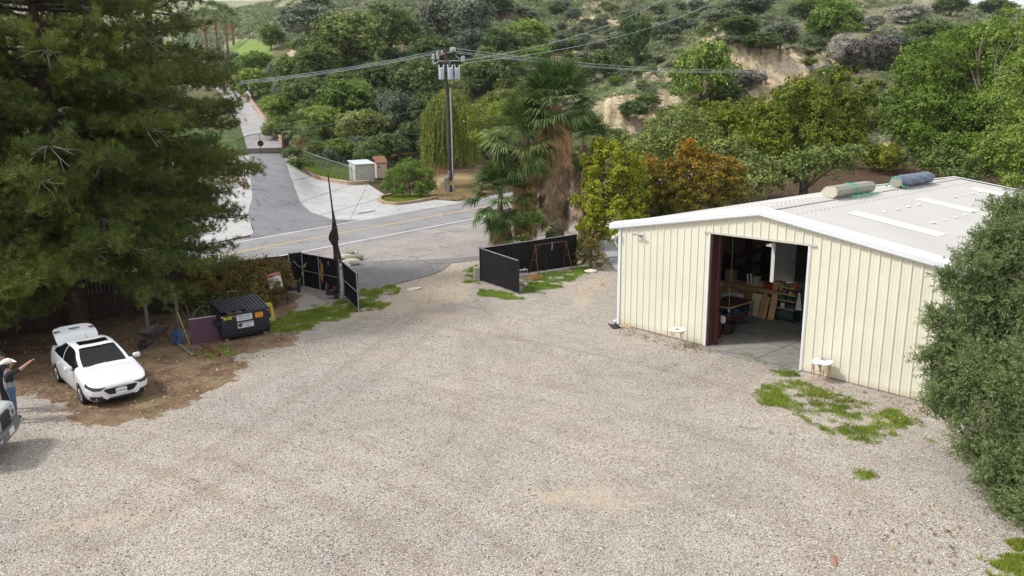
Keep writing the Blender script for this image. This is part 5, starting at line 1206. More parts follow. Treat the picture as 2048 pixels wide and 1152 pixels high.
def build_sedan():
    hd = math.atan2(-.725, .69); C = thing('parked_car', 'white compact sedan with open trunk lid parked on brown dirt under the pines', 'car', (-13.33, 22.93, .0), hd)
    ST = [(2.29, low(.27, .46) + [(.56, .45), (.52, .58), (.33, .63), (0, .65)]), (2.22, low(.2, .64) + [(.73, .45), (.68, .64), (.43, .70), (0, .72)]), (2.05, low(.18, .74) + [(.83, .47), (.78, .71), (.47, .775), (0, .80)]),
     (1.75, low(.18, .80) + [(.885, .50), (.84, .79), (.5, .855), (0, .88)]), (1.35, low(.18, .83) + [(.897, .52), (.86, .86), (.56, .925), (0, .95)]), (1.02, low(.18, .84) + [(.897, .55), (.855, .905), (.68, .965), (0, 1.0)]),
     (.60, low(.18, .84) + [(.897, .56), (.85, .93), (.655, 1.16), (0, 1.21)]), (.18, low(.18, .84) + [(.897, .57), (.85, .945), (.57, 1.375), (0, 1.415)]), (-.4, low(.18, .84) + [(.897, .58), (.85, .965), (.575, 1.425), (0, 1.462)]),
     (-.95, low(.19, .84) + [(.897, .59), (.845, .985), (.555, 1.385), (0, 1.425)]), (-1.4, low(.2, .83) + [(.897, .6), (.83, 1.01), (.57, 1.23), (0, 1.27)]), (-1.80, low(.22, .81) + [(.885, .61), (.81, 1.035), (.64, 1.075), (0, 1.10)]),
     (-2.08, low(.26, .77) + [(.845, .62), (.76, 1.02), (.6, 1.06), (0, 1.075)]), (-2.25, low(.32, .68) + [(.77, .62), (.68, .95), (.5, 1.0), (0, 1.01)]), (-2.30, low(.36, .60) + [(.70, .62), (.60, .9), (.45, .94), (0, .95)])]
    # section params: 0,1,2 low ; 3 mid ; 4 shoulder ; 5 roof edge ; 6 centre
    def mf(ts, tc, x, y, z):
        if 5.12 < ts < 6.93 and tc > 5.14: return 1
        if 9.1 < ts < 10.85 and tc > 5.16: return 2
        if 4.10 < tc < 4.92 and 5.35 < ts < 10.3:
            if x > .62 - 0 and tc > 4.10 + (6.9 - ts) * .0 and z > .93 + (1.0 - x) * .0 + .62 * (1.02 - x) / .84 * .95: return 0
            if abs(x + .42) < .035: return 0
            if x < -1.25 and z > 1.0 + (x + 1.75) * .52: return 0
            return 3
        if 7.25 < ts < 8.0 and tc > 5.28: return 4
        if tc < 2.15: return 5
        ay = abs(y)
        if x > 1.86 and ay > .40:
            f = (x - 1.86) / .42
            if .665 - .11 * f < z < .765 - .125 * f and tc < 4.9: return 6
        if x > 2.02 and .50 < ay < .80 and .255 + (.8 - ay) * .12 < z < .395 + (ay - .65) * .1: return 7
        if x > 2.1 and .375 < z < .60 and ay < .31 + (z - .375) * .95 and ay < .52: return 8
        return 0
    me = loft_body(ST, 14, 14, mf, [P_WHITE, GLS, GLS, GLS, GLS, M_BLK, glassy('headlight_dark', (.05, .055, .06)), M_BLK, M_BLK])
    W_ = [(1.36, .9, .315), (1.36, -.9, .315), (-1.34, .9, .315), (-1.34, -.9, .315)]
    out = cut_and_split(me, W_, .355, ['body', 'windscreen', 'rear_window', 'side_window', 'sunroof', 'sill', 'headlight', 'fog_lamp', 'grille'], C)
    HL = sorted(out.get('headlight', []), key=lambda o: -len(o.data.polygons))[:2]
    for x in (1.36, -1.34):
        for s in (1, -1): wheel(C, x, s * .79, .315, .215, s)
    for s in (1, -1):
        mb = MB(); mb.tube([(x_, s * .60, .315) for x_ in (1.36 - .001, 1.36)], .01, 4) ; mb.v = []; mb.f = []; mb.mi = []
        mb = MB(); mb.lathe([(0, 0), (.05, .01), (.075, .06), (.06, .13), (0, .15)], (.78, s * .93, 1.0), 14, rot=Matrix.Rotation(-PI / 2 * s, 4, 'X') @ Matrix.Scale(1.0, 4)); mb.tube([(.76, s * .84, .95), (.77, s * .96, .98)], .02, 6)
        mb = MB(); mb.box((.76, s * .985, 1.0), (.12, .22, .15), bev=.035); o = mb.build('wing_mirror', P_WHITE, C, smooth=True)
        mb = MB(); mb.tube([(.78, s * .84, .93), (.77, s * .93, .95)], .03, 6); mb.build('mirror_arm', M_BLK, o)
        mb = MB(); mb.lathe([(.0, 0), (.042, .0), (.042, .02), (0, .024)], (2.19, s * .60, .615), 14, rot=Matrix.Rotation(PI / 2, 4, 'Y')); mb.lathe([(.0, 0), (.035, .0), (.035, .02), (0, .024)], (2.08, s * .735, .645), 14, rot=Matrix.Rotation(PI / 2, 4, 'Y')); mb.build('headlight_projector', CHR, C)
        mb = MB(); mb.tube([(2.285, s * .47, .555), (2.20, s * .66, .575), (2.03, s * .815, .61)], .012, 5); mb.build('headlight_trim', CHR, C)
        mb = MB(); mb.lathe([(0, 0), (.032, 0), (.032, .012), (0, .016)], (2.225, s * .66, .33), 12, rot=Matrix.Rotation(PI / 2, 4, 'Y')); mb.build('fog_lens', CHR, C)
        for x in (.12, -.82):
            mb = MB(); mb.box((x, s * .905, .80), (.17, .035, .03), bev=.012); mb.build('door_handle', P_WHITE, C)
        mb = MB(); mb.add([(x_, s * (.903 if k else .897), z_) for k in (1,) for x_, z_ in ((.85, .3), (.86, .3), (.92, .88), (.91, .88))], [(0, 1, 2, 3)]); mb.add([(x_, s * .902, z_) for x_, z_ in ((-.42, .28), (-.41, .28), (-.40, .93), (-.41, .93))], [(0, 1, 2, 3)]); mb.build('door_seam', M_DKM, C)
    # grille
    Tg = Matrix(((0, 0, 1, 0), (1, 0, 0, 0), (0, 1, 0, 0), (0, 0, 0, 1)))
    mb = MB(); gpoly = [(-.42, .585), (-.47, .56), (-.40, .44), (-.30, .39), (.30, .39), (.40, .44), (.47, .56), (.42, .585)]
    mb.prism(gpoly, 2.16, 2.300, Tg); gr = mb.build('grille_core', M_BLK, C)
    for k in range(4): mb = MB(); z = .43 + k * .038; w_ = .37 + k * .02; mb.box((2.304, 0, z), (.012, 2 * w_, .010)); mb.build('slat', M_DKM, gr)
    mb = MB(); mb.tube([(2.20, -.50, .585), (2.295, -.44, .50), (2.31, -.36, .41), (2.315, -.28, .385), (2.315, .28, .385), (2.31, .36, .41), (2.295, .44, .50), (2.20, .50, .585)], .013, 6); mb.build('chrome_trim', CHR, gr)
    mb = MB(); mb.tube([(2.318, .075 * math.cos(a), .60 + .055 * math.sin(a)) for a in [j * PI / 9 for j in range(19)]], .008, 5); mb.tube([(2.318, -.065, .62), (2.318, -.03, .60), (2.318, 0, .575), (2.318, .03, .60), (2.318, .065, .62)], .007, 5); mb.build('emblem', CHR, C)
    mb = MB(); mb.box((2.33, 0, .475), (.012, .31, .155)); pl = mb.build('license_plate', M('plate_white', (.72, .74, .78), .5), C)
    text('7TRK924', .075, INKB, pl, (2.338, 0, .465), (PI / 2, 0, PI / 2), .001)
    mb = MB(); mb.box((2.315, 0, .28), (.04, .74, .06), bev=.02); mb.build('lower_intake', M_BLK, C)
    # open trunk lid
    mb = MB(); n = 11; pr = [(-1.83, 1.09, .60), (-1.88, 1.25, .63), (-1.95, 1.42, .64), (-2.02, 1.55, .635), (-2.10, 1.60, .635), (-2.22, 1.66, .63), (-2.34, 1.74, .60), (-2.42, 1.80, .55)]
    pr = [(x - .10 * (z - 1.09), 1.09 + (z - 1.09) * .62, w_) for x, z, w_ in pr]
    vs = []
    for off in (0, .045):
        for x, z, w_ in pr:
            for k in range(n):
                f = k / (n - 1) * 2 - 1; vs.append((x + off * -.9 - .05 * f * f, f * w_, z + .02 * (1 - f * f) - off * .35 - .035 * f ** 4))
    q = len(pr) * n; fs = []
    for i in range(len(pr) - 1):
        for k in range(n - 1):
            a = i * n + k; fs.append((a, a + 1, a + n + 1, a + n)); fs.append((a + q, a + n + q, a + n + 1 + q, a + 1 + q))
    for i in range(len(pr) - 1):
        a = i * n; fs.append((a, a + n, a + n + q, a + q)); a += n - 1; fs.append((a, a + q, a + n + q, a + n))
    for k in range(n - 1): fs.append((k, k + q, k + 1 + q, k + 1)); a = (len(pr) - 1) * n + k; fs.append((a, a + 1, a + 1 + q, a + q))
    mb.add(vs, fs); ld = mb.build('trunk_lid', P_WHITE, C, smooth=True)
    mb = MB(); mb.T = Matrix.Translation((-2.305, 0, 1.482)) @ Matrix.Rotation(-.36, 4, 'Y'); mb.box((0, 0, .0), (.155, .32, .012)); mb.build('license_plate', M('dark_plate', (.10, .11, .13), .5), ld)
    mb = MB(); mb.T = Matrix.Translation((-2.19, 0, 1.452)) @ Matrix.Rotation(-.36, 4, 'Y'); mb.lathe([(.03, 0), (.05, .0), (.05, .008), (.03, .008), (.03, 0)], n=16); mb.build('emblem', CHR, ld)
    for s in (1, -1):
        mb = MB(); mb.T = Matrix.Translation((-2.26, s * .53, 1.447)) @ Matrix.Rotation(-.36, 4, 'Y'); mb.prism([(-.06, -.09), (.05, -.1), (.03, .10), (-.05, .09)], -.008, .016); mb.build('tail_light', M('tail_lamp_red', (.10, .012, .012), .2), ld)
    mb = MB(); mb.box((-2.0, 0, 1.078), (.36, 1.1, .02)); mb.build('trunk_dark_patch', M_BLK, C)  # black slab on the closed deck, painting the dark of an open trunk
    # cabin contents seen through the glass are too dark to read; steering wheel glint on the dash
    mb = MB(); mb.tube([(.86, -.05, 1.005), (.80, .2, 1.01)], .01, 4); mb = None
    mb = MB(); mb.tube([(1.0, -.55, .985), (.9, .05, 1.045)], .010, 5); mb.tube([(1.0, .0, 1.0), (.9, .55, 1.01)], .010, 5); mb.build('wiper', M_BLK, C)
    mb = MB(); mb.tube([(-.75, 0, 1.45), (-.92, 0, 1.52)], .01, 5); mb.build('antenna', M_BLK, C)
    return C
build_sedan()
def build_truck():
    c1 = Vector(un(31, 822, .85)); c0 = Vector(un(0, 857, .85)); fr = (c1 - c0); fr.z = 0; fr.normalize()      # along the bumper, towards the truck's left
    hd = Vector((fr.y, -fr.x, 0)); org = c1 - fr * .93 - hd * 2.78; org.z = 0
    C = thing('pickup_truck', 'pale grey pickup truck with its nose entering at the left edge', 'pickup', org, math.atan2(hd.y, hd.x))
    def lw(zb, wb): return [(0, zb), (wb * .85, zb), (wb, zb + .06)]
    ST = [(2.78, lw(.62, .82) + [(.90, .85), (.86, 1.08), (.55, 1.14), (0, 1.16)]), (2.68, lw(.58, .90) + [(.965, .85), (.93, 1.14), (.58, 1.22), (0, 1.24)]), (2.2, lw(.5, .93) + [(.99, .85), (.96, 1.19), (.62, 1.27), (0, 1.30)]),
      (1.4, lw(.45, .94) + [(1.0, .85), (.97, 1.22), (.74, 1.30), (0, 1.33)]), (1.15, lw(.45, .94) + [(1.0, .85), (.97, 1.24), (.82, 1.34), (0, 1.37)]), (.55, lw(.45, .94) + [(1.0, .85), (.97, 1.25), (.72, 1.80), (0, 1.84)]),
      (-.2, lw(.45, .94) + [(1.0, .85), (.97, 1.25), (.70, 1.88), (0, 1.93)]), (-1.0, lw(.45, .94) + [(1.0, .85), (.97, 1.25), (.71, 1.86), (0, 1.91)]), (-1.2, lw(.45, .94) + [(1.0, .85), (.97, 1.24), (.8, 1.5), (0, 1.5)]),
      (-1.3, lw(.45, .94) + [(1.0, .85), (.97, 1.24), (.9, 1.26), (0, 1.22)]), (-2.9, lw(.5, .94) + [(1.0, .85), (.97, 1.24), (.9, 1.26), (0, 1.22)]), (-3.0, lw(.6, .92) + [(.97, .85), (.95, 1.2), (.85, 1.22), (0, 1.2)])]
    def mf(ts, tc, x, y, z):
        if 4.15 < ts < 5.9 and tc > 5.12: return 1
        if 4.12 < tc < 4.9 and 4.8 < ts < 7.7 and abs(x + .25) > .05: return 2
        return 0
    me = loft_body(ST, 6, 6, mf, [P_SILV, GLS, GLS])
    W_ = [(1.85, 1.0, .40), (1.85, -1.0, .40), (-1.95, 1.0, .40), (-1.95, -1.0, .40)]
    cut_and_split(me, W_, .47, ['body', 'windscreen', 'side_window'], C)
    for x in (1.85, -1.95):
        for s in (1, -1): wheel(C, x, s * .86, .40, .28, s, 6)
    mb = MB(); mb.box((2.80, 0, .93), (.08, .70, .44), bev=.03); g = mb.build('grille', M_BLK, C)
    for k in range(3): mb = MB(); mb.box((2.85, 0, .80 + k * .14), (.03, .66, .03), bev=.01); mb.build('bar', M_DKM, g)
    for s in (1, -1):
        mb = MB(); pts = [(2.83, .34, .76), (2.74, .93, .82), (2.62, .965, .90), (2.64, .955, 1.12), (2.74, .86, 1.14), (2.82, .34, 1.12)]
        a = [(p[0] + .012, s * p[1] * 1.005, p[2]) for p in pts]; b = [(p[0] - .1, s * p[1] * .95, p[2]) for p in pts]; mb.add(a + b, [(5, 4, 3, 2, 1, 0) if s > 0 else (0, 1, 2, 3, 4, 5)] + [(i, (i + 1) % 6, (i + 1) % 6 + 6, i + 6) for i in range(6)]); h = mb.build('headlight', LAMP, C)
        mb = MB(); mb.box((2.825, s * .55, .97), (.02, .22, .16), bev=.02); mb.build('reflector', CHR, h)
        mb = MB(); mb.box((2.93, s * .76, .66), (.02, .16, .09), bev=.01); mb.build('fog_lamp', LAMP, C)
        mb = MB(); mb.box((1.0, s * 1.13, 1.38), (.15, .22, .26), bev=.05); mb.build('wing_mirror', M_BLK, C)
    mb = MB(); vs = []
    for y in np.linspace(-1, 1, 13):
        x = 2.93 - .16 * abs(y) ** 4
        for dx, z in ((0, .52), (.02, .60), (.02, .76), (-.03, .80), (-.28, .80), (-.28, .52)): vs.append((x + dx, y * 1.0, z))
    mb.add(vs, [(i * 6 + k, i * 6 + (k + 1) % 6, (i + 1) * 6 + (k + 1) % 6, (i + 1) * 6 + k) for i in range(12) for k in range(6)] + [(5, 4, 3, 2, 1, 0), tuple(72 + k for k in range(6))]); mb.build('bumper', M('truck_bumper_grey', (.16, .155, .165), .4, .3), C)
    mb = MB(); mb.box((2.945, -.05, .68), (.02, .34, .16)); mb.build('license_plate', M_WHT, C)
build_truck()

# ------------------------------------------------------------------ people
SKIN = M('skin', (.46, .26, .18), .6, var=.06); JEAN = M('blue_denim', (.07, .11, .19), .85, var=.2, scale=12); BLKC = M('black_cloth', (.018, .018, .022), .9, var=.2)
GRYC = M('grey_cloth', (.27, .25, .26), .9, var=.12); BOOT = M('brown_boot', (.06, .035, .02), .6); HATM = M('white_straw_hat', (.78, .75, .70), .8, var=.06)
def skin(verts, edges, radii, sub=2):
    me = D.meshes.new('sk'); me.from_pydata(verts, edges, []); o = D.objects.new('sk', me); COL.objects.link(o)
    md = o.modifiers.new('s', 'SKIN'); md.use_smooth_shade = True; sv = me.skin_vertices[0] if me.skin_vertices else None
    if sv is None:
        bm = bmesh.new(); bm.from_mesh(me); bm.verts.layers.skin.verify(); bm.to_mesh(me); bm.free(); sv = me.skin_vertices[0]
    for i, r in enumerate(radii): sv.data[i].radius = r if hasattr(r, '__len__') else (r, r)
    sv.data[0].use_root = True
    s2 = o.modifiers.new('ss', 'SUBSURF'); s2.levels = sub; s2.render_levels = sub
    bpy.context.view_layer.update(); dg = bpy.context.evaluated_depsgraph_get(); m2 = D.meshes.new_from_object(o.evaluated_get(dg)); D.objects.remove(o); return m2
def person(label, loc, rz, J, mats, lookz=0.0, hat='cap'):
    """J: joint dict name->(x fwd, y left, z); body built as one continuous skinned surface"""
    t = thing('person', label, 'person', loc, rz); t.scale = (1.07, 1.07, 1.05)
    names = ['pelvis', 'belly', 'chest', 'neck', 'headb', 'shR', 'elR', 'wrR', 'paR', 'shL', 'elL', 'wrL', 'paL', 'hipR', 'knR', 'anR', 'toR', 'hipL', 'knL', 'anL', 'toL']
    R = dict(pelvis=(.165, .125), belly=(.16, .12), chest=(.185, .13), neck=.062, headb=.06, shR=.078, elR=.05, wrR=.031, paR=(.042, .022), shL=.078, elL=.05, wrL=.031, paL=(.042, .022), hipR=.098, knR=.062, anR=.045, toR=(.045, .035), hipL=.098, knL=.062, anL=.045, toL=(.045, .035))
    E_ = [('pelvis', 'belly'), ('belly', 'chest'), ('chest', 'neck'), ('neck', 'headb'), ('chest', 'shR'), ('shR', 'elR'), ('elR', 'wrR'), ('wrR', 'paR'), ('chest', 'shL'), ('shL', 'elL'), ('elL', 'wrL'), ('wrL', 'paL'), ('pelvis', 'hipR'), ('hipR', 'knR'), ('knR', 'anR'), ('anR', 'toR'), ('pelvis', 'hipL'), ('hipL', 'knL'), ('knL', 'anL'), ('anL', 'toL')]
    mcode = dict(pelvis='leg', belly='torso', chest='torso', neck='skin', headb='skin', shR='arm', elR='arm', wrR='fore', paR='skin', shL='arm', elL='arm', wrL='fore', paL='skin', hipR='leg', knR='leg', anR='leg', toR='boot', hipL='leg', knL='leg', anL='leg', toL='boot')
    me = skin([J[n] for n in names], [(names.index(a), names.index(b)) for a, b in E_], [R[n] for n in names])
    bm = bmesh.new(); bm.from_mesh(me)
    mlist = ['skin', 'torso', 'arm', 'fore', 'leg', 'boot']
    segs = [(Vector(J[a]), Vector(J[b]), mcode[b]) for a, b in E_]
    for f in bm.faces:
        c = f.calc_center_median(); best = None
        for a, b, m in segs:
            ab = b - a; q = max(0, min(1, (c - a).dot(ab) / ab.length_squared)); d = (c - a - ab * q).length
            if m == 'skin' and b == Vector(J['neck']) : m = 'torso'
            if best is None or d < best[0]: best = (d, m)
        m = best[1]
        if c.z < J['pelvis'][2] + .03 and m == 'torso': m = 'leg'
        f.material_index = mlist.index(m); f.smooth = True
    # fingers and thumb, each its own skinned chain rooted in the palm
    def joinmesh(mm, mi):
        off = len(bm.verts); vs = [bm.verts.new(v.co) for v in mm.vertices]
        for p in mm.polygons:
            try: f = bm.faces.new([vs[i] for i in p.vertices]); f.material_index = mi; f.smooth = True
            except ValueError: pass
    for sd, sg in (('R', -1), ('L', 1)):
        w_ = Vector(J['wr' + sd]); p = Vector(J['pa' + sd]); d = (p - w_).normalized(); up = Vector((0, 0, 1)) if abs(d.z) < .8 else Vector((1, 0, 0)); side = d.cross(up).normalized(); nrm = side.cross(d).normalized()
        pointing = J.get('point') == sd
        for k in range(4):
            ln = (.075, .085, .08, .062)[k]; root = p + side * (.027 - .018 * k) + d * .0; curl = .15 if (pointing and k == 0) else (1.5 if pointing else .55)
            pts = [root]; dd = d.copy()
            for j in range(3):
                a = curl * (.35, .9, .8)[j]; dd = (dd * math.cos(a) - nrm * math.sin(a)).normalized(); pts.append(pts[-1] + dd * ln * (.5, .3, .24)[j])
            joinmesh(skin([tuple(q) for q in pts], [(0, 1), (1, 2), (2, 3)], [.0095, .009, .008, .007], 1), 0)
        root = w_ + d * .03 + side * .03; joinmesh(skin([tuple(root), tuple(root + side * .03 + d * .03), tuple(root + side * .035 + d * .062)], [(0, 1), (1, 2)], [.011, .010, .008], 1), 0)
    # head
    hb = Vector(J['headb']); hc = hb + Vector((.012, 0, .09)); b2 = bmesh.new(); bmesh.ops.create_icosphere(b2, subdivisions=4, radius=1)
    for v in b2.verts:
        x, y, z = v.co; w_ = .076 * (1 - .22 * max(0, -z) ** 1.5); fx = .098 * (1 - .10 * max(0, -z)); X, Y, Z = x * fx, y * w_, z * .118
        if x > .3:
            X += .030 * math.exp(-(y / .14) ** 2 - ((z + .12) / .20) ** 2) + .012 * math.exp(-(y / .10) ** 2 - ((z - .02) / .2) ** 2)
            for s in (-1, 1): X -= .012 * math.exp(-((y - s * .38) / .18) ** 2 - ((z - .05) / .13) ** 2)
            X += .010 * math.exp(-(y / .3) ** 2 - ((z + .5) / .10) ** 2) + .012 * math.exp(-(y / .3) ** 2 - ((z + .85) / .15) ** 2)
        for s in (-1, 1):
            if abs(x) < .35: Y += s * .016 * math.exp(-((x + .05) / .16) ** 2 - (z / .22) ** 2) * (1 if y * s > .8 else 0)
        v.co = hc + Vector((X, Y, Z))
    mm = D.meshes.new('h'); b2.to_mesh(mm); b2.free(); joinmesh(mm, 0)
    me2 = D.meshes.new('body'); bm.to_mesh(me2); bm.free()
    for k in mlist: me2.materials.append(mats[k])
    b = D.objects.new('body', me2); COL.objects.link(b); b.parent = t
    for s in (-1, 1):
        mb = MB(); mb.lathe([(0, -.008), (.008, 0), (0, .008)], tuple(hc + Vector((.084, s * .030, .006))), 8); mb.build('eye', M_BLK, t)
    mb = MB(); pr = [(.079, -.06), (.083, 0), (.082, .05), (.066, .10), (.03, .122), (0, .125)]; n = 20; vs = []
    for r, z in pr: vs += [tuple(hc + Vector((r * 1.2 * math.cos(2 * PI * k / n) - .012, r * 1.03 * math.sin(2 * PI * k / n), z if math.cos(2 * PI * k / n) < .35 else max(z, .055)))) for k in range(n)]
    mb.add(vs, [(i * n + k, i * n + (k + 1) % n, (i + 1) * n + (k + 1) % n, (i + 1) * n + k) for i in range(len(pr) - 1) for k in range(n)]); mb.build('hair', M('dark_hair', (.03, .02, .015), .8), t, smooth=True)
    if hat == 'cowboy':
        mb = MB(); n = 32; pr = [(.0, .165), (.05, .175), (.075, .16), (.085, .12), (.092, .06), (.10, .05), (.14, .052), (.168, .062), (.17, .067), (.14, .058), (.095, .045)]; vs = []
        for r, z in pr:
            for k in range(n):
                a = 2 * PI * k / n; lift = max(0, r - .11) * 1.0 * abs(math.sin(a)) ** 2 * 1.1 - max(0, r - .11) * .5 * abs(math.cos(a)) ** 2; dent = -.03 * math.exp(-(math.sin(a) * r / .03) ** 2) if z > .15 else 0
                vs.append(tuple(hc + Vector((r * 1.18 * math.cos(a) - .005, r * math.sin(a), z + lift + dent - .0))))
        mb.add(vs, [(i * n + k, i * n + (k + 1) % n, (i + 1) * n + (k + 1) % n, (i + 1) * n + k) for i in range(len(pr) - 1) for k in range(n)]); mb.build('cowboy_hat', HATM, t, smooth=True)
    else:
        mb = MB(); n = 24; pr = [(.094, .035), (.096, .07), (.085, .11), (.05, .14), (0, .147)]; vs = []
        for r, z in pr: vs += [tuple(hc + Vector((r * 1.15 * math.cos(2 * PI * k / n) - .004, r * math.sin(2 * PI * k / n), z))) for k in range(n)]
        mb.add(vs, [(i * n + k, i * n + (k + 1) % n, (i + 1) * n + (k + 1) % n, (i + 1) * n + k) for i in range(len(pr) - 1) for k in range(n)])
        mb.add([tuple(hc + Vector((x_, y_, z_))) for x_, y_, z_ in ((.08, .075, .045), (.08, -.075, .045), (.15, -.065, .035), (.18, 0, .032), (.15, .065, .035), (.10, 0, .06))], [(0, 5, 1), (1, 5, 3, 2), (0, 4, 3, 5), (0, 1, 2, 3, 4)]); mb.build('baseball_cap', M_BLK, t, smooth=True)
        mb = MB(); mb.box(tuple(hc + Vector((.092, 0, .006))), (.02, .13, .035), bev=.008); mb.build('sunglasses', M_BLK, t)
    return t
JA = dict(pelvis=(0, 0, .93), belly=(.0, 0, 1.08), chest=(0, 0, 1.28), neck=(.01, 0, 1.45), headb=(.02, 0, 1.52), shR=(.02, -.2, 1.40), elR=(.26, -.28, 1.50), wrR=(.48, -.30, 1.66), paR=(.55, -.30, 1.71), shL=(0, .2, 1.38), elL=(-.03, .27, 1.12), wrL=(.10, .26, .90), paL=(.13, .25, .83),
  hipR=(0, -.1, .88), knR=(.02, -.13, .49), anR=(-.02, -.14, .09), toR=(.14, -.16, .045), hipL=(0, .1, .88), knL=(.03, .13, .49), anL=(.0, .15, .09), toL=(.16, .18, .045), point='R')
q = un(30, 846)
person('man in a white cowboy hat and grey-black shirt pointing past the car, beside the pickup', (q[0], q[1] + .05, .02), math.radians(38), JA, dict(skin=SKIN, torso=GRYC, arm=BLKC, fore=SKIN, leg=JEAN, boot=BOOT), hat='cowboy')
JB = dict(JA); JB.update(elR=(.0, -.27, 1.13), wrR=(.12, -.24, .93), paR=(.16, -.23, .87), shR=(0, -.2, 1.38)); JB.pop('point')
q = un(4, 830)
person('man in a black cap and dark jacket standing behind the man with the cowboy hat', (q[0], q[1] + .25, .02), math.radians(15), JB, dict(skin=SKIN, torso=M('dark_jacket', (.03, .032, .045), .85), arm=M('dark_jacket', (.03, .032, .045), .85), fore=M('dark_jacket', (.03, .032, .045), .85), leg=BLKC, boot=BOOT), hat='cap')
# ------------------------------------------------------------------ foliage
def leafmat(name, dark, mid, light, accent=None, transl=.25, vary=.18):
    m, nt, out = newmat(name)
    t = N(nt, 'Attribute', attribute_name='tint').outputs['Fac']; oi = N(nt, 'ObjectInfo')
    st = [(0.0, dark), (.5, mid), (.92, light)] + ([(1.0, accent)] if accent else [])
    c = ramp(nt, t, st)
    hv = N(nt, 'HueSaturation'); L(nt, c, hv.inputs['Color'])
    a = N(nt, 'MapRange'); L(nt, oi.outputs['Random'], a.inputs[0]); a.inputs[3].default_value = 1 - vary; a.inputs[4].default_value = 1 + vary; L(nt, a.outputs[0], hv.inputs['Value'])
    b = N(nt, 'MapRange'); L(nt, oi.outputs['Random'], b.inputs[0]); b.inputs[3].default_value = .515; b.inputs[4].default_value = .485; L(nt, b.outputs[0], hv.inputs['Hue'])
    d = nt.nodes.new('ShaderNodeBsdfPrincipled'); d.inputs['Roughness'].default_value = .55; d.inputs['Specular IOR Level'].default_value = .25; L(nt, hv.outputs[0], d.inputs['Base Color'])
    tr = nt.nodes.new('ShaderNodeBsdfTranslucent'); L(nt, hv.outputs[0], tr.inputs['Color'])
    mx = nt.nodes.new('ShaderNodeMixShader'); mx.inputs[0].default_value = transl; L(nt, d.outputs[0], mx.inputs[1]); L(nt, tr.outputs[0], mx.inputs[2]); L(nt, mx.outputs[0], out.inputs[0])
    return m
LM = dict(
 oak=leafmat('oak_leaves', (0.071, 0.099, 0.029), (0.173, 0.235, 0.060), (0.305, 0.360, 0.099)),
 dark=leafmat('dark_leaves', (0.042, 0.072, 0.025), (0.106, 0.161, 0.048), (0.189, 0.261, 0.080)),
 bright=leafmat('bright_leaves', (0.082, 0.135, 0.024), (0.193, 0.297, 0.048), (0.341, 0.432, 0.081)),
 sage=leafmat('sage_leaves', (0.073, 0.095, 0.058), (0.185, 0.218, 0.143), (0.308, 0.340, 0.246)),
 olive=leafmat('olive_gold_leaves', (0.075, 0.110, 0.013), (0.210, 0.257, 0.022), (0.362, 0.366, 0.031), (.32, .20, .03)),
 lime=leafmat('yellow_green_leaves', (0.075, 0.112, 0.012), (0.222, 0.275, 0.017), (0.360, 0.387, 0.034), (.42, .28, .03)),
 orange=leafmat('autumn_leaves', (0.075, 0.102, 0.019), (0.266, 0.206, 0.024), (0.632, 0.270, 0.024), (.50, .14, .02)),
 fresh=leafmat('fresh_leaves', (0.059, 0.112, 0.015), (0.143, 0.233, 0.031), (0.253, 0.337, 0.052)),
 white=leafmat('blossom_leaves', (0.125, 0.138, 0.088), (0.400, 0.388, 0.312), (0.775, 0.750, 0.663)),
 willow=leafmat('willow_leaves', (0.124, 0.152, 0.023), (0.270, 0.304, 0.053), (0.442, 0.445, 0.094)),
 scrub=leafmat('scrub_leaves', (0.069, 0.094, 0.039), (0.169, 0.212, 0.099), (0.328, 0.387, 0.220)),
 photinia=leafmat('photinia_leaves', (0.049, 0.057, 0.014), (0.140, 0.129, 0.025), (0.329, 0.200, 0.036), (.28, .055, .02)),
 myrtle=leafmat('grey_green_leaves', (0.057, 0.082, 0.034), (0.150, 0.197, 0.074), (0.299, 0.356, 0.149), vary=0),
 pine=leafmat('pine_needles', (0.037, 0.058, 0.018), (0.121, 0.164, 0.032), (0.274, 0.285, 0.050), (.22, .15, .04), transl=.15, vary=.05),
 palm=leafmat('palm_green', (0.028, 0.064, 0.013), (0.065, 0.127, 0.026), (0.177, 0.232, 0.071), transl=.2),
 dead=leafmat('dead_frond', (0.162, 0.098, 0.052), (0.389, 0.228, 0.111), (0.682, 0.471, 0.235), transl=.1),
 greydead=leafmat('old_grey_frond', (0.180, 0.116, 0.080), (0.380, 0.248, 0.174), (0.658, 0.462, 0.321), transl=.05),
 bare=leafmat('bare_twigs', (.10, .09, .08), (.20, .175, .155), (.30, .27, .25), transl=0),
 grass=leafmat('grass_blades', (0.101, 0.157, 0.022), (0.224, 0.314, 0.039), (0.381, 0.448, 0.090), (.50, .45, .24), transl=.3, vary=0),
 straw=leafmat('dry_grass', (.25, .18, .08), (.45, .34, .18), (.62, .52, .32), transl=.2, vary=0))
BARK = M('grey_bark', (.12, .095, .075), .95, var=.35, scale=3, bump=.5); PBARK = M('pine_bark', (.085, .055, .045), .95, var=.4, scale=4, bump=.6); DTWIG = M('dead_grey_twigs', (.36, .33, .31), .9, var=.2)
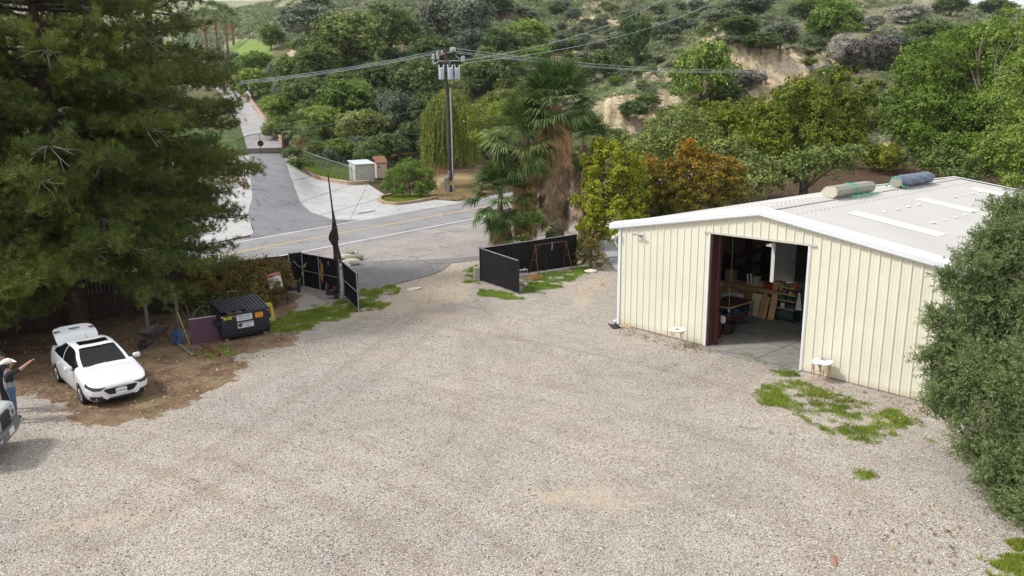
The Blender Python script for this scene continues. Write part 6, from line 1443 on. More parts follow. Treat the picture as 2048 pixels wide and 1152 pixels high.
def leafcloud(lobes, leaf, dens=.5, seed=0, asp=.52, up=.45, sq=.85, clump=22, sig=.16, tall=0.0):
    r = np.random.default_rng(seed); VV = []; TT = []
    for lb in lobes:
        x, y, z, R = lb[:4]; s = lb[4] if len(lb) > 4 else sq
        n = int(dens * 6.0 * 12.57 * R * R / (leaf * leaf)); nc = int(min(max(8, n // clump), 70 if R < 2 else 110))
        d = r.normal(size=(nc, 3)); d /= np.linalg.norm(d, axis=1)[:, None]
        d[:, 2] = np.where((d[:, 2] < -.35) & (r.random(nc) < .55), -d[:, 2], d[:, 2])
        nz = VN(d[:, 0] * 2.3 + x * .7 + 40, d[:, 1] * 2.3 + y * .7 + 40) + VN(d[:, 2] * 2.3 + z + 20, d[:, 0] * 2.3 + 70)
        rad = R * (.36 + .56 * nz) * r.uniform(.82, 1.08, nc)
        C = d * rad[:, None]; k = r.integers(0, nc, n)
        P = C[k] + r.normal(size=(n, 3)) * (R * sig) * r.uniform(.5, 1.2, nc)[k][:, None]
        ct = r.random(nc)[k]
        nr = d[k] + r.normal(size=(n, 3)) * .7; nr[:, 2] += up; nr /= np.linalg.norm(nr, axis=1)[:, None]
        a = r.normal(size=(n, 3)); a -= nr * (a * nr).sum(1)[:, None]; a[:, 2] -= tall; a /= np.linalg.norm(a, axis=1)[:, None] + 1e-9
        b = np.cross(nr, a); Ln = leaf * r.uniform(.6, 1.35, n)[:, None]
        P[:, 2] *= s; P += np.array([x, y, z])
        VV.append(np.stack([P - a * Ln * .5, P + b * Ln * asp * .5, P + a * Ln * .5 + nr * Ln * .08, P - b * Ln * asp * .5], 1)); TT.append(np.clip(ct * .55 + r.random(n) * .45, 0, 1))
    V = np.concatenate(VV).reshape(-1, 3); T = np.concatenate(TT); return V, np.arange(len(V)).reshape(-1, 4), T
def sprays(lobes, leaf, n, seed):
    r = np.random.default_rng(seed + 5); VV = []; TT = []
    for lb in lobes:
        x, y, z, R = lb[:4]; m = int(n * R * R) + 8
        d = r.normal(size=(m, 3)); d[:, 2] += .25; d /= np.linalg.norm(d, axis=1)[:, None]; o = np.array([x, y, z]) + d * R * r.uniform(.5, .95, (m, 1))
        g = d + r.normal(size=(m, 3)) * .35; g[:, 2] += .35; g /= np.linalg.norm(g, axis=1)[:, None]; Ls = r.uniform(.25, .6, m) * min(1.2, .5 + R); k = 22
        q = np.linspace(0, 1, k)[None, :, None]; P = o[:, None] + g[:, None] * Ls[:, None, None] * q + np.array([0, 0, -.12]) * (q ** 2) * Ls[:, None, None] + r.normal(size=(m, k, 3)) * .012
        a = g[:, None] * .9 + r.normal(size=(m, k, 3)) * .65; a /= np.linalg.norm(a, axis=2)[..., None]; b = np.cross(a, r.normal(size=a.shape)); b /= np.linalg.norm(b, axis=2)[..., None]
        Ln = leaf * r.uniform(.6, 1.1, (m, k, 1)); VV.append(np.stack([P, P + a * Ln * .5 + b * Ln * .13, P + a * Ln, P + a * Ln * .5 - b * Ln * .13], 2).reshape(-1, 3)); TT.append(np.clip(.25 + r.random((m, 1)) * .45 + r.random((m, k)) * .35, 0, 1).ravel())
    return np.concatenate(VV), np.concatenate(TT)
def limbs(mb, base, targets, r0, rr, wob=.12):
    b = Vector(base)
    for tg, rad in targets:
        tg = Vector(tg); n = 6; pts = []; rs = []
        off = Vector((rr.uniform(-1, 1), rr.uniform(-1, 1), rr.uniform(.0, .6))) * (tg - b).length * wob
        for i in range(n + 1):
            f = i / n; pts.append(b.lerp(tg, f) + off * math.sin(PI * f) + Vector((0, 0, (tg - b).length * .08 * math.sin(PI * f)))); rs.append(r0 * .7 * (1 - f) ** .8 * rad + .01)
        mb.tube(pts, rs, 6)
def shrubmesh(kind, seed, n=9, leaf=.09, dens=.5, flat=.75):
    """unit crown (radius about 1, base at z=0)"""
    rr = random.Random(seed); lobes = [(0, 0, .75 * flat, .62)]
    for k in range(n):
        a = k * 2.4 + rr.uniform(-.4, .4); e = rr.uniform(.0, 1.0); q = .62 * math.cos(e * 1.2); lobes.append((q * math.cos(a), q * math.sin(a), (.45 + .75 * math.sin(e * 1.2)) * flat, rr.uniform(.26, .42)))
    return leafcloud(lobes, leaf, dens, seed)
PROTO = {}
def proto(kind, seed, leaf=.085, dens=.5, flat=.9, n=13):
    key = (kind, seed)
    if key in PROTO: return PROTO[key]
    V, Fq, T = shrubmesh(kind, seed, n, leaf, dens, flat); V[:, 2] += .04
    o = npmesh('crown', V, Fq, LM[kind], None, T); mb = MB(); rr = random.Random(seed)
    tg = [((rr.uniform(-.5, .5), rr.uniform(-.5, .5), rr.uniform(.5, 1.0)), rr.uniform(.5, .8)) for _ in range(6)]
    mb.tube([(0, 0, -.35), (.02, .01, .0), (0, 0, .3)], [.05, .04, .035], 7); limbs(mb, (0, 0, .2), tg, .03, rr); tr = mb.build('trunk', BARK, None)
    PROTO[key] = (o.data, tr.data); D.objects.remove(o); D.objects.remove(tr); return PROTO[key]
def put_tree(name, label, cat, u, v, ru, rv, kind, seed=0, group=None, leaf=.075, dens=.5, y=None, trunk=True):
    """u,v: photo position of the crown centre, ru,rv: half extents in photo pixels; stands where the sight line to its foot meets the hill"""
    x0, y0, z0 = hit(u, v + rv * .92) if y is None else (0, y, 0)
    if y is not None: p = un(u, v + rv * .92, y=y); x0, z0 = p[0], float(H(p[0], y))
    sc = y0 / F * 1.02; R = ru * sc
    y0 += R * .35; x0 *= (y0 / (y0 - R * .35)); zb = float(H(x0, y0))
    top = un(u, v - rv, y=y0)[2]; hgt = max(top - zb, R * .7)
    cm, tm = proto(kind, seed % 3 + 1, leaf, dens)
    t = thing(name, label, cat, (x0, y0, zb), random.uniform(0, 6.3), group); t.scale = (R, R, hgt / 1.5)
    c = D.objects.new('crown', cm); COL.objects.link(c); c.parent = t
    if trunk: c = D.objects.new('trunk', tm); COL.objects.link(c); c.parent = t
    return t
# --- individually placed hillside trees: (u, v, ru, rv, kind, label)
HT = [
 (700, 85, 85, 62, 'oak', 'broad mid-green oak high on the slope left of the utility pole'), (780, 62, 62, 52, 'oak', 'rounded grey-green oak touching the broad oak high on the left slope'),
 (620, 45, 62, 36, 'sage', 'wide grey sage thicket at the top left of the canyon side'), (632, 14, 36, 18, 'dark', 'small dark green tree on the skyline above the grey thicket'),
 (543, 75, 30, 27, 'oak', 'small green tree standing beside the bright meadow'), (520, 130, 38, 27, 'bright', 'bright green bush above the upper driveway bend'),
 (505, 168, 40, 32, 'bright', 'bright green tree right beside the upper driveway'), (583, 148, 42, 36, 'oak', 'oak crown between the upper driveway tree and the broad oak'),
 (640, 125, 50, 38, 'oak', 'oak below the left edge of the broad oak'), (612, 192, 58, 42, 'oak', 'dense oak above the gate pillar'),
 (700, 205, 66, 46, 'bright', 'light green spreading tree above the chain-link fence'), (560, 222, 40, 30, 'bright', 'light green bush just above the brick wall beyond the gate'),
 (645, 245, 48, 34, 'bright', 'leafy green tree behind the little fan palm by the gate'), (728, 258, 60, 38, 'oak', 'green tree above the tin shed'),
 (790, 225, 40, 44, 'sage', 'thin brownish tree left of the wooden post'), (835, 165, 62, 50, 'dark', 'dark oak directly left of the transformers'),
 (768, 160, 58, 40, 'dark', 'dark oak below the rounded grey-green oak'), (872, 110, 48, 40, 'dark', 'shadowy oak behind the pole crossarms'),
 (683, 300, 34, 24, 'bright', 'bright shrub behind the chain-link fence'), (780, 295, 48, 28, 'dark', 'dark shrub rising behind the pink shed'),
 (835, 275, 42, 34, 'dark', 'dark bush right of the wooden post'), (880, 40, 58, 40, 'sage', 'pale grey-green oak on the upper slope above the transformers'),
 (945, 45, 56, 46, 'sage', 'greyish oak right of the pale oak on the upper slope'), (985, 12, 50, 24, 'dark', 'dark bushes near the top centre of the frame'),
 (932, 95, 46, 36, 'sage', 'dull grey oak right of the crossarms'), (1000, 95, 46, 36, 'dark', 'dark green tree right of the dull grey oak'),
 (1058, 72, 46, 32, 'bright', 'fresh green tree upper centre below the grey scrub'), (1015, 150, 46, 42, 'dark', 'dark oak directly behind the pepper tree top'),
 (955, 150, 42, 34, 'oak', 'light oak between the transformers and the fan palms'), (1075, 120, 34, 30, 'bright', 'green bush left of the tallest palm crown'),
 (1160, 145, 34, 30, 'dark', 'shaded bush behind the right side of the tall palm'), (1210, 130, 40, 30, 'dark', 'dark bush on the slope right of the tall palm'),
 (1270, 82, 36, 54, 'dark', 'tall dark green tree standing alone on the pale bluff'), (1402, 155, 64, 74, 'bright', 'tall light green tree in front of the sandstone bluff'),
 (1662, 48, 56, 48, 'bright', 'rounded bright tree on the upper right slope'), (1620, 20, 40, 24, 'oak', 'small green tree on the skyline right of centre'),
 (1900, 10, 36, 22, 'dark', 'dark oak against the white sky'), (1985, 22, 40, 12, 'dark', 'low dark trees on the far right skyline'),
 (1860, 70, 46, 28, 'oak', 'green oak below the skyline oak'), (1800, 92, 40, 24, 'sage', 'grey bush beside the blossom bushes'),
 (1705, 112, 40, 32, 'bare', 'bare grey twiggy bush with white blossom beside it'), (1755, 105, 44, 34, 'bare', 'leafless grey bush right of the blossoming one'),
 (1520, 95, 48, 26, 'dark', 'dark shrubs above the bright sandstone face'), (1560, 70, 40, 24, 'sage', 'grey shrubs along the top of the sandstone face'),
 (1480, 60, 44, 28, 'dark', 'dark shrub patch above the left bluff shoulder'), (1500, 165, 34, 26, 'bare', 'bare purplish bush at the foot of the sandstone'),
 (1590, 205, 44, 22, 'sage', 'grey-green shrub below the sandstone face'), (1295, 205, 28, 17, 'oak', 'round shrub growing on the lower bluff'), (1450, 190, 36, 26, 'oak', 'green shrub right of the tall light green tree'),
 (1500, 12, 50, 20, 'sage', 'sage thicket at the top right of centre'), (1440, 40, 46, 20, 'sage', 'grey scrub clump on the crest above the bluff'),
 (555, 255, 26, 22, 'oak', 'green shrub leaning over the brick wall behind the gate pillar'), (600, 330, 30, 10, 'oak', 'low green shrub on the grassy bank by the chain-link fence'),
 (900, 300, 50, 34, 'dark', 'dark undergrowth right of the pole at the hill foot'), (960, 260, 40, 36, 'sage', 'grey twiggy growth at the hill foot behind the left palm'),
 (735, 320, 36, 20, 'dark', 'dark low shrub behind the tin shed'), (860, 225, 46, 40, 'dark', 'dark brown-green tree behind the pepper tree'),
]
for i, (u, v, ru, rv, k, lb) in enumerate(HT):
    cat = 'bush' if any(w_ in lb for w_ in ('bush', 'shrub', 'thicket', 'scrub', 'undergrowth', 'growth')) else 'tree'
    put_tree('bush' if cat == 'bush' else 'oak_tree' if 'oak' in lb else 'broadleaf_tree', lb, cat, u, v, ru * 1.12, rv * 1.15, k, i, leaf=.085, dens=.55)
for i, (u, v, ru, rv, lb) in enumerate([(1685, 104, 40, 42, 'white blossoming bush left of the bare grey bushes'), (1740, 48, 36, 20, 'white blossoming bush near the upper right skyline'), (1815, 28, 50, 22, 'wide white blossoming bush below the far skyline'), (1770, 70, 34, 18, 'small white blossoming bush between the two larger ones'), (1240, 75, 26, 14, 'pale blossoming shrub on the bluff beside the lone dark tree')]):
    put_tree('blossom_bush', lb, 'bush', u, v, ru, rv, 'white', i, leaf=.06, dens=.6)
# --- belt of trees filling the canyon foot and the gaps (still single trees, told apart by nothing)
def jfill(region, n, kinds, lb, grp, ru0, ru1, seed, name='hillside_shrub', flatv=.75):
    rr = random.Random(seed); k = 0
    while k < n:
        u = rr.uniform(region[0], region[2]); v = rr.uniform(region[1], region[3]); ru = rr.uniform(ru0, ru1)
        put_tree(name, lb, 'bush', u, v, ru, ru * flatv * rr.uniform(.7, 1.0), rr.choice(kinds), rr.randrange(3), grp, leaf=.09, dens=.4, trunk=False); k += 1
jfill((540, 90, 1060, 310), 110, ('dark', 'oak', 'dark', 'oak', 'sage'), 'green undergrowth bush filling gaps between the oaks on the left slope', 'undergrowth between the left slope oaks', 22, 38, 5, flatv=.9)
jfill((1040, 10, 1260, 120), 50, ('sage', 'sage', 'scrub', 'oak'), 'grey sagebrush on the slope above the tall palm', 'sagebrush above the tall palm', 10, 24, 6)
jfill((1280, 10, 1700, 90), 60, ('sage', 'sage', 'oak', 'scrub'), 'low grey-green brush along the crest above the bluffs', 'brush on the bluff crest', 14, 30, 7)
jfill((1600, 100, 1780, 220), 24, ('sage', 'dark', 'oak'), 'low brush around the sandstone face on the right slope', 'brush around the sandstone', 12, 22, 8)
jfill((1740, 60, 2060, 130), 44, ('oak', 'sage', 'dark', 'bright'), 'green brush on the far right slope below the skyline', 'brush below the right skyline', 16, 34, 9)
jfill((1200, 110, 1380, 175), 20, ('sage', 'oak', 'scrub', 'bright'), 'grass-green brush on the ledge above the lower bluff', 'brush on the bluff ledge', 9, 20, 10)
jfill((1230, 215, 1900, 330), 60, ('dark', 'dark', 'oak', 'olive'), 'dark undergrowth bush behind the olive-gold trees', 'undergrowth behind the olive-gold trees', 28, 48, 12, flatv=.9)
jfill((440, 110, 520, 150), 8, ('oak', 'sage', 'bright'), 'small bush beyond the upper driveway', 'bushes beyond the upper driveway', 10, 20, 13)
# mass scrub over all slopes
def scrub():
    r = np.random.default_rng(77); U = r.uniform(380, 2100, 24000); V = r.uniform(-5, 330, 24000); lob = []
    az = (U - 1024) * .975 / F
    yy = np.where((U < 640), r.uniform(240, 620, 24000), r.uniform(80, 480, 24000)) ; xx = az * yy; zz = H(xx, yy); u_, v_ = proj(xx, yy, zz)
    ok = (zz > 1.2) & (v_ < 345) & (v_ > -30) & (np.abs(roadsep(xx, yy) - 4) > 9)
    for (a, b, c, d) in ((1250, 228, 58, 34), (1330, 228, 32, 40), (1545, 165, 44, 44), (1448, 92, 28, 32), (500, 98, 60, 20)): ok &= ~((np.hypot((u_ - a) / c, (v_ - b) / d) < 1))
    ok &= ~((u_ < 600) & (yy < 260) & (u_ > 380) & (v_ > 160)); ok &= (VN(xx * .06 + 9, yy * .06) + r.random(24000) * .45 > .46)
    xx, yy, zz = xx[ok], yy[ok], zz[ok]; R = r.uniform(.4, 1.3, len(xx)) * np.clip(yy / 150, .7, 2.4)
    nl = 46; n = len(xx); P = r.normal(size=(n, nl, 3)); P /= np.linalg.norm(P, axis=2)[..., None]; P[..., 2] = np.abs(P[..., 2]) * .7
    C = np.stack([xx, yy, zz], 1)[:, None, :] + P * R[:, None, None] * r.uniform(.6, 1.05, (n, nl, 1)); nr = P + r.normal(size=P.shape) * .6; nr /= np.linalg.norm(nr, axis=2)[..., None]
    a = r.normal(size=P.shape); a -= nr * (a * nr).sum(2)[..., None]; a /= np.linalg.norm(a, axis=2)[..., None]; b = np.cross(nr, a); Ln = (R * .34)[:, None, None] * r.uniform(.6, 1.3, (n, nl, 1))
    V4 = np.stack([C - a * Ln * .5, C + b * Ln * .3, C + a * Ln * .5, C - b * Ln * .3], 2).reshape(-1, 3)
    T = np.clip(np.repeat(r.random(n), nl) * .7 + r.random(n * nl) * .3, 0, 1)
    o = npmesh('hillside_scrub', V4, np.arange(len(V4)).reshape(-1, 4), LM['scrub'], None, T); tag(o, 'low pale scrub covering the canyon slopes', 'scrub', kind='stuff')
scrub()
# ------------------------------------------------------------------ trees built lobe by lobe
def lobetree(name, label, cat, lobes, kind, leaf, dens, base, r0=.16, seed=1, group=None, pix=True, bark=None, **kw):
    """lobes: (u, v, depth, radius in metres)"""
    W_ = []
    for l in lobes:
        p = un(l[0], l[1], y=l[2]); W_.append((p[0], p[1], p[2], l[3]))
    b = Vector(base); t = thing(name, label, cat, b, 0, group); rr = random.Random(seed)
    Lc = [(x - b.x, y - b.y, z - b.z, r) for x, y, z, r in W_]
    sb = kw.pop('sub', 0)
    if sb:
        r9 = random.Random(seed + 99); L2 = []
        for x, y, z, r in Lc:
            L2.append((x, y, z, r * kw.get('core', .78)))
            for k in range(int(sb * max(r, .35) ** .8) + 4):
                q = Vector((r9.gauss(0, 1), r9.gauss(0, 1), r9.gauss(.25, 1))).normalized() * r * r9.uniform(.78, 1.08); L2.append((x + q.x, y + q.y, z + q.z, r9.uniform(.20, .40) * r))
        Lc = L2
    kw.pop('core', 0); sp = kw.pop('spray', 0); tb = kw.pop('topbias', 0); V, Fq, T = leafcloud(Lc, leaf, dens, seed, **kw)
    if tb: zc = V[::4, 2]; T = np.clip(T * .75 + tb * ((zc - zc.min()) / (zc.max() - zc.min()) - .45), 0, 1)
    if sp:
        V2, T2 = sprays(Lc, leaf, sp, seed); V = np.concatenate([V, V2]); T = np.concatenate([T, T2]); Fq = np.arange(len(V)).reshape(-1, 4)
    npmesh('crown', V, Fq, LM[kind], t, T)
    mb = MB(); top = max(l[2] for l in Lc); fork = min(max(top * .3, .25), 2.2)
    mb.tube([(0, 0, -.1), (.03, .02, fork * .5), (0, 0, fork)], [r0 * 1.3, r0, r0 * .85], 9); limbs(mb, (0, 0, fork * .95), [((x, y, z), .7) for x, y, z, r in Lc if r > .3][:40], r0, rr); mb.build('trunk', bark or BARK, t)
    return t
def gb(u, v): p = un(u, v); return (p[0], p[1], 0)
def hb_(u, v): p = hit(u, v); return p
# yellow-green tree beside the workshop
lobetree('yellow_green_tree', 'yellow-green leafy tree between the fan palms and the workshop', 'tree', [(1215, 305, 45, 1.0), (1185, 330, 45, .8), (1245, 335, 44, 1.1), (1205, 370, 44, 1.3), (1255, 385, 45, 1.2), (1180, 410, 43, .9), (1225, 430, 43, 1.0), (1265, 430, 44, .9), (1180, 455, 42.5, .8), (1220, 470, 42.5, .7), (1270, 350, 46, 1.0), (1200, 400, 46, 1.3)], 'lime', .15, .85, (4.55, 43.8, 0), .2, 3, sub=4)
lobetree('autumn_tree', 'orange and green autumn tree rising behind the workshop roof', 'tree', [(1380, 345, 50, 1.5), (1330, 345, 50, 1.1), (1435, 350, 50, 1.3), (1350, 385, 49, 1.4), (1410, 390, 49, 1.4), (1460, 385, 50, 1.1), (1310, 400, 49, 1.1), (1380, 310, 51, 1.0), (1450, 330, 51, .9), (1360, 420, 48, 1.2), (1440, 415, 49, 1.1), (1300, 330, 51, .9), (1475, 355, 51, .8), (1410, 325, 51, 1.0)], 'orange', .17, .55, (11.5, 50.5, 0), .2, 4, topbias=.6, sub=4)
lobetree('green_tree', 'shaded green tree between the yellow-green and the orange trees', 'tree', [(1300, 390, 52, 1.3), (1290, 430, 51, 1.3), (1320, 350, 54, 1.3), (1280, 360, 53, 1.0), (1340, 430, 51, 1.2)], 'dark', .17, .55, (8.8, 52.5, 0), .16, 5)
lobetree('olive_tree', 'big olive-gold tree right of the bluff', 'tree', [(1640, 205, 78, 3.0), (1580, 240, 76, 2.8), (1690, 240, 77, 2.8), (1630, 265, 74, 3.0), (1720, 200, 79, 2.0), (1590, 200, 79, 2.0), (1700, 290, 74, 2.2), (1560, 290, 74, 2.3), (1640, 310, 72, 2.2)], 'olive', .25, .44, (30, 77, 0), .35, 6, sub=4)
lobetree('olive_tree', 'wide yellow-green tree left of the big olive-gold one', 'tree', [(1490, 245, 74, 2.6), (1540, 260, 73, 2.2), (1440, 260, 74, 2.2), (1500, 290, 71, 2.4), (1420, 245, 76, 1.8), (1550, 310, 70, 2.0)], 'olive', .24, .44, (22.5, 74, 0), .3, 7, sub=4)
lobetree('dark_tree', 'dark green tree behind the orange tree', 'tree', [(1370, 262, 72, 2.2), (1320, 275, 72, 2.0), (1400, 300, 70, 2.2), (1450, 315, 68, 2.0), (1290, 300, 70, 1.8), (1350, 300, 70, 2.0), (1490, 340, 66, 2.0), (1540, 345, 66, 1.8), (1510, 372, 64, 1.6)], 'oak', .28, .5, (18, 72, 0), .28, 8)
lobetree('dark_tree', 'dark green tree standing right behind the middle of the workshop roof', 'tree', [(1600, 335, 66, 1.7), (1650, 322, 66, 1.6), (1570, 350, 65, 1.5), (1700, 315, 67, 1.4)], 'oak', .26, .5, (26, 67.5, 0), .2, 9)
lobetree('large_green_tree', 'very large bright green tree on the right behind the workshop', 'tree', [(1870, 150, 76, 3.2), (1920, 130, 78, 3.0), (1960, 180, 75, 3.4), (1850, 215, 74, 3.2), (1900, 240, 72, 3.0), (1980, 250, 72, 3.2), (1830, 265, 72, 2.4), (1930, 300, 70, 2.6), (1880, 295, 70, 2.2), (1815, 190, 76, 2.2), (1840, 120, 79, 2.0), (1800, 240, 75, 1.6), (1900, 90, 80, 2.0), (1960, 100, 78, 2.2)], 'fresh', .23, .42, (43, 74, 0), .4, 10, sub=4)
lobetree('large_green_tree', 'yellow-tinted green tree at the right edge above the near bush', 'tree', [(2030, 90, 74, 3.0), (1985, 110, 76, 2.6), (2060, 150, 70, 3.2), (2030, 220, 66, 2.8), (2060, 280, 62, 2.8), (2010, 300, 62, 2.0), (2040, 340, 60, 1.8), (2100, 200, 68, 3.5)], 'bright', .22, .42, (45, 68, 0), .35, 11, sub=4)
lobetree('large_green_tree', 'dark lower tree under the very large bright green one', 'tree', [(1910, 335, 66, 1.8), (1960, 345, 64, 1.7), (1990, 320, 66, 1.8), (1870, 325, 67, 1.3)], 'oak', .22, .5, (39, 65, 0), .2, 12)
# pepper / willow like tree by the pole
WL = []
wr = random.Random(9)
def weeping(label, u, vt, vb, y, R, base):
    t = thing('weeping_tree', label, 'tree', base, 0); b = Vector(base); r = np.random.default_rng(5); n = 800; VV = []; TT = []
    top = un(u, vt, y=y)[2]; bot = max(un(u, vb, y=y)[2], .5); cx = un(u, (vt + vb) / 2, y=y)[0]
    for i in range(n):
        a = r.uniform(0, 2 * PI); q = R * math.sqrt(r.uniform(0, 1)); px, py = cx + q * math.cos(a), y + q * math.sin(a); zt = top - (q / R) ** 2 * (top - bot) * .32 - r.uniform(0, 1.5); ln = r.uniform(.4, 1.0) * (zt - bot); ln = max(ln, .6)
        m = int(ln / .075); s = np.linspace(0, 1, m); X = px + (math.cos(a) * .35 * s) + r.normal(size=m) * .07; Y = py + math.sin(a) * .35 * s + r.normal(size=m) * .07; Z = zt - s * ln
        P = np.stack([X, Y, Z], 1) - np.array(base); d = np.stack([r.normal(size=m) * .35, r.normal(size=m) * .35, -np.ones(m)], 1); d /= np.linalg.norm(d, axis=1)[:, None]; sd = r.normal(size=(m, 3)); sd -= d * (sd * d).sum(1)[:, None]; sd /= np.linalg.norm(sd, axis=1)[:, None]
        l = .30; VV.append(np.stack([P - d * l * .5, P + sd * .045, P + d * l * .5, P - sd * .045], 1)); TT.append(np.clip(r.random() * .5 + r.random(m) * .5, 0, 1))
    V = np.concatenate(VV).reshape(-1, 3); npmesh('crown', V, np.arange(len(V)).reshape(-1, 4), LM['willow'], t, np.concatenate(TT))
    mb = MB(); h = top - b.z; mb.tube([(0, 0, -.1), (.1, 0, h * .3), (.0, 0, h * .5)], [.28, .22, .16], 8); limbs(mb, (0, 0, h * .45), [((R * .6 * math.cos(k), R * .6 * math.sin(k), h * .85), .7) for k in range(7)], .14, wr); mb.build('trunk', BARK, t)
p = un(902, 345, y=90); weeping('yellow-green weeping pepper tree behind the utility pole', 900, 172, 335, 90, 3.3, (p[0], 90, 0))
p = un(1010, 300, y=80); lobetree('leafy_bush', 'yellow-green bush peeping out left of the palm cluster', 'bush', [(985, 235, 76, 2.0), (1010, 225, 77, 1.6), (960, 270, 76, 1.4)], 'lime', .25, .5, (p[0] - .5, 78, 0), .15, 13)
# rounded island bush
p = un(820, 396); IB = (p[0], p[1], .12)
lobetree('island_bush', 'round feathery green bush in the stone-edged island', 'bush', [(820, 345, p[1], 1.45), (790, 355, p[1] - .3, 1.1), (850, 352, p[1], 1.1), (800, 378, p[1] - .8, .95), (842, 378, p[1] - .8, 1.0), (822, 332, p[1] + .4, 1.0), (775, 375, p[1], .8), (862, 372, p[1] + .3, .75)], 'fresh', .15, .9, IB, .06, 14, asp=.4)
# autumn shrub by the left gate
lobetree('photinia_shrub', 'red-tinged shrub between the dumpster and the left gate', 'bush', [(475, 565, 34.2, 1.0), (520, 552, 34.5, .9), (555, 545, 35, .75), (440, 585, 33.5, 1.0), (500, 590, 33, .9), (540, 580, 33.4, .8), (570, 560, 34.6, .5), (405, 570, 34, 1.1), (450, 540, 35, .9), (385, 600, 33, .9), (525, 610, 32.6, .6)], 'photinia', .10, .45, gb(478, 620), .09, 15)
lobetree('understory_shrub', 'dark scraggly shrub behind the purple panel under the pines', 'bush', [(400, 625, 32, .7), (370, 610, 32.5, .8), (340, 600, 33, .8), (425, 612, 32.5, .6)], 'dark', .10, .22, gb(385, 660), .06, 16)
lobetree('hedge_shrub', 'dark green shrub at the foot of the yellow-green tree by the black fence', 'bush', [(1175, 500, 41, .7), (1195, 520, 40.5, .5), (1160, 520, 41, .4), (1150, 490, 42, .6), (1185, 480, 42, .6)], 'photinia', .10, .5, gb(1180, 536), .07, 17)
# near right-hand bush
NB = [(1955, 560, 17.2, .85), (2010, 500, 17.5, .9), (2050, 450, 17.6, .9), (1915, 540, 17.0, .42), (1985, 440, 17.8, .45), (1905, 590, 17.0, .5), (1900, 680, 16.8, .62), (1960, 660, 16.8, 1.0), (2020, 620, 16.6, 1.2), (1880, 650, 17.0, .35), (1868, 720, 16.9, .42), (1862, 690, 16.9, .28),
      (1905, 780, 16.3, .75), (1960, 780, 16.0, 1.0), (2030, 760, 15.6, 1.2), (1875, 800, 16.4, .5), (1945, 870, 15.6, .65), (1990, 880, 15.2, .9), (2050, 880, 14.8, 1.1), (1985, 960, 14.9, .55), (2035, 980, 14.4, .8), (2080, 1000, 14.0, 1.0), (2030, 1055, 14.0, .42), (2060, 1080, 13.6, .5), (1925, 720, 16.8, .7), (1850, 745, 16.9, .32), (1842, 640, 17.1, .22), (1835, 720, 17.0, .28), (1868, 790, 16.7, .4), (1855, 800, 16.7, .3), (1870, 560, 17.3, .22), (1990, 1020, 14.4, .35), (1925, 900, 15.6, .4), (1955, 940, 15.1, .42), (2060, 560, 16.8, 1.2), (2010, 410, 17.9, .3), (1945, 480, 17.5, .28), (2100, 700, 16, 1.6), (2120, 900, 14.8, 1.4)]
NB = [(u + 24, v, y, r * .9) for u, v, y, r in NB]
lobetree('near_bush', 'tall grey-green bush filling the right edge of the photo', 'bush', NB, 'myrtle', .085, .34, (12.2, 16.6, 0), .16, 21, asp=.24, up=.25, sig=.15, clump=14, spray=260, sub=12, core=.62)
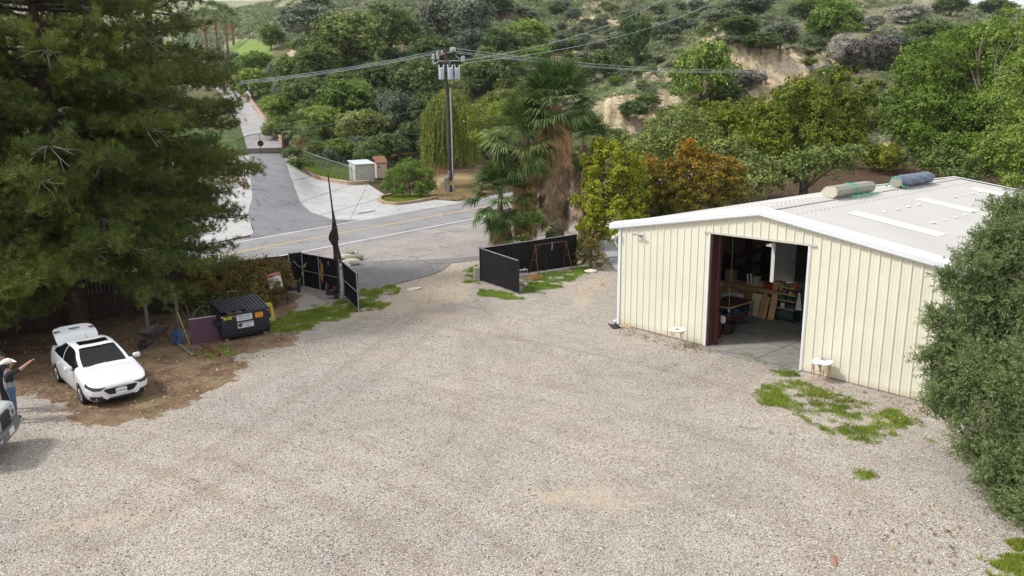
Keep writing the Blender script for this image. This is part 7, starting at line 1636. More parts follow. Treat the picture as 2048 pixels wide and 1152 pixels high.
# ------------------------------------------------------------------ pines
def pine(label, base, h, R, zlo, nb, seed, tuft=1.0, bias=None):
    t = thing('pine_tree', label, 'tree', base, 0); rr = random.Random(seed); r = np.random.default_rng(seed); mb = MB(); dm = MB(); TP = []; TD = []; CT = []
    mb.tube([(0, 0, -.1), (.05, .03, h * .2), (-.05, .05, h * .5), (0, 0, h * .8), (0, 0, h)], [.42, .34, .24, .12, .03], 10)
    for k in range(nb):
        f = min(1, max(0, (k + rr.random()) / nb + rr.gauss(0, .03))); z0 = zlo + (h - zlo) * f ** 1.15 * .97; a = k * 2.399 + rr.uniform(-.3, .3)
        Lb = R * (1 - .75 * ((z0 - zlo) / (h - zlo)) ** 1.3) * rr.uniform(.72, 1.1)
        if bias: Lb *= bias(a, z0)
        if Lb < .5: continue
        c, s = math.cos(a), math.sin(a); rise = rr.uniform(-.05, .22); pts = []; n = 9
        wv = rr.uniform(-.12, .12)
        for i in range(n + 1):
            q = i / n; rad = Lb * q; zz = z0 + Lb * (rise * q - (.30 if z0 < zlo + 4 else .12) * q * q + .10 * q ** 4); pts.append(Vector((c * rad - s * wv * Lb * math.sin(q * 3), s * rad + c * wv * Lb * math.sin(q * 3), zz)))
        mb.tube(pts, [(.035 + .012 * Lb) * (1 - i / n * .85) for i in range(n + 1)], 5)
        ns = int(Lb * 3.6); cl = rr.random()
        for j in range(ns):
            q = .22 + .78 * (j + rr.random()) / ns; ii = min(int(q * n), n - 1); P = pts[ii].lerp(pts[ii + 1], q * n - ii); d = (pts[ii + 1] - pts[ii]).normalized(); sd = Vector((-d.y, d.x, 0)).normalized() * (1 if j % 2 else -1)
            dr = (d * .75 + sd * rr.uniform(.5, 1.0) + Vector((0, 0, rr.uniform(-.1, .35)))).normalized(); l2 = min(Lb * .30, 1.7) * (1.15 - q * .6) * rr.uniform(.6, 1.1)
            E_ = P + dr * l2 + Vector((0, 0, -.04 * l2)); mb.tube([P, P.lerp(E_, .5) + Vector((0, 0, .03)), E_], [.018, .012, .006], 3, cap=False)
            m = max(4, int(l2 * 12 * tuft)); c2 = np.clip(cl * .5 + rr.random() * .5, 0, 1)
            for g in range(m):
                w_ = (.3 + .7 * (g + rr.random()) / m); TP.append(P.lerp(E_, w_) + Vector((rr.gauss(0, .17), rr.gauss(0, .17), rr.gauss(0.03, .16)))); TD.append(dr); CT.append(c2)
        if rr.random() < .62 and z0 < h * .8:
            q = rr.uniform(.5, 1.0); P = pts[int(q * n)]
            for g in range(5):
                dd = Vector((c + rr.uniform(-.8, .8), s + rr.uniform(-.8, .8), rr.uniform(-.7, .3))).normalized(); l3 = rr.uniform(.6, 1.3); M1 = P + dd * l3 * .5 + Vector((0, 0, -.05)); E_ = P + dd * l3
                dm.tube([P, M1, E_], [.018, .012, .005], 4, cap=False); dm.tube([M1, M1 + (dd + Vector((rr.uniform(-.6, .6), rr.uniform(-.6, .6), -.4))).normalized() * l3 * .45], [.010, .004], 3, cap=False)
    mb.v, o_ = mb.v, len(mb.v); mb.f += [tuple(i + o_ for i in f) for f in dm.f]; mb.v = mb.v + dm.v; mb.mi += [1] * len(dm.f)
    mb.build('trunk', [PBARK, DTWIG], t, smooth=True)
    TP = np.array([tuple(p) for p in TP]); TD = np.array([tuple(p) for p in TD]); CT = np.array(CT); k = 19; n = len(TP)
    d = r.normal(size=(n, k, 3)); d /= np.linalg.norm(d, axis=2)[..., None]; d = d + TD[:, None, :] * .55; d[..., 2] += .42; d /= np.linalg.norm(d, axis=2)[..., None]
    sd = np.cross(d, r.normal(size=d.shape)); sd /= np.linalg.norm(sd, axis=2)[..., None]; Ln = r.uniform(.13, .26, (n, k, 1)); o = TP[:, None, :] + r.normal(size=(n, k, 3)) * .035
    V = np.stack([o - sd * .0125, o + sd * .0125, o + d * Ln], 2).reshape(-1, 3)
    T = np.clip(CT[:, None] * .6 + r.random((n, k)) * .35 + (r.random((n, k)) > .985) * .4, 0, 1).ravel()
    npmesh('needles', V, np.arange(len(V)).reshape(-1, 3), LM['pine'], t, T); return t
pine('huge dark pine whose trunk stands behind the white car', (-18.3, 30.6, 0), 18.5, 7.6, 2.0, 172, 31, 1.15, lambda a, z: (.80 if math.cos(a) > .55 and z < 7 else 1) * (.92 if z < 3.0 and math.sin(a) < -.3 else 1))
pine('second dark pine filling the upper left beside the driveway view', (-16.9, 37.2, 0), 19, 5.2, 3.6, 120, 32, 1.2, lambda a, z: .72 if (math.cos(a) > .3 and z < 6.5) else (.9 if math.cos(a) > .3 and z > 10.5 else 1))
pine('pine at the left edge nearest the pickup', (-23.6, 27.6, 0), 18, 6.8, 1.9, 126, 33, 1.1)
pine('tall pine behind the huge pine near the road', (-23.5, 36.5, 0), 20, 5.6, 5, 90, 36, 1.2)
pine('slender pine between the big pine and the gates', (-16.4, 33.2, 0), 7.6, 2.2, 2.4, 34, 35, 1.0, lambda a, z: .7 if math.cos(a) > .5 else 1)
# ------------------------------------------------------------------ fan palms
def fan_leaf(r, dead=False, droop=.35, L0=1.2, R0=1.0):
    """one fan leaf along +x, petiole then blade of folded segments; returns quads V, tint"""
    n = 22; V = []; T = []
    w_ = .02; V.append([(0, -w_, 0), (0, w_, 0), (L0, w_, -.02), (L0, -w_, -.02)]); T.append(.9)
    span = 2.5 if not dead else 1.1
    for i in range(n):
        a = (i / (n - 1) - .5) * 2 * span * .62; ca, sa = math.cos(a), math.sin(a); ln = R0 * r.uniform(.85, 1.05) * (1 - .18 * abs(a)); hw = .058 if not dead else .03; s1 = ln * .62; fold = (.02 if i % 2 else -.02)
        p0 = (L0, 0, 0); m1 = (L0 + ca * s1, sa * s1, fold - droop * .12 * s1); e = (L0 + ca * ln, sa * ln, fold - droop * ln * r.uniform(.25, .75)); nx, ny = -sa * hw, ca * hw
        V.append([p0, (m1[0] + nx, m1[1] + ny, m1[2] + .012), (m1[0], m1[1], m1[2]), (m1[0] - nx, m1[1] - ny, m1[2] + .012)]); T.append(r.uniform(.2, .9))
        V.append([(m1[0] + nx, m1[1] + ny, m1[2] + .012), e, (m1[0] - nx, m1[1] - ny, m1[2] + .012), (m1[0], m1[1], m1[2])]); T.append(min(1, T[-1] + .25))
    return np.array(V), np.array(T)
def fan_palm(label, base, h, nl, R0, skirt, seed, tr=.24, sw=125, group=None, sk_top=None, green_low=.1):
    t = thing('fan_palm', label, 'palm', base, seed * .7, group); r = random.Random(seed); A_ = []; B_ = []
    for i in range(nl):
        f = (i + .5) / nl; el = math.radians(82 - sw * f ** 1.1 + r.uniform(-7, 7)); az = i * 2.399 + r.uniform(-.2, .2)
        V, T = fan_leaf(r, False, .25 + .65 * f, r.uniform(.85, 1.15) * R0 * 1.05, R0 * r.uniform(.9, 1.1)); tw = r.uniform(-.4, .4)
        Mx = Matrix.Translation((0, 0, h - f * .35)) @ Matrix.Rotation(az, 4, 'Z') @ Matrix.Rotation(-el, 4, 'Y') @ Matrix.Rotation(tw, 4, 'X')
        Mn = np.array(Mx); W_ = V.reshape(-1, 3) @ Mn[:3, :3].T + Mn[:3, 3]; q = W_.reshape(-1, 4, 3); A_.append((q, np.clip(T * (1.1 - .1 * f), 0, 1)))
    V = np.concatenate([a for a, _ in A_]).reshape(-1, 3); npmesh('fronds', V, np.arange(len(V)).reshape(-1, 4), LM['palm'], t, np.concatenate([b for _, b in A_]))
    for (z0, z1, nn, mk, nm) in skirt:
        C_ = []
        for i in range(nn):
            f = i / nn; z = z0 + (z1 - z0) * f; az = i * 2.399 + r.uniform(-.3, .3); V, T = fan_leaf(r, True, .1, .5, R0 * r.uniform(.75, 1.05)); el = math.radians(-r.uniform(64, 84))
            Mx = Matrix.Translation((tr * .7 * math.cos(az), tr * .7 * math.sin(az), z)) @ Matrix.Rotation(az, 4, 'Z') @ Matrix.Rotation(-el, 4, 'Y') @ Matrix.Rotation(r.uniform(-.5, .5), 4, 'X'); Mn = np.array(Mx)
            C_.append(((V.reshape(-1, 3) @ Mn[:3, :3].T + Mn[:3, 3]).reshape(-1, 4, 3), T))
        V = np.concatenate([a for a, _ in C_]).reshape(-1, 3); V[:, 2] = np.maximum(V[:, 2], .05); npmesh(nm, V, np.arange(len(V)).reshape(-1, 4), LM[mk], t, np.concatenate([b for _, b in C_]))
    mb = MB(); n = 14; rows = int(h / .12); vs = []
    for i in range(rows + 1):
        z = h * i / rows; rad = tr * (1.25 - .35 * min(1, z / h * 1.3))
        for k in range(n):
            a = 2 * PI * (k + .5 * (i % 2)) / n; rr_ = rad * (1 + .10 * ((k + i) % 2)); vs.append((rr_ * math.cos(a), rr_ * math.sin(a), z - (.04 if (k + i) % 2 else 0)))
    mb.add(vs, [(i * n + k, i * n + (k + 1) % n, (i + 1) * n + (k + 1) % n, (i + 1) * n + k) for i in range(rows) for k in range(n)]); mb.build('trunk', M('palm_trunk', (.19, .125, .09), .95, var=.35, scale=5), t)
    return t
def pb(u, v): p = un(u, v); return (p[0], p[1], 0)
b1 = pb(1110, 497); fan_palm('tallest fan palm with a thick brown skirt of dead fronds', b1, 8.9, 62, 1.55, [(8.5, 6.2, 150, 'dead', 'brown_skirt'), (6.6, 2.6, 300, 'greydead', 'grey_skirt')], 3, .46, 98)
b2 = pb(1052, 500); fan_palm('middle fan palm left of the tallest one', (b2[0], b2[1] + .5, 0), 7.1, 62, 1.5, [(6.5, 2.0, 150, 'dead', 'brown_skirt')], 5, .28)
b3 = pb(1012, 498); fan_palm('short leaning fan palm at the left of the cluster', (b3[0] - .3, b3[1] - .6, 0), 3.5, 44, 1.35, [(3.1, .9, 70, 'dead', 'brown_skirt')], 6, .18)
b4 = pb(1165, 490); fan_palm('fan palm half hidden behind the tallest one on its right', (b4[0] + .3, b4[1] + 3.0, 0), 6.4, 40, 1.4, [(5.8, 2.4, 110, 'greydead', 'grey_skirt')], 8, .25)
b5 = pb(1065, 515); fan_palm('low young fan palm behind the black screen fence', (b5[0], b5[1] + .5, 0), 1.0, 16, 1.1, [], 9, .14)
q = hit(603, 322); fan_palm('small fan palm beside the dark gate pillar', (q[0], q[1], q[2]), 4.6, 26, 1.5, [(4.2, 3.2, 14, 'dead', 'brown_skirt')], 10, .22)
for i, (u, v, yy, hh, lb) in enumerate([(457, 115, 330, 15, 'distant fan palm in front of the pale hill, nearest the driveway bend'), (436, 110, 335, 17, 'distant fan palm just left of the nearest distant one'), (415, 112, 345, 14, 'distant fan palm third from the right, beside the pine edge'), (470, 118, 360, 11, 'shortest distant fan palm at the right of the row')]):
    p = un(u, v, y=yy); z = float(H(p[0], yy)); fan_palm(lb, (p[0], yy, z), hh, 40, 2.8, [(hh - 1, hh - 5, 16, 'dead', 'brown_skirt')], 20 + i, .45, group='distant row of fan palms')
q = hit(450, 190); fan_palm('low fan palm at the bend of the upper driveway', (q[0], q[1], q[2]), 2.2, 18, 2.2, [], 30, .3)
# ------------------------------------------------------------------ grass
def grass(label, polys, n, hgt=.09, kind='grass', seed=1, z0=.02, patch=.45, wid=.016):
    r = np.random.default_rng(seed); P = []
    polys = [gp(*p) for p in polys]
    areas = [max(1e-3, (max(a[0] for a in p) - min(a[0] for a in p)) * (max(a[1] for a in p) - min(a[1] for a in p))) for p in polys]; tot = sum(areas)
    for p, A_ in zip(polys, areas):
        m = int(n * A_ / tot * 2.2); x = r.uniform(min(a[0] for a in p), max(a[0] for a in p), m); y = r.uniform(min(a[1] for a in p), max(a[1] for a in p), m)
        d = polydist(x, y, p); nz = VN(x * 1.3 + seed, y * 1.3) * .6 + VN(x * 4.1, y * 4.1 + seed) * .4
        pr = np.clip((nz + np.clip(d, -.6, .45) * .55 - patch + .02) / .34, 0, 1) ** 2.0; ok = (d > -.6) & (r.random(m) < pr * .8); P.append(np.stack([x[ok], y[ok]], 1))
    P = np.concatenate(P); m = len(P); a = r.uniform(0, 2 * PI, m); h = hgt * r.uniform(.4, 1.3, m); w_ = wid * .8
    lean = r.normal(size=(m, 2)) * .5 * h[:, None]; b0 = np.stack([P[:, 0] - np.cos(a) * w_, P[:, 1] - np.sin(a) * w_, np.full(m, z0)], 1); b1 = np.stack([P[:, 0] + np.cos(a) * w_, P[:, 1] + np.sin(a) * w_, np.full(m, z0)], 1)
    tp = np.stack([P[:, 0] + lean[:, 0], P[:, 1] + lean[:, 1], z0 + h], 1); V = np.stack([b0, b1, tp], 1).reshape(-1, 3)
    T = np.clip(VN(P[:, 0] * 2, P[:, 1] * 2) * .5 + r.random(m) * .5, 0, 1); o = npmesh('grass', V, np.arange(len(V)).reshape(-1, 3), LM[kind], None, T); tag(o, label, 'grass', kind='stuff')
grass('patchy green weeds in the gravel right of the doorway', [[(1510, 775), (1560, 760), (1700, 800), (1830, 835), (1830, 880), (1760, 900), (1650, 880), (1560, 830), (1510, 800)], [(1540, 740), (1590, 745), (1600, 755), (1545, 750)], [(1680, 930), (1735, 930), (1740, 962), (1690, 962)], [(1480, 855), (1610, 870), (1600, 885), (1490, 866)]], 46000, .07, seed=3, patch=.49)
grass('thin weeds along the foot of the workshop front wall', [[(1255, 672), (1330, 678), (1420, 700), (1410, 712), (1300, 695), (1250, 682)], [(1395, 690), (1480, 700), (1600, 735), (1590, 745), (1440, 716), (1390, 704)]], 9000, .06, seed=4, patch=.66)
grass('green grass strip beside the left gates', [[(520, 655), (545, 640), (600, 622), (690, 598), (720, 600), (740, 610), (690, 640), (640, 655), (560, 668), (530, 672)], [(722, 582), (790, 572), (800, 582), (765, 600), (780, 610), (740, 625), (722, 618)]], 60000, .09, seed=5, patch=.44)
grass('grass around the right-hand gate and black fence', [[(925, 545), (955, 528), (962, 560), (960, 570), (940, 565), (928, 555)], [(960, 578), (1040, 592), (1050, 600), (1000, 600), (955, 590)], [(1040, 585), (1045, 560), (1140, 540), (1195, 535), (1190, 548), (1140, 560), (1120, 575), (1060, 592)]], 52000, .09, seed=6, patch=.47)
grass('dusty tuft at the left corner of the gravel edge', [[(495, 712), (545, 700), (550, 712), (505, 722)], [(380, 700), (470, 690), (480, 715), (400, 725)]], 7000, .07, seed=7, patch=.55)
grass('grass at the bottom right under the near bush', [[(1990, 1128), (2048, 1112), (2048, 1160), (1985, 1160)], [(2020, 1085), (2048, 1080), (2048, 1100), (2030, 1105)]], 14000, .07, seed=8, patch=.45)
grass('dry straw bank at the foot of the utility pole', [[(868, 398), (885, 368), (905, 350), (950, 352), (965, 372), (955, 396), (900, 402)]], 30000, .28, 'straw', 9, .02, .25, .03)
grass('green turf inside the stone island', [[(762, 403), (790, 392), (868, 392), (870, 400), (800, 408)]], 12000, .12, seed=10, z0=.1, patch=.3, wid=.03)
def slopegrass(label, u0, u1, v0, v1, n, hgt, seed):
    r = np.random.default_rng(seed); P = []
    for i in range(60):
        for j in range(10):
            u = u0 + (u1 - u0) * (i + r.random()) / 60; v = v0(u) + (v1(u) - v0(u)) * (j + r.random()) / 10; P.append(hit(u, v))
    P = np.array(P); k = r.integers(0, len(P), n); Q = P[k] + r.normal(size=(n, 3)) * np.array([.5, 1.0, 0]); Q[:, 2] = H(Q[:, 0], Q[:, 1]); a = r.uniform(0, 6.3, n); h = hgt * r.uniform(.4, 1.2, n)
    off = np.stack([np.cos(a) * .03, np.sin(a) * .03, a * 0], 1); tp = Q + np.stack([r.normal(size=n) * .1, r.normal(size=n) * .1, h], 1); V = np.stack([Q - off, Q + off, tp], 1).reshape(-1, 3)
    o = npmesh('grass', V, np.arange(len(V)).reshape(-1, 3), LM['grass'], None, r.random(n)); tag(o, label, 'grass', kind='stuff')
slopegrass('green grass bank between the block wall and chain-link fence', 590, 735, lambda u: 300 + (u - 590) * .42, lambda u: 340 + (u - 590) * .20, 26000, .3, 11)
# ------------------------------------------------------------------ utility pole and lines
PX, PY = un(902, 388)[:2]; PZ = float(H(PX, PY)); 
WOODP = M('creosote_pole', (.085, .06, .05), .9, var=.3, scale=3); ARM = M('weathered_crossarm', (.42, .33, .29), .85, var=.15); INS = M('porcelain_grey', (.62, .64, .68), .3, var=.05); TRF = M('transformer_grey', (.50, .56, .62), .45, .1, var=.05)
P_ = thing('utility_pole', 'tall wooden utility pole carrying three grey transformers beyond the road', 'utility pole', (PX, PY, PZ))
mb = MB(); mb.tube([(0, 0, -.2), (-.05, 0, 7), (-.13, 0, 15.6)], [.20, .17, .13], 12); mb.build('pole', WOODP, P_)
def pp(u, v, dy=0): p = un(u, v, y=PY + dy); return Vector((p[0] - PX, p[1] - PY, p[2] - PZ))
a, b = pp(875, 111, -.25), pp(906, 103, -.25 + .5)
mb = MB(); mb.tube([a, b], .075, 4); mb.build('crossarm', ARM, P_)
c, d = pp(877, 122.5, -.2), pp(924, 121.5, .2)
mb = MB(); mb.tube([c, d], .075, 4); mb.build('crossarm', M('grey_crossarm', (.30, .29, .28), .8), P_)
def insul(p, h=.42, r=.10, up=1):
    mb = MB(); pr = []
    for k in range(4): z = k * h / 4; pr += [(r * .4, z), (r, z + .02), (r * .95, z + .05), (r * .4, z + .08)]
    pr.append((0, h)); mb.lathe(pr, tuple(p), 10, rot=None if up > 0 else Matrix.Rotation(PI, 4, 'X')); return mb.build('insulator', INS, P_, smooth=True)
for f in (.0, .3, .85, 1.0): insul(a.lerp(b, f) + Vector((0, 0, .06)))
for u, v in ((903, 96), (910, 96)): insul(pp(u, v + 7))
for u, v in ((865, 114), (868, 115), (874, 114), (877, 115), (924, 119), (928, 118)): insul(pp(u, v + 4), .55, .11)
mb = MB(); mb.tube([pp(864, 121), pp(868, 128), pp(878, 122)], .06, 6); mb.build('cutout_bracket', INS, P_)
mb = MB(); mb.tube([pp(911, 110), pp(914, 114), pp(922, 119)], .03, 5); mb.tube([pp(900, 124), pp(898, 130), pp(896, 134)], .03, 5); mb.build('jumper_wire', INS, P_)
for u, dy in ((883.5, -.35), (901, -.75), (915, .1)):
    p = pp(u, 159, dy); mb = MB(); mb.lathe([(.28, 0), (.30, .04), (.30, 1.05), (.33, 1.07), (.33, 1.13), (.18, 1.2), (0, 1.22)], tuple(p), 18); tr_ = mb.build('transformer', TRF, P_, smooth=True)
    for s in (-1, 1): mb = MB(); q = p + Vector((s * .2, -.05, 1.12)); mb.tube([q, q + Vector((s * .05, 0, .28)), q + Vector((s * .07, 0, .42))], [.07, .06, .05], 8); mb.build('bushing', INS, tr_)
    mb = MB(); mb.tube([p + Vector((0, .1, .9)), Vector((-.12, 0, p.z + .9))], .05, 6); mb.build('bracket', M_GRY, P_)
mb = MB(); mb.tube([pp(900.5, 176, -.2), pp(903, 250, -.2), pp(906.5, 387, -.24)], .065, 8); mb.build('riser_conduit', M('grey_conduit', (.42, .43, .46), .5), P_)
mb = MB(); mb.tube([pp(897, 176, -.2), pp(898.5, 386, -.24)], .04, 6); mb.build('cable', M_BLK, P_)
mb = MB(); mb.box(tuple(pp(897, 379, -.35)), (.22, .2, 1.0), bev=.02); mb.build('cable_guard', M_PIPE, P_)
for v, h in ((345, .35), (352, .3)): mb = MB(); mb.box(tuple(pp(898, v, -.3)), (.25, .2, h), bev=.03); mb.build('meter_box', M_GRY, P_)
mb = MB(); mb.tube([pp(902, 366, -.0) + Vector((0, 0, -.25)), pp(902, 366, 0) + Vector((0, 0, .25))], .23, 12, cap=False); mb.build('yellow_band', M('safety_yellow', (.55, .42, .05), .6), P_)
mb = MB(); mb.box(tuple(pp(903.5, 165, -.2)), (.22, .08, .3)); mb.build('yellow_tag', M('safety_yellow', (.55, .42, .05), .6), P_)
p = un(893, 366, y=PY + 3); zz = float(H(p[0], p[1])); t = thing('service_cabinet', 'pale grey electrical cabinet standing behind the utility pole', 'cabinet', (p[0], p[1], zz)); mb = MB(); mb.box((0, 0, .8), (.5, .35, 1.6), bev=.02); mb.build('cabinet', M_PIPE, t); mb = MB(); mb.box((0, -.18, .85), (.42, .02, 1.3)); mb.build('door', M_GRY, t)
a = Vector(un(881, 303, y=PY + 2.5)); b = Vector(hit(872.5, 362)); t = thing('guy_wire', 'slanting guy wire with a bright yellow guard left of the utility pole', 'guy wire', b); mb = MB(); mb.tube([(0, 0, 0), a - b], .07, 7); mb.build('yellow_guard', M('safety_yellow2', (.60, .50, .05), .6), t)
mb = MB(); mb.tube([a - b, Vector((PX - .1, PY, PZ + 12)) - b], .02, 5); mb.build('wire', M_PIPE, t)
WIRE = M('pale_wire', (.46, .50, .52), .5, .2, var=.03); WIRED = M('dark_wire', (.14, .15, .15), .6, var=.03)
def wire(label, pts, sag, r=.028, mat=None, group=None):
    P3 = [Vector(un(u, v, y=y)) for u, v, y in pts]; out = []
    for A_, B__ in zip(P3, P3[1:]):
        for k in range(17): f = k / 16; out.append(A_.lerp(B__, f) - Vector((0, 0, sag * 4 * f * (1 - f))))
    mb = MB(); mb.tube(out, r * .8, 5, cap=False); o = mb.build('power_line', mat or WIRE, None); tag(o, label, 'wire', group)
for i, (lb, v0, v1) in enumerate([('topmost of three power lines running left from the pole into the pines', 100, 174), ('middle power line running left from the pole into the pines', 102.5, 177), ('lowest of three power lines running left from the pole into the pines', 104, 180)]): wire(lb, [(880 + 4 * i, v0, PY), (280, v1 + 6, 60)], .5, .026)
for i, (lb, u0, v0, u1, v1) in enumerate([('topmost of the lines sagging right from the pole to the blossom bush', 910, 97, 1680, 126), ('second of the lines sagging right from the pole to the blossom bush', 912, 103, 1680, 129), ('third of the lines sagging right from the pole to the blossom bush', 912, 106, 1685, 131)]): wire(lb, [(u0, v0, PY), (u1, v1, 150)], 1.7, .032)
wire('upper white line climbing from the pole to the top of the frame', [(922, 122, PY), (1345, -12, 150)], 1.6, .034); wire('lower white line climbing from the pole towards the crest', [(928, 126, PY), (1440, -2, 160)], 1.8, .036)
wire('thin low cable running left from the pole over the gate', [(900, 207, PY), (505, 258, 104), (430, 262, 120)], .7, .022, WIRED); wire('thin low cable passing behind the palms up to the right skyline', [(900, 209, PY), (1120, 198, 100), (1420, 121, 150), (1830, -14, 230)], .6, .026, WIRED)
p = hit(798, 322); t = thing('wood_post', 'slim weathered wooden post behind the island bush', 'post', p); h = un(797, 260, y=p[1])[2] - p[2]
mb = MB(); mb.tube([(0, 0, -.1), (.0, 0, h)], .13, 8); mb.build('post', M('grey_wood_post', (.30, .24, .19), .9, var=.2), t); mb = MB(); mb.tube([(-.2, 0, h - .25), (.2, 0, h - .25)], .03, 5); mb.build('crosspin', M_DKM, t)
wire('short slack cable from the wooden post to the utility pole', [(798, 262, p[1]), (897, 246, PY)], .8, .018, WIRED)
# ------------------------------------------------------------------ gate, walls, fence and sheds over the road
GA, GB_ = Vector(hit(478, 309)), Vector(hit(566, 306.5)); GA.z = float(H(GA.x, GA.y)); GB_.z = float(H(GB_.x, GB_.y)); gl = (GB_ - GA).xy.length; IRON = M('black_iron', (.03, .025, .022), .5, .4)
t = thing('driveway_gate', 'arched black iron driveway gate with a round emblem at its centre', 'gate', GA, math.atan2(GB_.y - GA.y, GB_.x - GA.x))
def gz(x): return 2.05 + .75 * math.sin(PI * x / gl) ** .8
for s in (0, 1):
    x0, x1 = (0.02, gl / 2 - .02) if s == 0 else (gl / 2 + .02, gl - .02); L_ = thing('gate_leaf', None, None, (0, 0, 0)); L_.parent = t
    mb = MB(); n = int((x1 - x0) / .15)
    for k in range(1, n): x = x0 + (x1 - x0) * k / n; mb.tube([(x, 0, .75), (x, 0, gz(x))], .018, 4)
    mb.build('bars', IRON, L_); mb = MB(); mb.tube([(x0 + (x1 - x0) * k / 10, 0, gz(x0 + (x1 - x0) * k / 10)) for k in range(11)], .045, 6); mb.tube([(x0, 0, .08), (x1, 0, .08)], .04, 6); mb.tube([(x0, 0, .75), (x1, 0, .75)], .03, 6)
    for x in (x0, x1): mb.tube([(x, 0, .05), (x, 0, gz(x))], .04, 6)
    mb.build('frame', IRON, L_); mb = MB(); mb.box(((x0 + x1) / 2, 0, .42), (x1 - x0 - .1, .02, .62)); mb.build('kick_panel', M('pale_gate_panel', (.20, .18, .16), .7), L_)
mb = MB(); mb.T = Matrix.Translation((gl / 2, -.03, 1.45)) @ Matrix.Rotation(PI / 2, 4, 'X'); mb.lathe([(.30, 0), (.42, 0), (.42, .05), (.30, .05), (.30, 0)], n=24); mb.lathe([(.22, .0), (.22, .04), (0, .04)], n=20); mb.build('emblem', IRON, t)
text('M', .30, M('bronze', (.32, .14, .07), .5, .4), t, (gl / 2, -.09, 1.45), (PI / 2, 0, 0), .01)
t = thing('gate_pillar', 'dark maroon gate pillar at the right end of the iron gate', 'pillar', GB_ + Vector((.55, .1, 0)), t.rotation_euler[2])
mb = MB(); mb.box((0, 0, 1.45), (1.05, .9, 3.0), bev=.03); mb.build('shaft', M('maroon_pillar', (.06, .03, .028), .7, var=.2), t); mb = MB(); mb.box((0, 0, 2.98), (1.2, 1.05, .14), bev=.03); mb.build('cap', M('maroon_pillar', (.06, .03, .028), .7), t)
mb = MB(); mb.box((.1, -.46, 2.5), (.4, .02, .14)); mb.build('number_plate', M_GRY, t)
BRK = M('pink_wall_block', (.46, .31, .24), .9, var=.2, scale=1.2)
def blockwall(label, pts, h0, h1, bl=.42, mat=None, th=.32, seed=1, dz=0):
    P = resample(pts, 200); W_ = [Vector(hit(u, v)) for u, v in P]; b = Vector(W_[0]); t = thing('block_wall', label, 'wall', b); mb = MB(); rr = random.Random(seed); acc = 0; last = W_[0]; i = 0; cap = MB()
    tot = sum((W_[k + 1] - W_[k]).xy.length for k in range(len(W_) - 1)); d = 0
    for k in range(1, len(W_)):
        seg = W_[k] - W_[k - 1]; d += seg.xy.length; acc += seg.xy.length
        if acc >= bl:
            m_ = (last + W_[k]) / 2; ang = math.atan2(W_[k].y - last.y, W_[k].x - last.x); h = h0 + (h1 - h0) * d / tot; h = round(h / .2) * .2 + rr.uniform(0, .02); m_.z = float(H(m_.x, m_.y)) + dz
            mb.T = Matrix.Translation(m_ - b) @ Matrix.Rotation(ang, 4, 'Z'); mb.box((0, 0, h / 2 - .1), (acc * .985, th, h + .2)); cap.T = mb.T; cap.box((0, -.02, h + .05), (acc * .97, th + .06, .1), bev=.02); last = W_[k]; acc = 0
    mb.build('blocks', mat or BRK, t); cap.build('coping', M('pale_coping', (.55, .42, .35), .9, var=.15) if mat is None else mat, t); return t
blockwall('curving pink block wall edging the concrete apron, from gate pillar to the shed', [(584, 308), (592, 326), (606, 343), (628, 357), (655, 364), (700, 371), (737, 369)], .6, .3)
blockwall('pink brick wall climbing along the upper driveway behind the gate', [(570, 300), (556, 278), (538, 252), (520, 230), (502, 206), (484, 190)], 1.1, 1.0, .6, seed=2)
blockwall('short pink block wall at the left edge of the driveway verge', [(463, 312), (470, 326), (472, 340), (462, 352), (444, 364)], .7, .3, seed=3)
def isle():
    pts = [(872, 399), (830, 407), (795, 411), (768, 409), (758, 403), (762, 397), (785, 392)]
    return blockwall('low curved stone kerb around the round island bush', pts, .2, .2, .35, M('tan_kerb_stone', (.36, .27, .18), .9, var=.25, scale=2), .28, 4)
isle()
mb = MB(); tp = [un(u, v) for u, v in ((872, 399), (830, 406), (795, 410), (768, 408), (760, 403), (765, 396), (800, 388), (850, 388))]; mb.add([(x, y, .10) for x, y, z in tp], [tuple(range(len(tp)))]); o = mb.build('island_soil', M('island_turf', (.10, .12, .04), .95, var=.35, scale=1.5)); o['kind'] = 'structure'
q = hit(491, 379); t = thing('keypad_pedestal', 'pink block pedestal with a black gooseneck beside the driveway', 'keypad', q, .3)
mb = MB(); mb.box((0, 0, .55), (.5, .42, 1.1), bev=.03); mb.build('pedestal', BRK, t); mb = MB(); mb.tube([(0, 0, 1.1), (0, 0, 1.5), (.12, 0, 1.68), (.4, 0, 1.68)], .05, 7); mb.build('gooseneck', IRON, t); mb = MB(); mb.box((.42, 0, 1.6), (.16, .2, .26), bev=.02); mb.build('keypad', M_BLK, t)
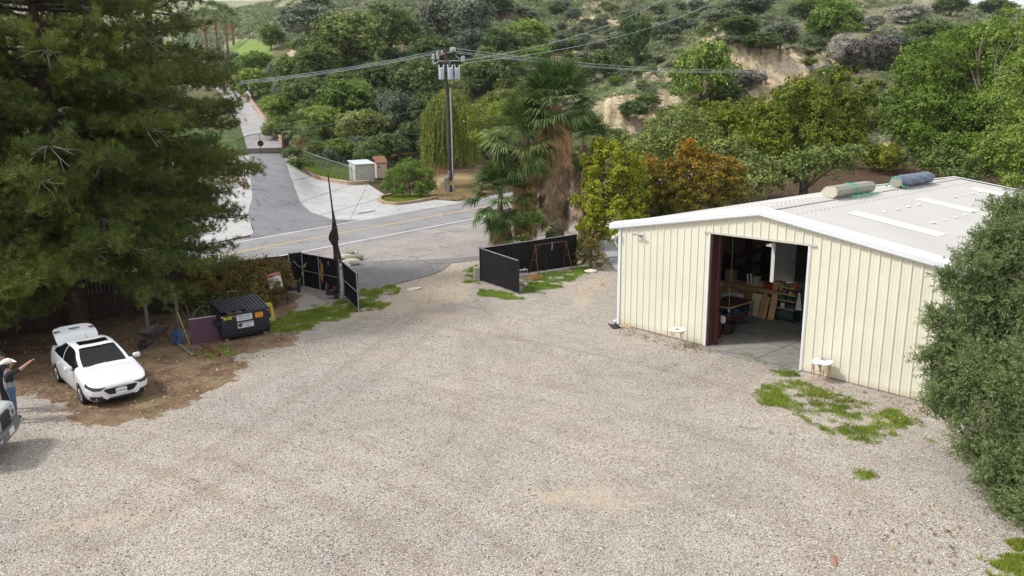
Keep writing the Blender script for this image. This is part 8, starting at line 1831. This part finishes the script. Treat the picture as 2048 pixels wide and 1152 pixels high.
# chain-link fence
pts = [(588, 322), (618, 334), (645, 345), (672, 354), (705, 366)]; W_ = [Vector(hit(u, v)) for u, v in resample(pts, 9)]; b = W_[0]; t = thing('chain_link_fence', 'green-grey chain-link fence above the curving block wall', 'fence', b); FL = M('green_grey_wire', (.16, .22, .19), .6, .3)
for w_ in W_: mb = MB(); mb.tube([w_ - b, w_ - b + Vector((0, 0, 2.0))], .045, 6); mb.build('post', FL, t)
mb = MB(); mb.tube([w_ - b + Vector((0, 0, 1.98)) for w_ in W_], .035, 6); mb.build('top_rail', M('rail_pale', (.30, .38, .36), .5, .4), t)
mb = MB()
for A_, B__ in zip(W_, W_[1:]):
    A2, B2 = A_ - b, B__ - b; ln = (B2 - A2).length; n = int(ln / .16)
    for k in range(-10, n + 1):
        for sg in (0, 1):
            x0, x1 = k / n, (k + 10) / n; z0, z1 = (.05, 1.95) if sg == 0 else (1.95, .05)
            if x0 < 0: z0 = z0 + (z1 - z0) * (0 - x0) / (x1 - x0); x0 = 0
            if x1 > 1: z1 = z0 + (z1 - z0) * (1 - x0) / (x1 - x0) if x1 > x0 else z1; x1 = 1
            if x1 <= x0: continue
            P0 = A2.lerp(B2, x0) + Vector((0, 0, z0)); P1 = A2.lerp(B2, x1) + Vector((0, 0, z1)); e = Vector((0, 0, .009)); mb.add([P0 - e, P1 - e, P1 + e, P0 + e], [(0, 1, 2, 3)])
mb.build('wire_mesh', FL, t)
# sheds
SH = M('aged_white_siding', (.50, .50, .44), .7, var=.08, dirt=((.30, .27, .22), .66))
a, b = Vector(hit(713, 366.5)), Vector(hit(750.5, 366)); w_ = (b - a).xy.length; t = thing('tin_shed', 'small off-white tin shed with a pale lean-to roof beside the apron', 'shed', (a.x, a.y, float(H(a.x, a.y))), math.atan2(b.y - a.y, b.x - a.x) + .05)
dp = 1.9; hf, hr = 2.3, 2.65
mb = MB(); n = int(w_ / .16)
vs = [(0, 0, 0), (w_, 0, 0), (w_, dp, 0), (0, dp, 0), (0, 0, hf), (w_, 0, hf), (w_, dp, hr), (0, dp, hr)]; mb.add(vs, [(0, 1, 5, 4), (1, 2, 6, 5), (2, 3, 7, 6), (3, 0, 4, 7), (4, 5, 6, 7)])
for k in range(n + 1): mb.box((k * w_ / n, -.012, hf / 2), (.035, .024, hf - .02))
mb.build('walls', SH, t); mb = MB(); mb.add([(-.15, -.2, hf - .0), (w_ + .15, -.2, hf), (w_ + .15, dp + .15, hr + .08), (-.15, dp + .15, hr + .08), (-.15, -.2, hf + .07), (w_ + .15, -.2, hf + .07), (w_ + .15, dp + .15, hr + .15), (-.15, dp + .15, hr + .15)], [(3, 2, 1, 0), (4, 5, 6, 7), (0, 1, 5, 4), (1, 2, 6, 5), (2, 3, 7, 6), (3, 0, 4, 7)]); mb.build('roof', M('blue_white_tin', (.56, .62, .66), .45, .1, var=.08), t)
mb = MB(); mb.box((w_ * .55, -.04, 1.02), (w_ * .62, .03, 1.85)); dd = mb.build('door', M('greyish_door', (.44, .45, .42), .7, var=.06), t); mb = MB(); mb.box((w_ * .30, -.07, .95), (.06, .05, .18)); mb.build('handle', M_DKM, dd)
for x in (0, w_): mb = MB(); mb.box((x, -.03, hf / 2), (.09, .05, hf)); mb.build('corner_strip', M_GRY, t)
a, b = Vector(hit(753.5, 361)), Vector(hit(774, 360.5)); w_ = (b - a).xy.length; t = thing('pink_shed', 'narrow pinkish shed with a brown shingle roof right of the tin shed', 'shed', (a.x, a.y + .4, float(H(a.x, a.y)) + .25), math.atan2(b.y - a.y, b.x - a.x))
PK = M('pink_beige_siding', (.56, .44, .38), .75, var=.06); mb = MB(); mb.box((w_ / 2, .7, 1.0), (w_, 1.4, 2.0)); mb.build('walls', PK, t)
mb = MB(); mb.add([(-.12, -.15, 1.95), (w_ + .12, -.15, 1.95), (w_ + .12, 1.0, 2.75), (-.12, 1.0, 2.75), (-.12, 1.55, 1.98), (w_ + .12, 1.55, 1.98), (-.12, -.15, 2.03), (w_ + .12, -.15, 2.03), (w_ + .12, 1.0, 2.84), (-.12, 1.0, 2.84)], [(0, 1, 2, 3), (3, 2, 5, 4), (7, 6, 9, 8), (0, 6, 7, 1), (8, 9, 4, 5), (0, 3, 9, 6), (1, 7, 8, 2), (3, 4, 9), (2, 8, 5)]); mb.build('roof', M('brown_shingles', (.26, .13, .08), .9, var=.3, scale=6), t)
mb = MB(); mb.box((w_ / 2, -.02, .95), (w_ * .75, .03, 1.75)); dd = mb.build('door', PK, t); mb = MB(); mb.T = Matrix.Translation((w_ * .22, -.05, 1.45)) @ Matrix.Rotation(PI / 2, 4, 'X'); mb.lathe([(.06, 0), (.12, 0), (.12, .03), (.06, .03), (.06, 0)], n=14); mb.build('wreath', M_DKM, dd)
for x in (.15, w_ - .15):
    for y in (.15, 1.25): mb = MB(); mb.box((x, y, -.15), (.25, .25, .3)); mb.build('footing', M_DKM, t)
q = un(779, 388); t = thing('waste_bin', 'grey-green wheeled bin half hidden left of the island bush', 'bin', (q[0], q[1] + .3, .05)); mb = MB(); mb.lathe([(.26, 0), (.3, .05), (.36, 1.05), (.38, 1.06)], n=4, rot=Matrix.Rotation(PI / 4, 4, 'Z')); mb.build('bin_body', M('bin_green_grey', (.16, .22, .21), .5), t); mb = MB(); mb.lathe([(.39, 1.06), (.40, 1.12), (.2, 1.18), (0, 1.18)], n=4, rot=Matrix.Rotation(PI / 4, 4, 'Z')); mb.build('lid', M('bin_green_grey2', (.12, .17, .17), .5), t)

# cracked joints of the concrete apron
mbj = MB()
for (u0, v0), (u1, v1) in (((572, 325), (593, 322)), ((585, 362), (632, 352)), ((602, 405), (700, 372)), ((640, 432), (772, 395)), ((700, 440), (735, 370)), ((800, 424), (770, 392))):
    P = [hit(u0 + (u1 - u0) * k / 8, v0 + (v1 - v0) * k / 8) for k in range(9)]; mbj.tube([(p[0], p[1], float(H(p[0], p[1])) + .05) for p in P], .022, 4)
o = mbj.build('concrete_joints', M('joint_dark', (.20, .195, .19), .9)); o.parent = D.objects['concrete_apron']
# ------------------------------------------------------------------ loose stones and fallen leaves
def loose():
    r = np.random.default_rng(91); n = 26000; y = 9 + 22 * r.random(n) ** 1.3; x = (r.random(n) * 1.5 - .75) * (y + 2); ok = np.ones(n, bool)
    s_ = np.cos(BA) * (x - BX) + np.sin(BA) * (y - BY); d_ = -np.sin(BA) * (x - BX) + np.cos(BA) * (y - BY); ok &= ~((s_ > -.1) & (s_ < BW + .1) & (d_ > -.25)); ok &= polydist(x, y, DIRT) < 0; x, y = x[ok], y[ok]; n = len(x)
    rad = r.uniform(.010, .026, n); a = r.uniform(0, 6.3, n); c, s = np.cos(a), np.sin(a); z = .02 + .03 * fbm(x * .5, y * .5, 3)
    base = np.array([(1, 0, 0), (0, 1, 0), (-1, 0, 0), (0, -1, 0), (0, 0, .75), (0, 0, -.6)]); V = np.repeat(base[None], n, 0) * r.uniform(.65, 1.3, (n, 6, 1)); V = np.stack([V[..., 0] * c[:, None] * 1.3 - V[..., 1] * s[:, None], V[..., 0] * s[:, None] * 1.3 + V[..., 1] * c[:, None], V[..., 2]], -1) * rad[:, None, None] + np.stack([x, y, z], 1)[:, None]
    f = np.array([(0, 1, 4), (1, 2, 4), (2, 3, 4), (3, 0, 4), (1, 0, 5), (2, 1, 5), (3, 2, 5), (0, 3, 5)]); Fc = (f[None] + 6 * np.arange(n)[:, None, None]).reshape(-1, 3); T = np.repeat(r.random(n), 8)
    m, nt, out = newmat('loose_stone'); t = N(nt, 'Attribute', attribute_name='tint').outputs['Fac']; pbsdf(nt, out, ramp(nt, t, [(0, (.14, .12, .11)), (.3, (.40, .37, .34)), (.6, (.56, .53, .50)), (.85, (.70, .68, .66)), (1, (.50, .38, .30))]), .9)
    o = npmesh('loose_stones', V.reshape(-1, 3), Fc, m, None, T); tag(o, 'loose stones lying on the gravel in the foreground', 'stones', kind='stuff')
    P = []
    for poly, k in ((((-60, 700), (-60, 780), (300, 830), (480, 740), (560, 690), (590, 640), (300, 640)), 2600), (((1140, 560), (1236, 540), (1240, 600), (1150, 590)), 260), (((930, 520), (1000, 560), (960, 620), (850, 600)), 260), (((1240, 655), (1420, 700), (1410, 712), (1240, 668)), 260), (((1600, 760), (1840, 815), (1830, 850), (1600, 790)), 260), (((1780, 1060), (1990, 980), (2040, 1150), (1800, 1150)), 120), (((760, 540), (930, 530), (900, 600), (700, 640)), 260)):
        g = gp(*poly); X = r.uniform(min(p[0] for p in g), max(p[0] for p in g), k * 3); Y = r.uniform(min(p[1] for p in g), max(p[1] for p in g), k * 3); ok = polydist(X, Y, g) > -.2; P.append(np.stack([X[ok], Y[ok]], 1)[:k])
    P = np.concatenate(P); n = len(P); a = r.uniform(0, 6.3, n); L_ = r.uniform(.025, .06, n); u = np.stack([np.cos(a), np.sin(a), r.normal(size=n) * .3], 1) * L_[:, None]; v = np.stack([-np.sin(a), np.cos(a), r.normal(size=n) * .4], 1) * L_[:, None] * .5; C = np.stack([P[:, 0], P[:, 1], np.full(n, .065)], 1)
    V = np.stack([C - u, C + v, C + u, C - v], 1).reshape(-1, 3); m, nt, out = newmat('fallen_leaf'); t = N(nt, 'Attribute', attribute_name='tint').outputs['Fac']; pbsdf(nt, out, ramp(nt, t, [(0, (.09, .05, .025)), (.5, (.26, .15, .07)), (1, (.45, .32, .16))]), .8)
    o = npmesh('leaf_litter', V, np.arange(n * 4).reshape(-1, 4), m, None, r.random(n)); tag(o, 'fallen brown leaves scattered along the yard edges', 'leaves', kind='stuff')
loose()
# ------------------------------------------------------------------ thin air between the yard and the far slopes
m, nt, out = newmat('haze_air'); pv = nt.nodes.new('ShaderNodeVolumePrincipled'); pv.inputs['Color'].default_value = (.86, .92, 1, 1); pv.inputs['Density'].default_value = .0001; pv.inputs['Anisotropy'].default_value = .2
L(nt, pv.outputs[0], out.inputs['Volume'])
mb = MB(); mb.box((0, 762, 86.4), (12900, 1700, 177.4)); hz = mb.build('haze', m); hz['kind'] = 'stuff'; hz['label'] = 'thin bright haze softening the far hillside'
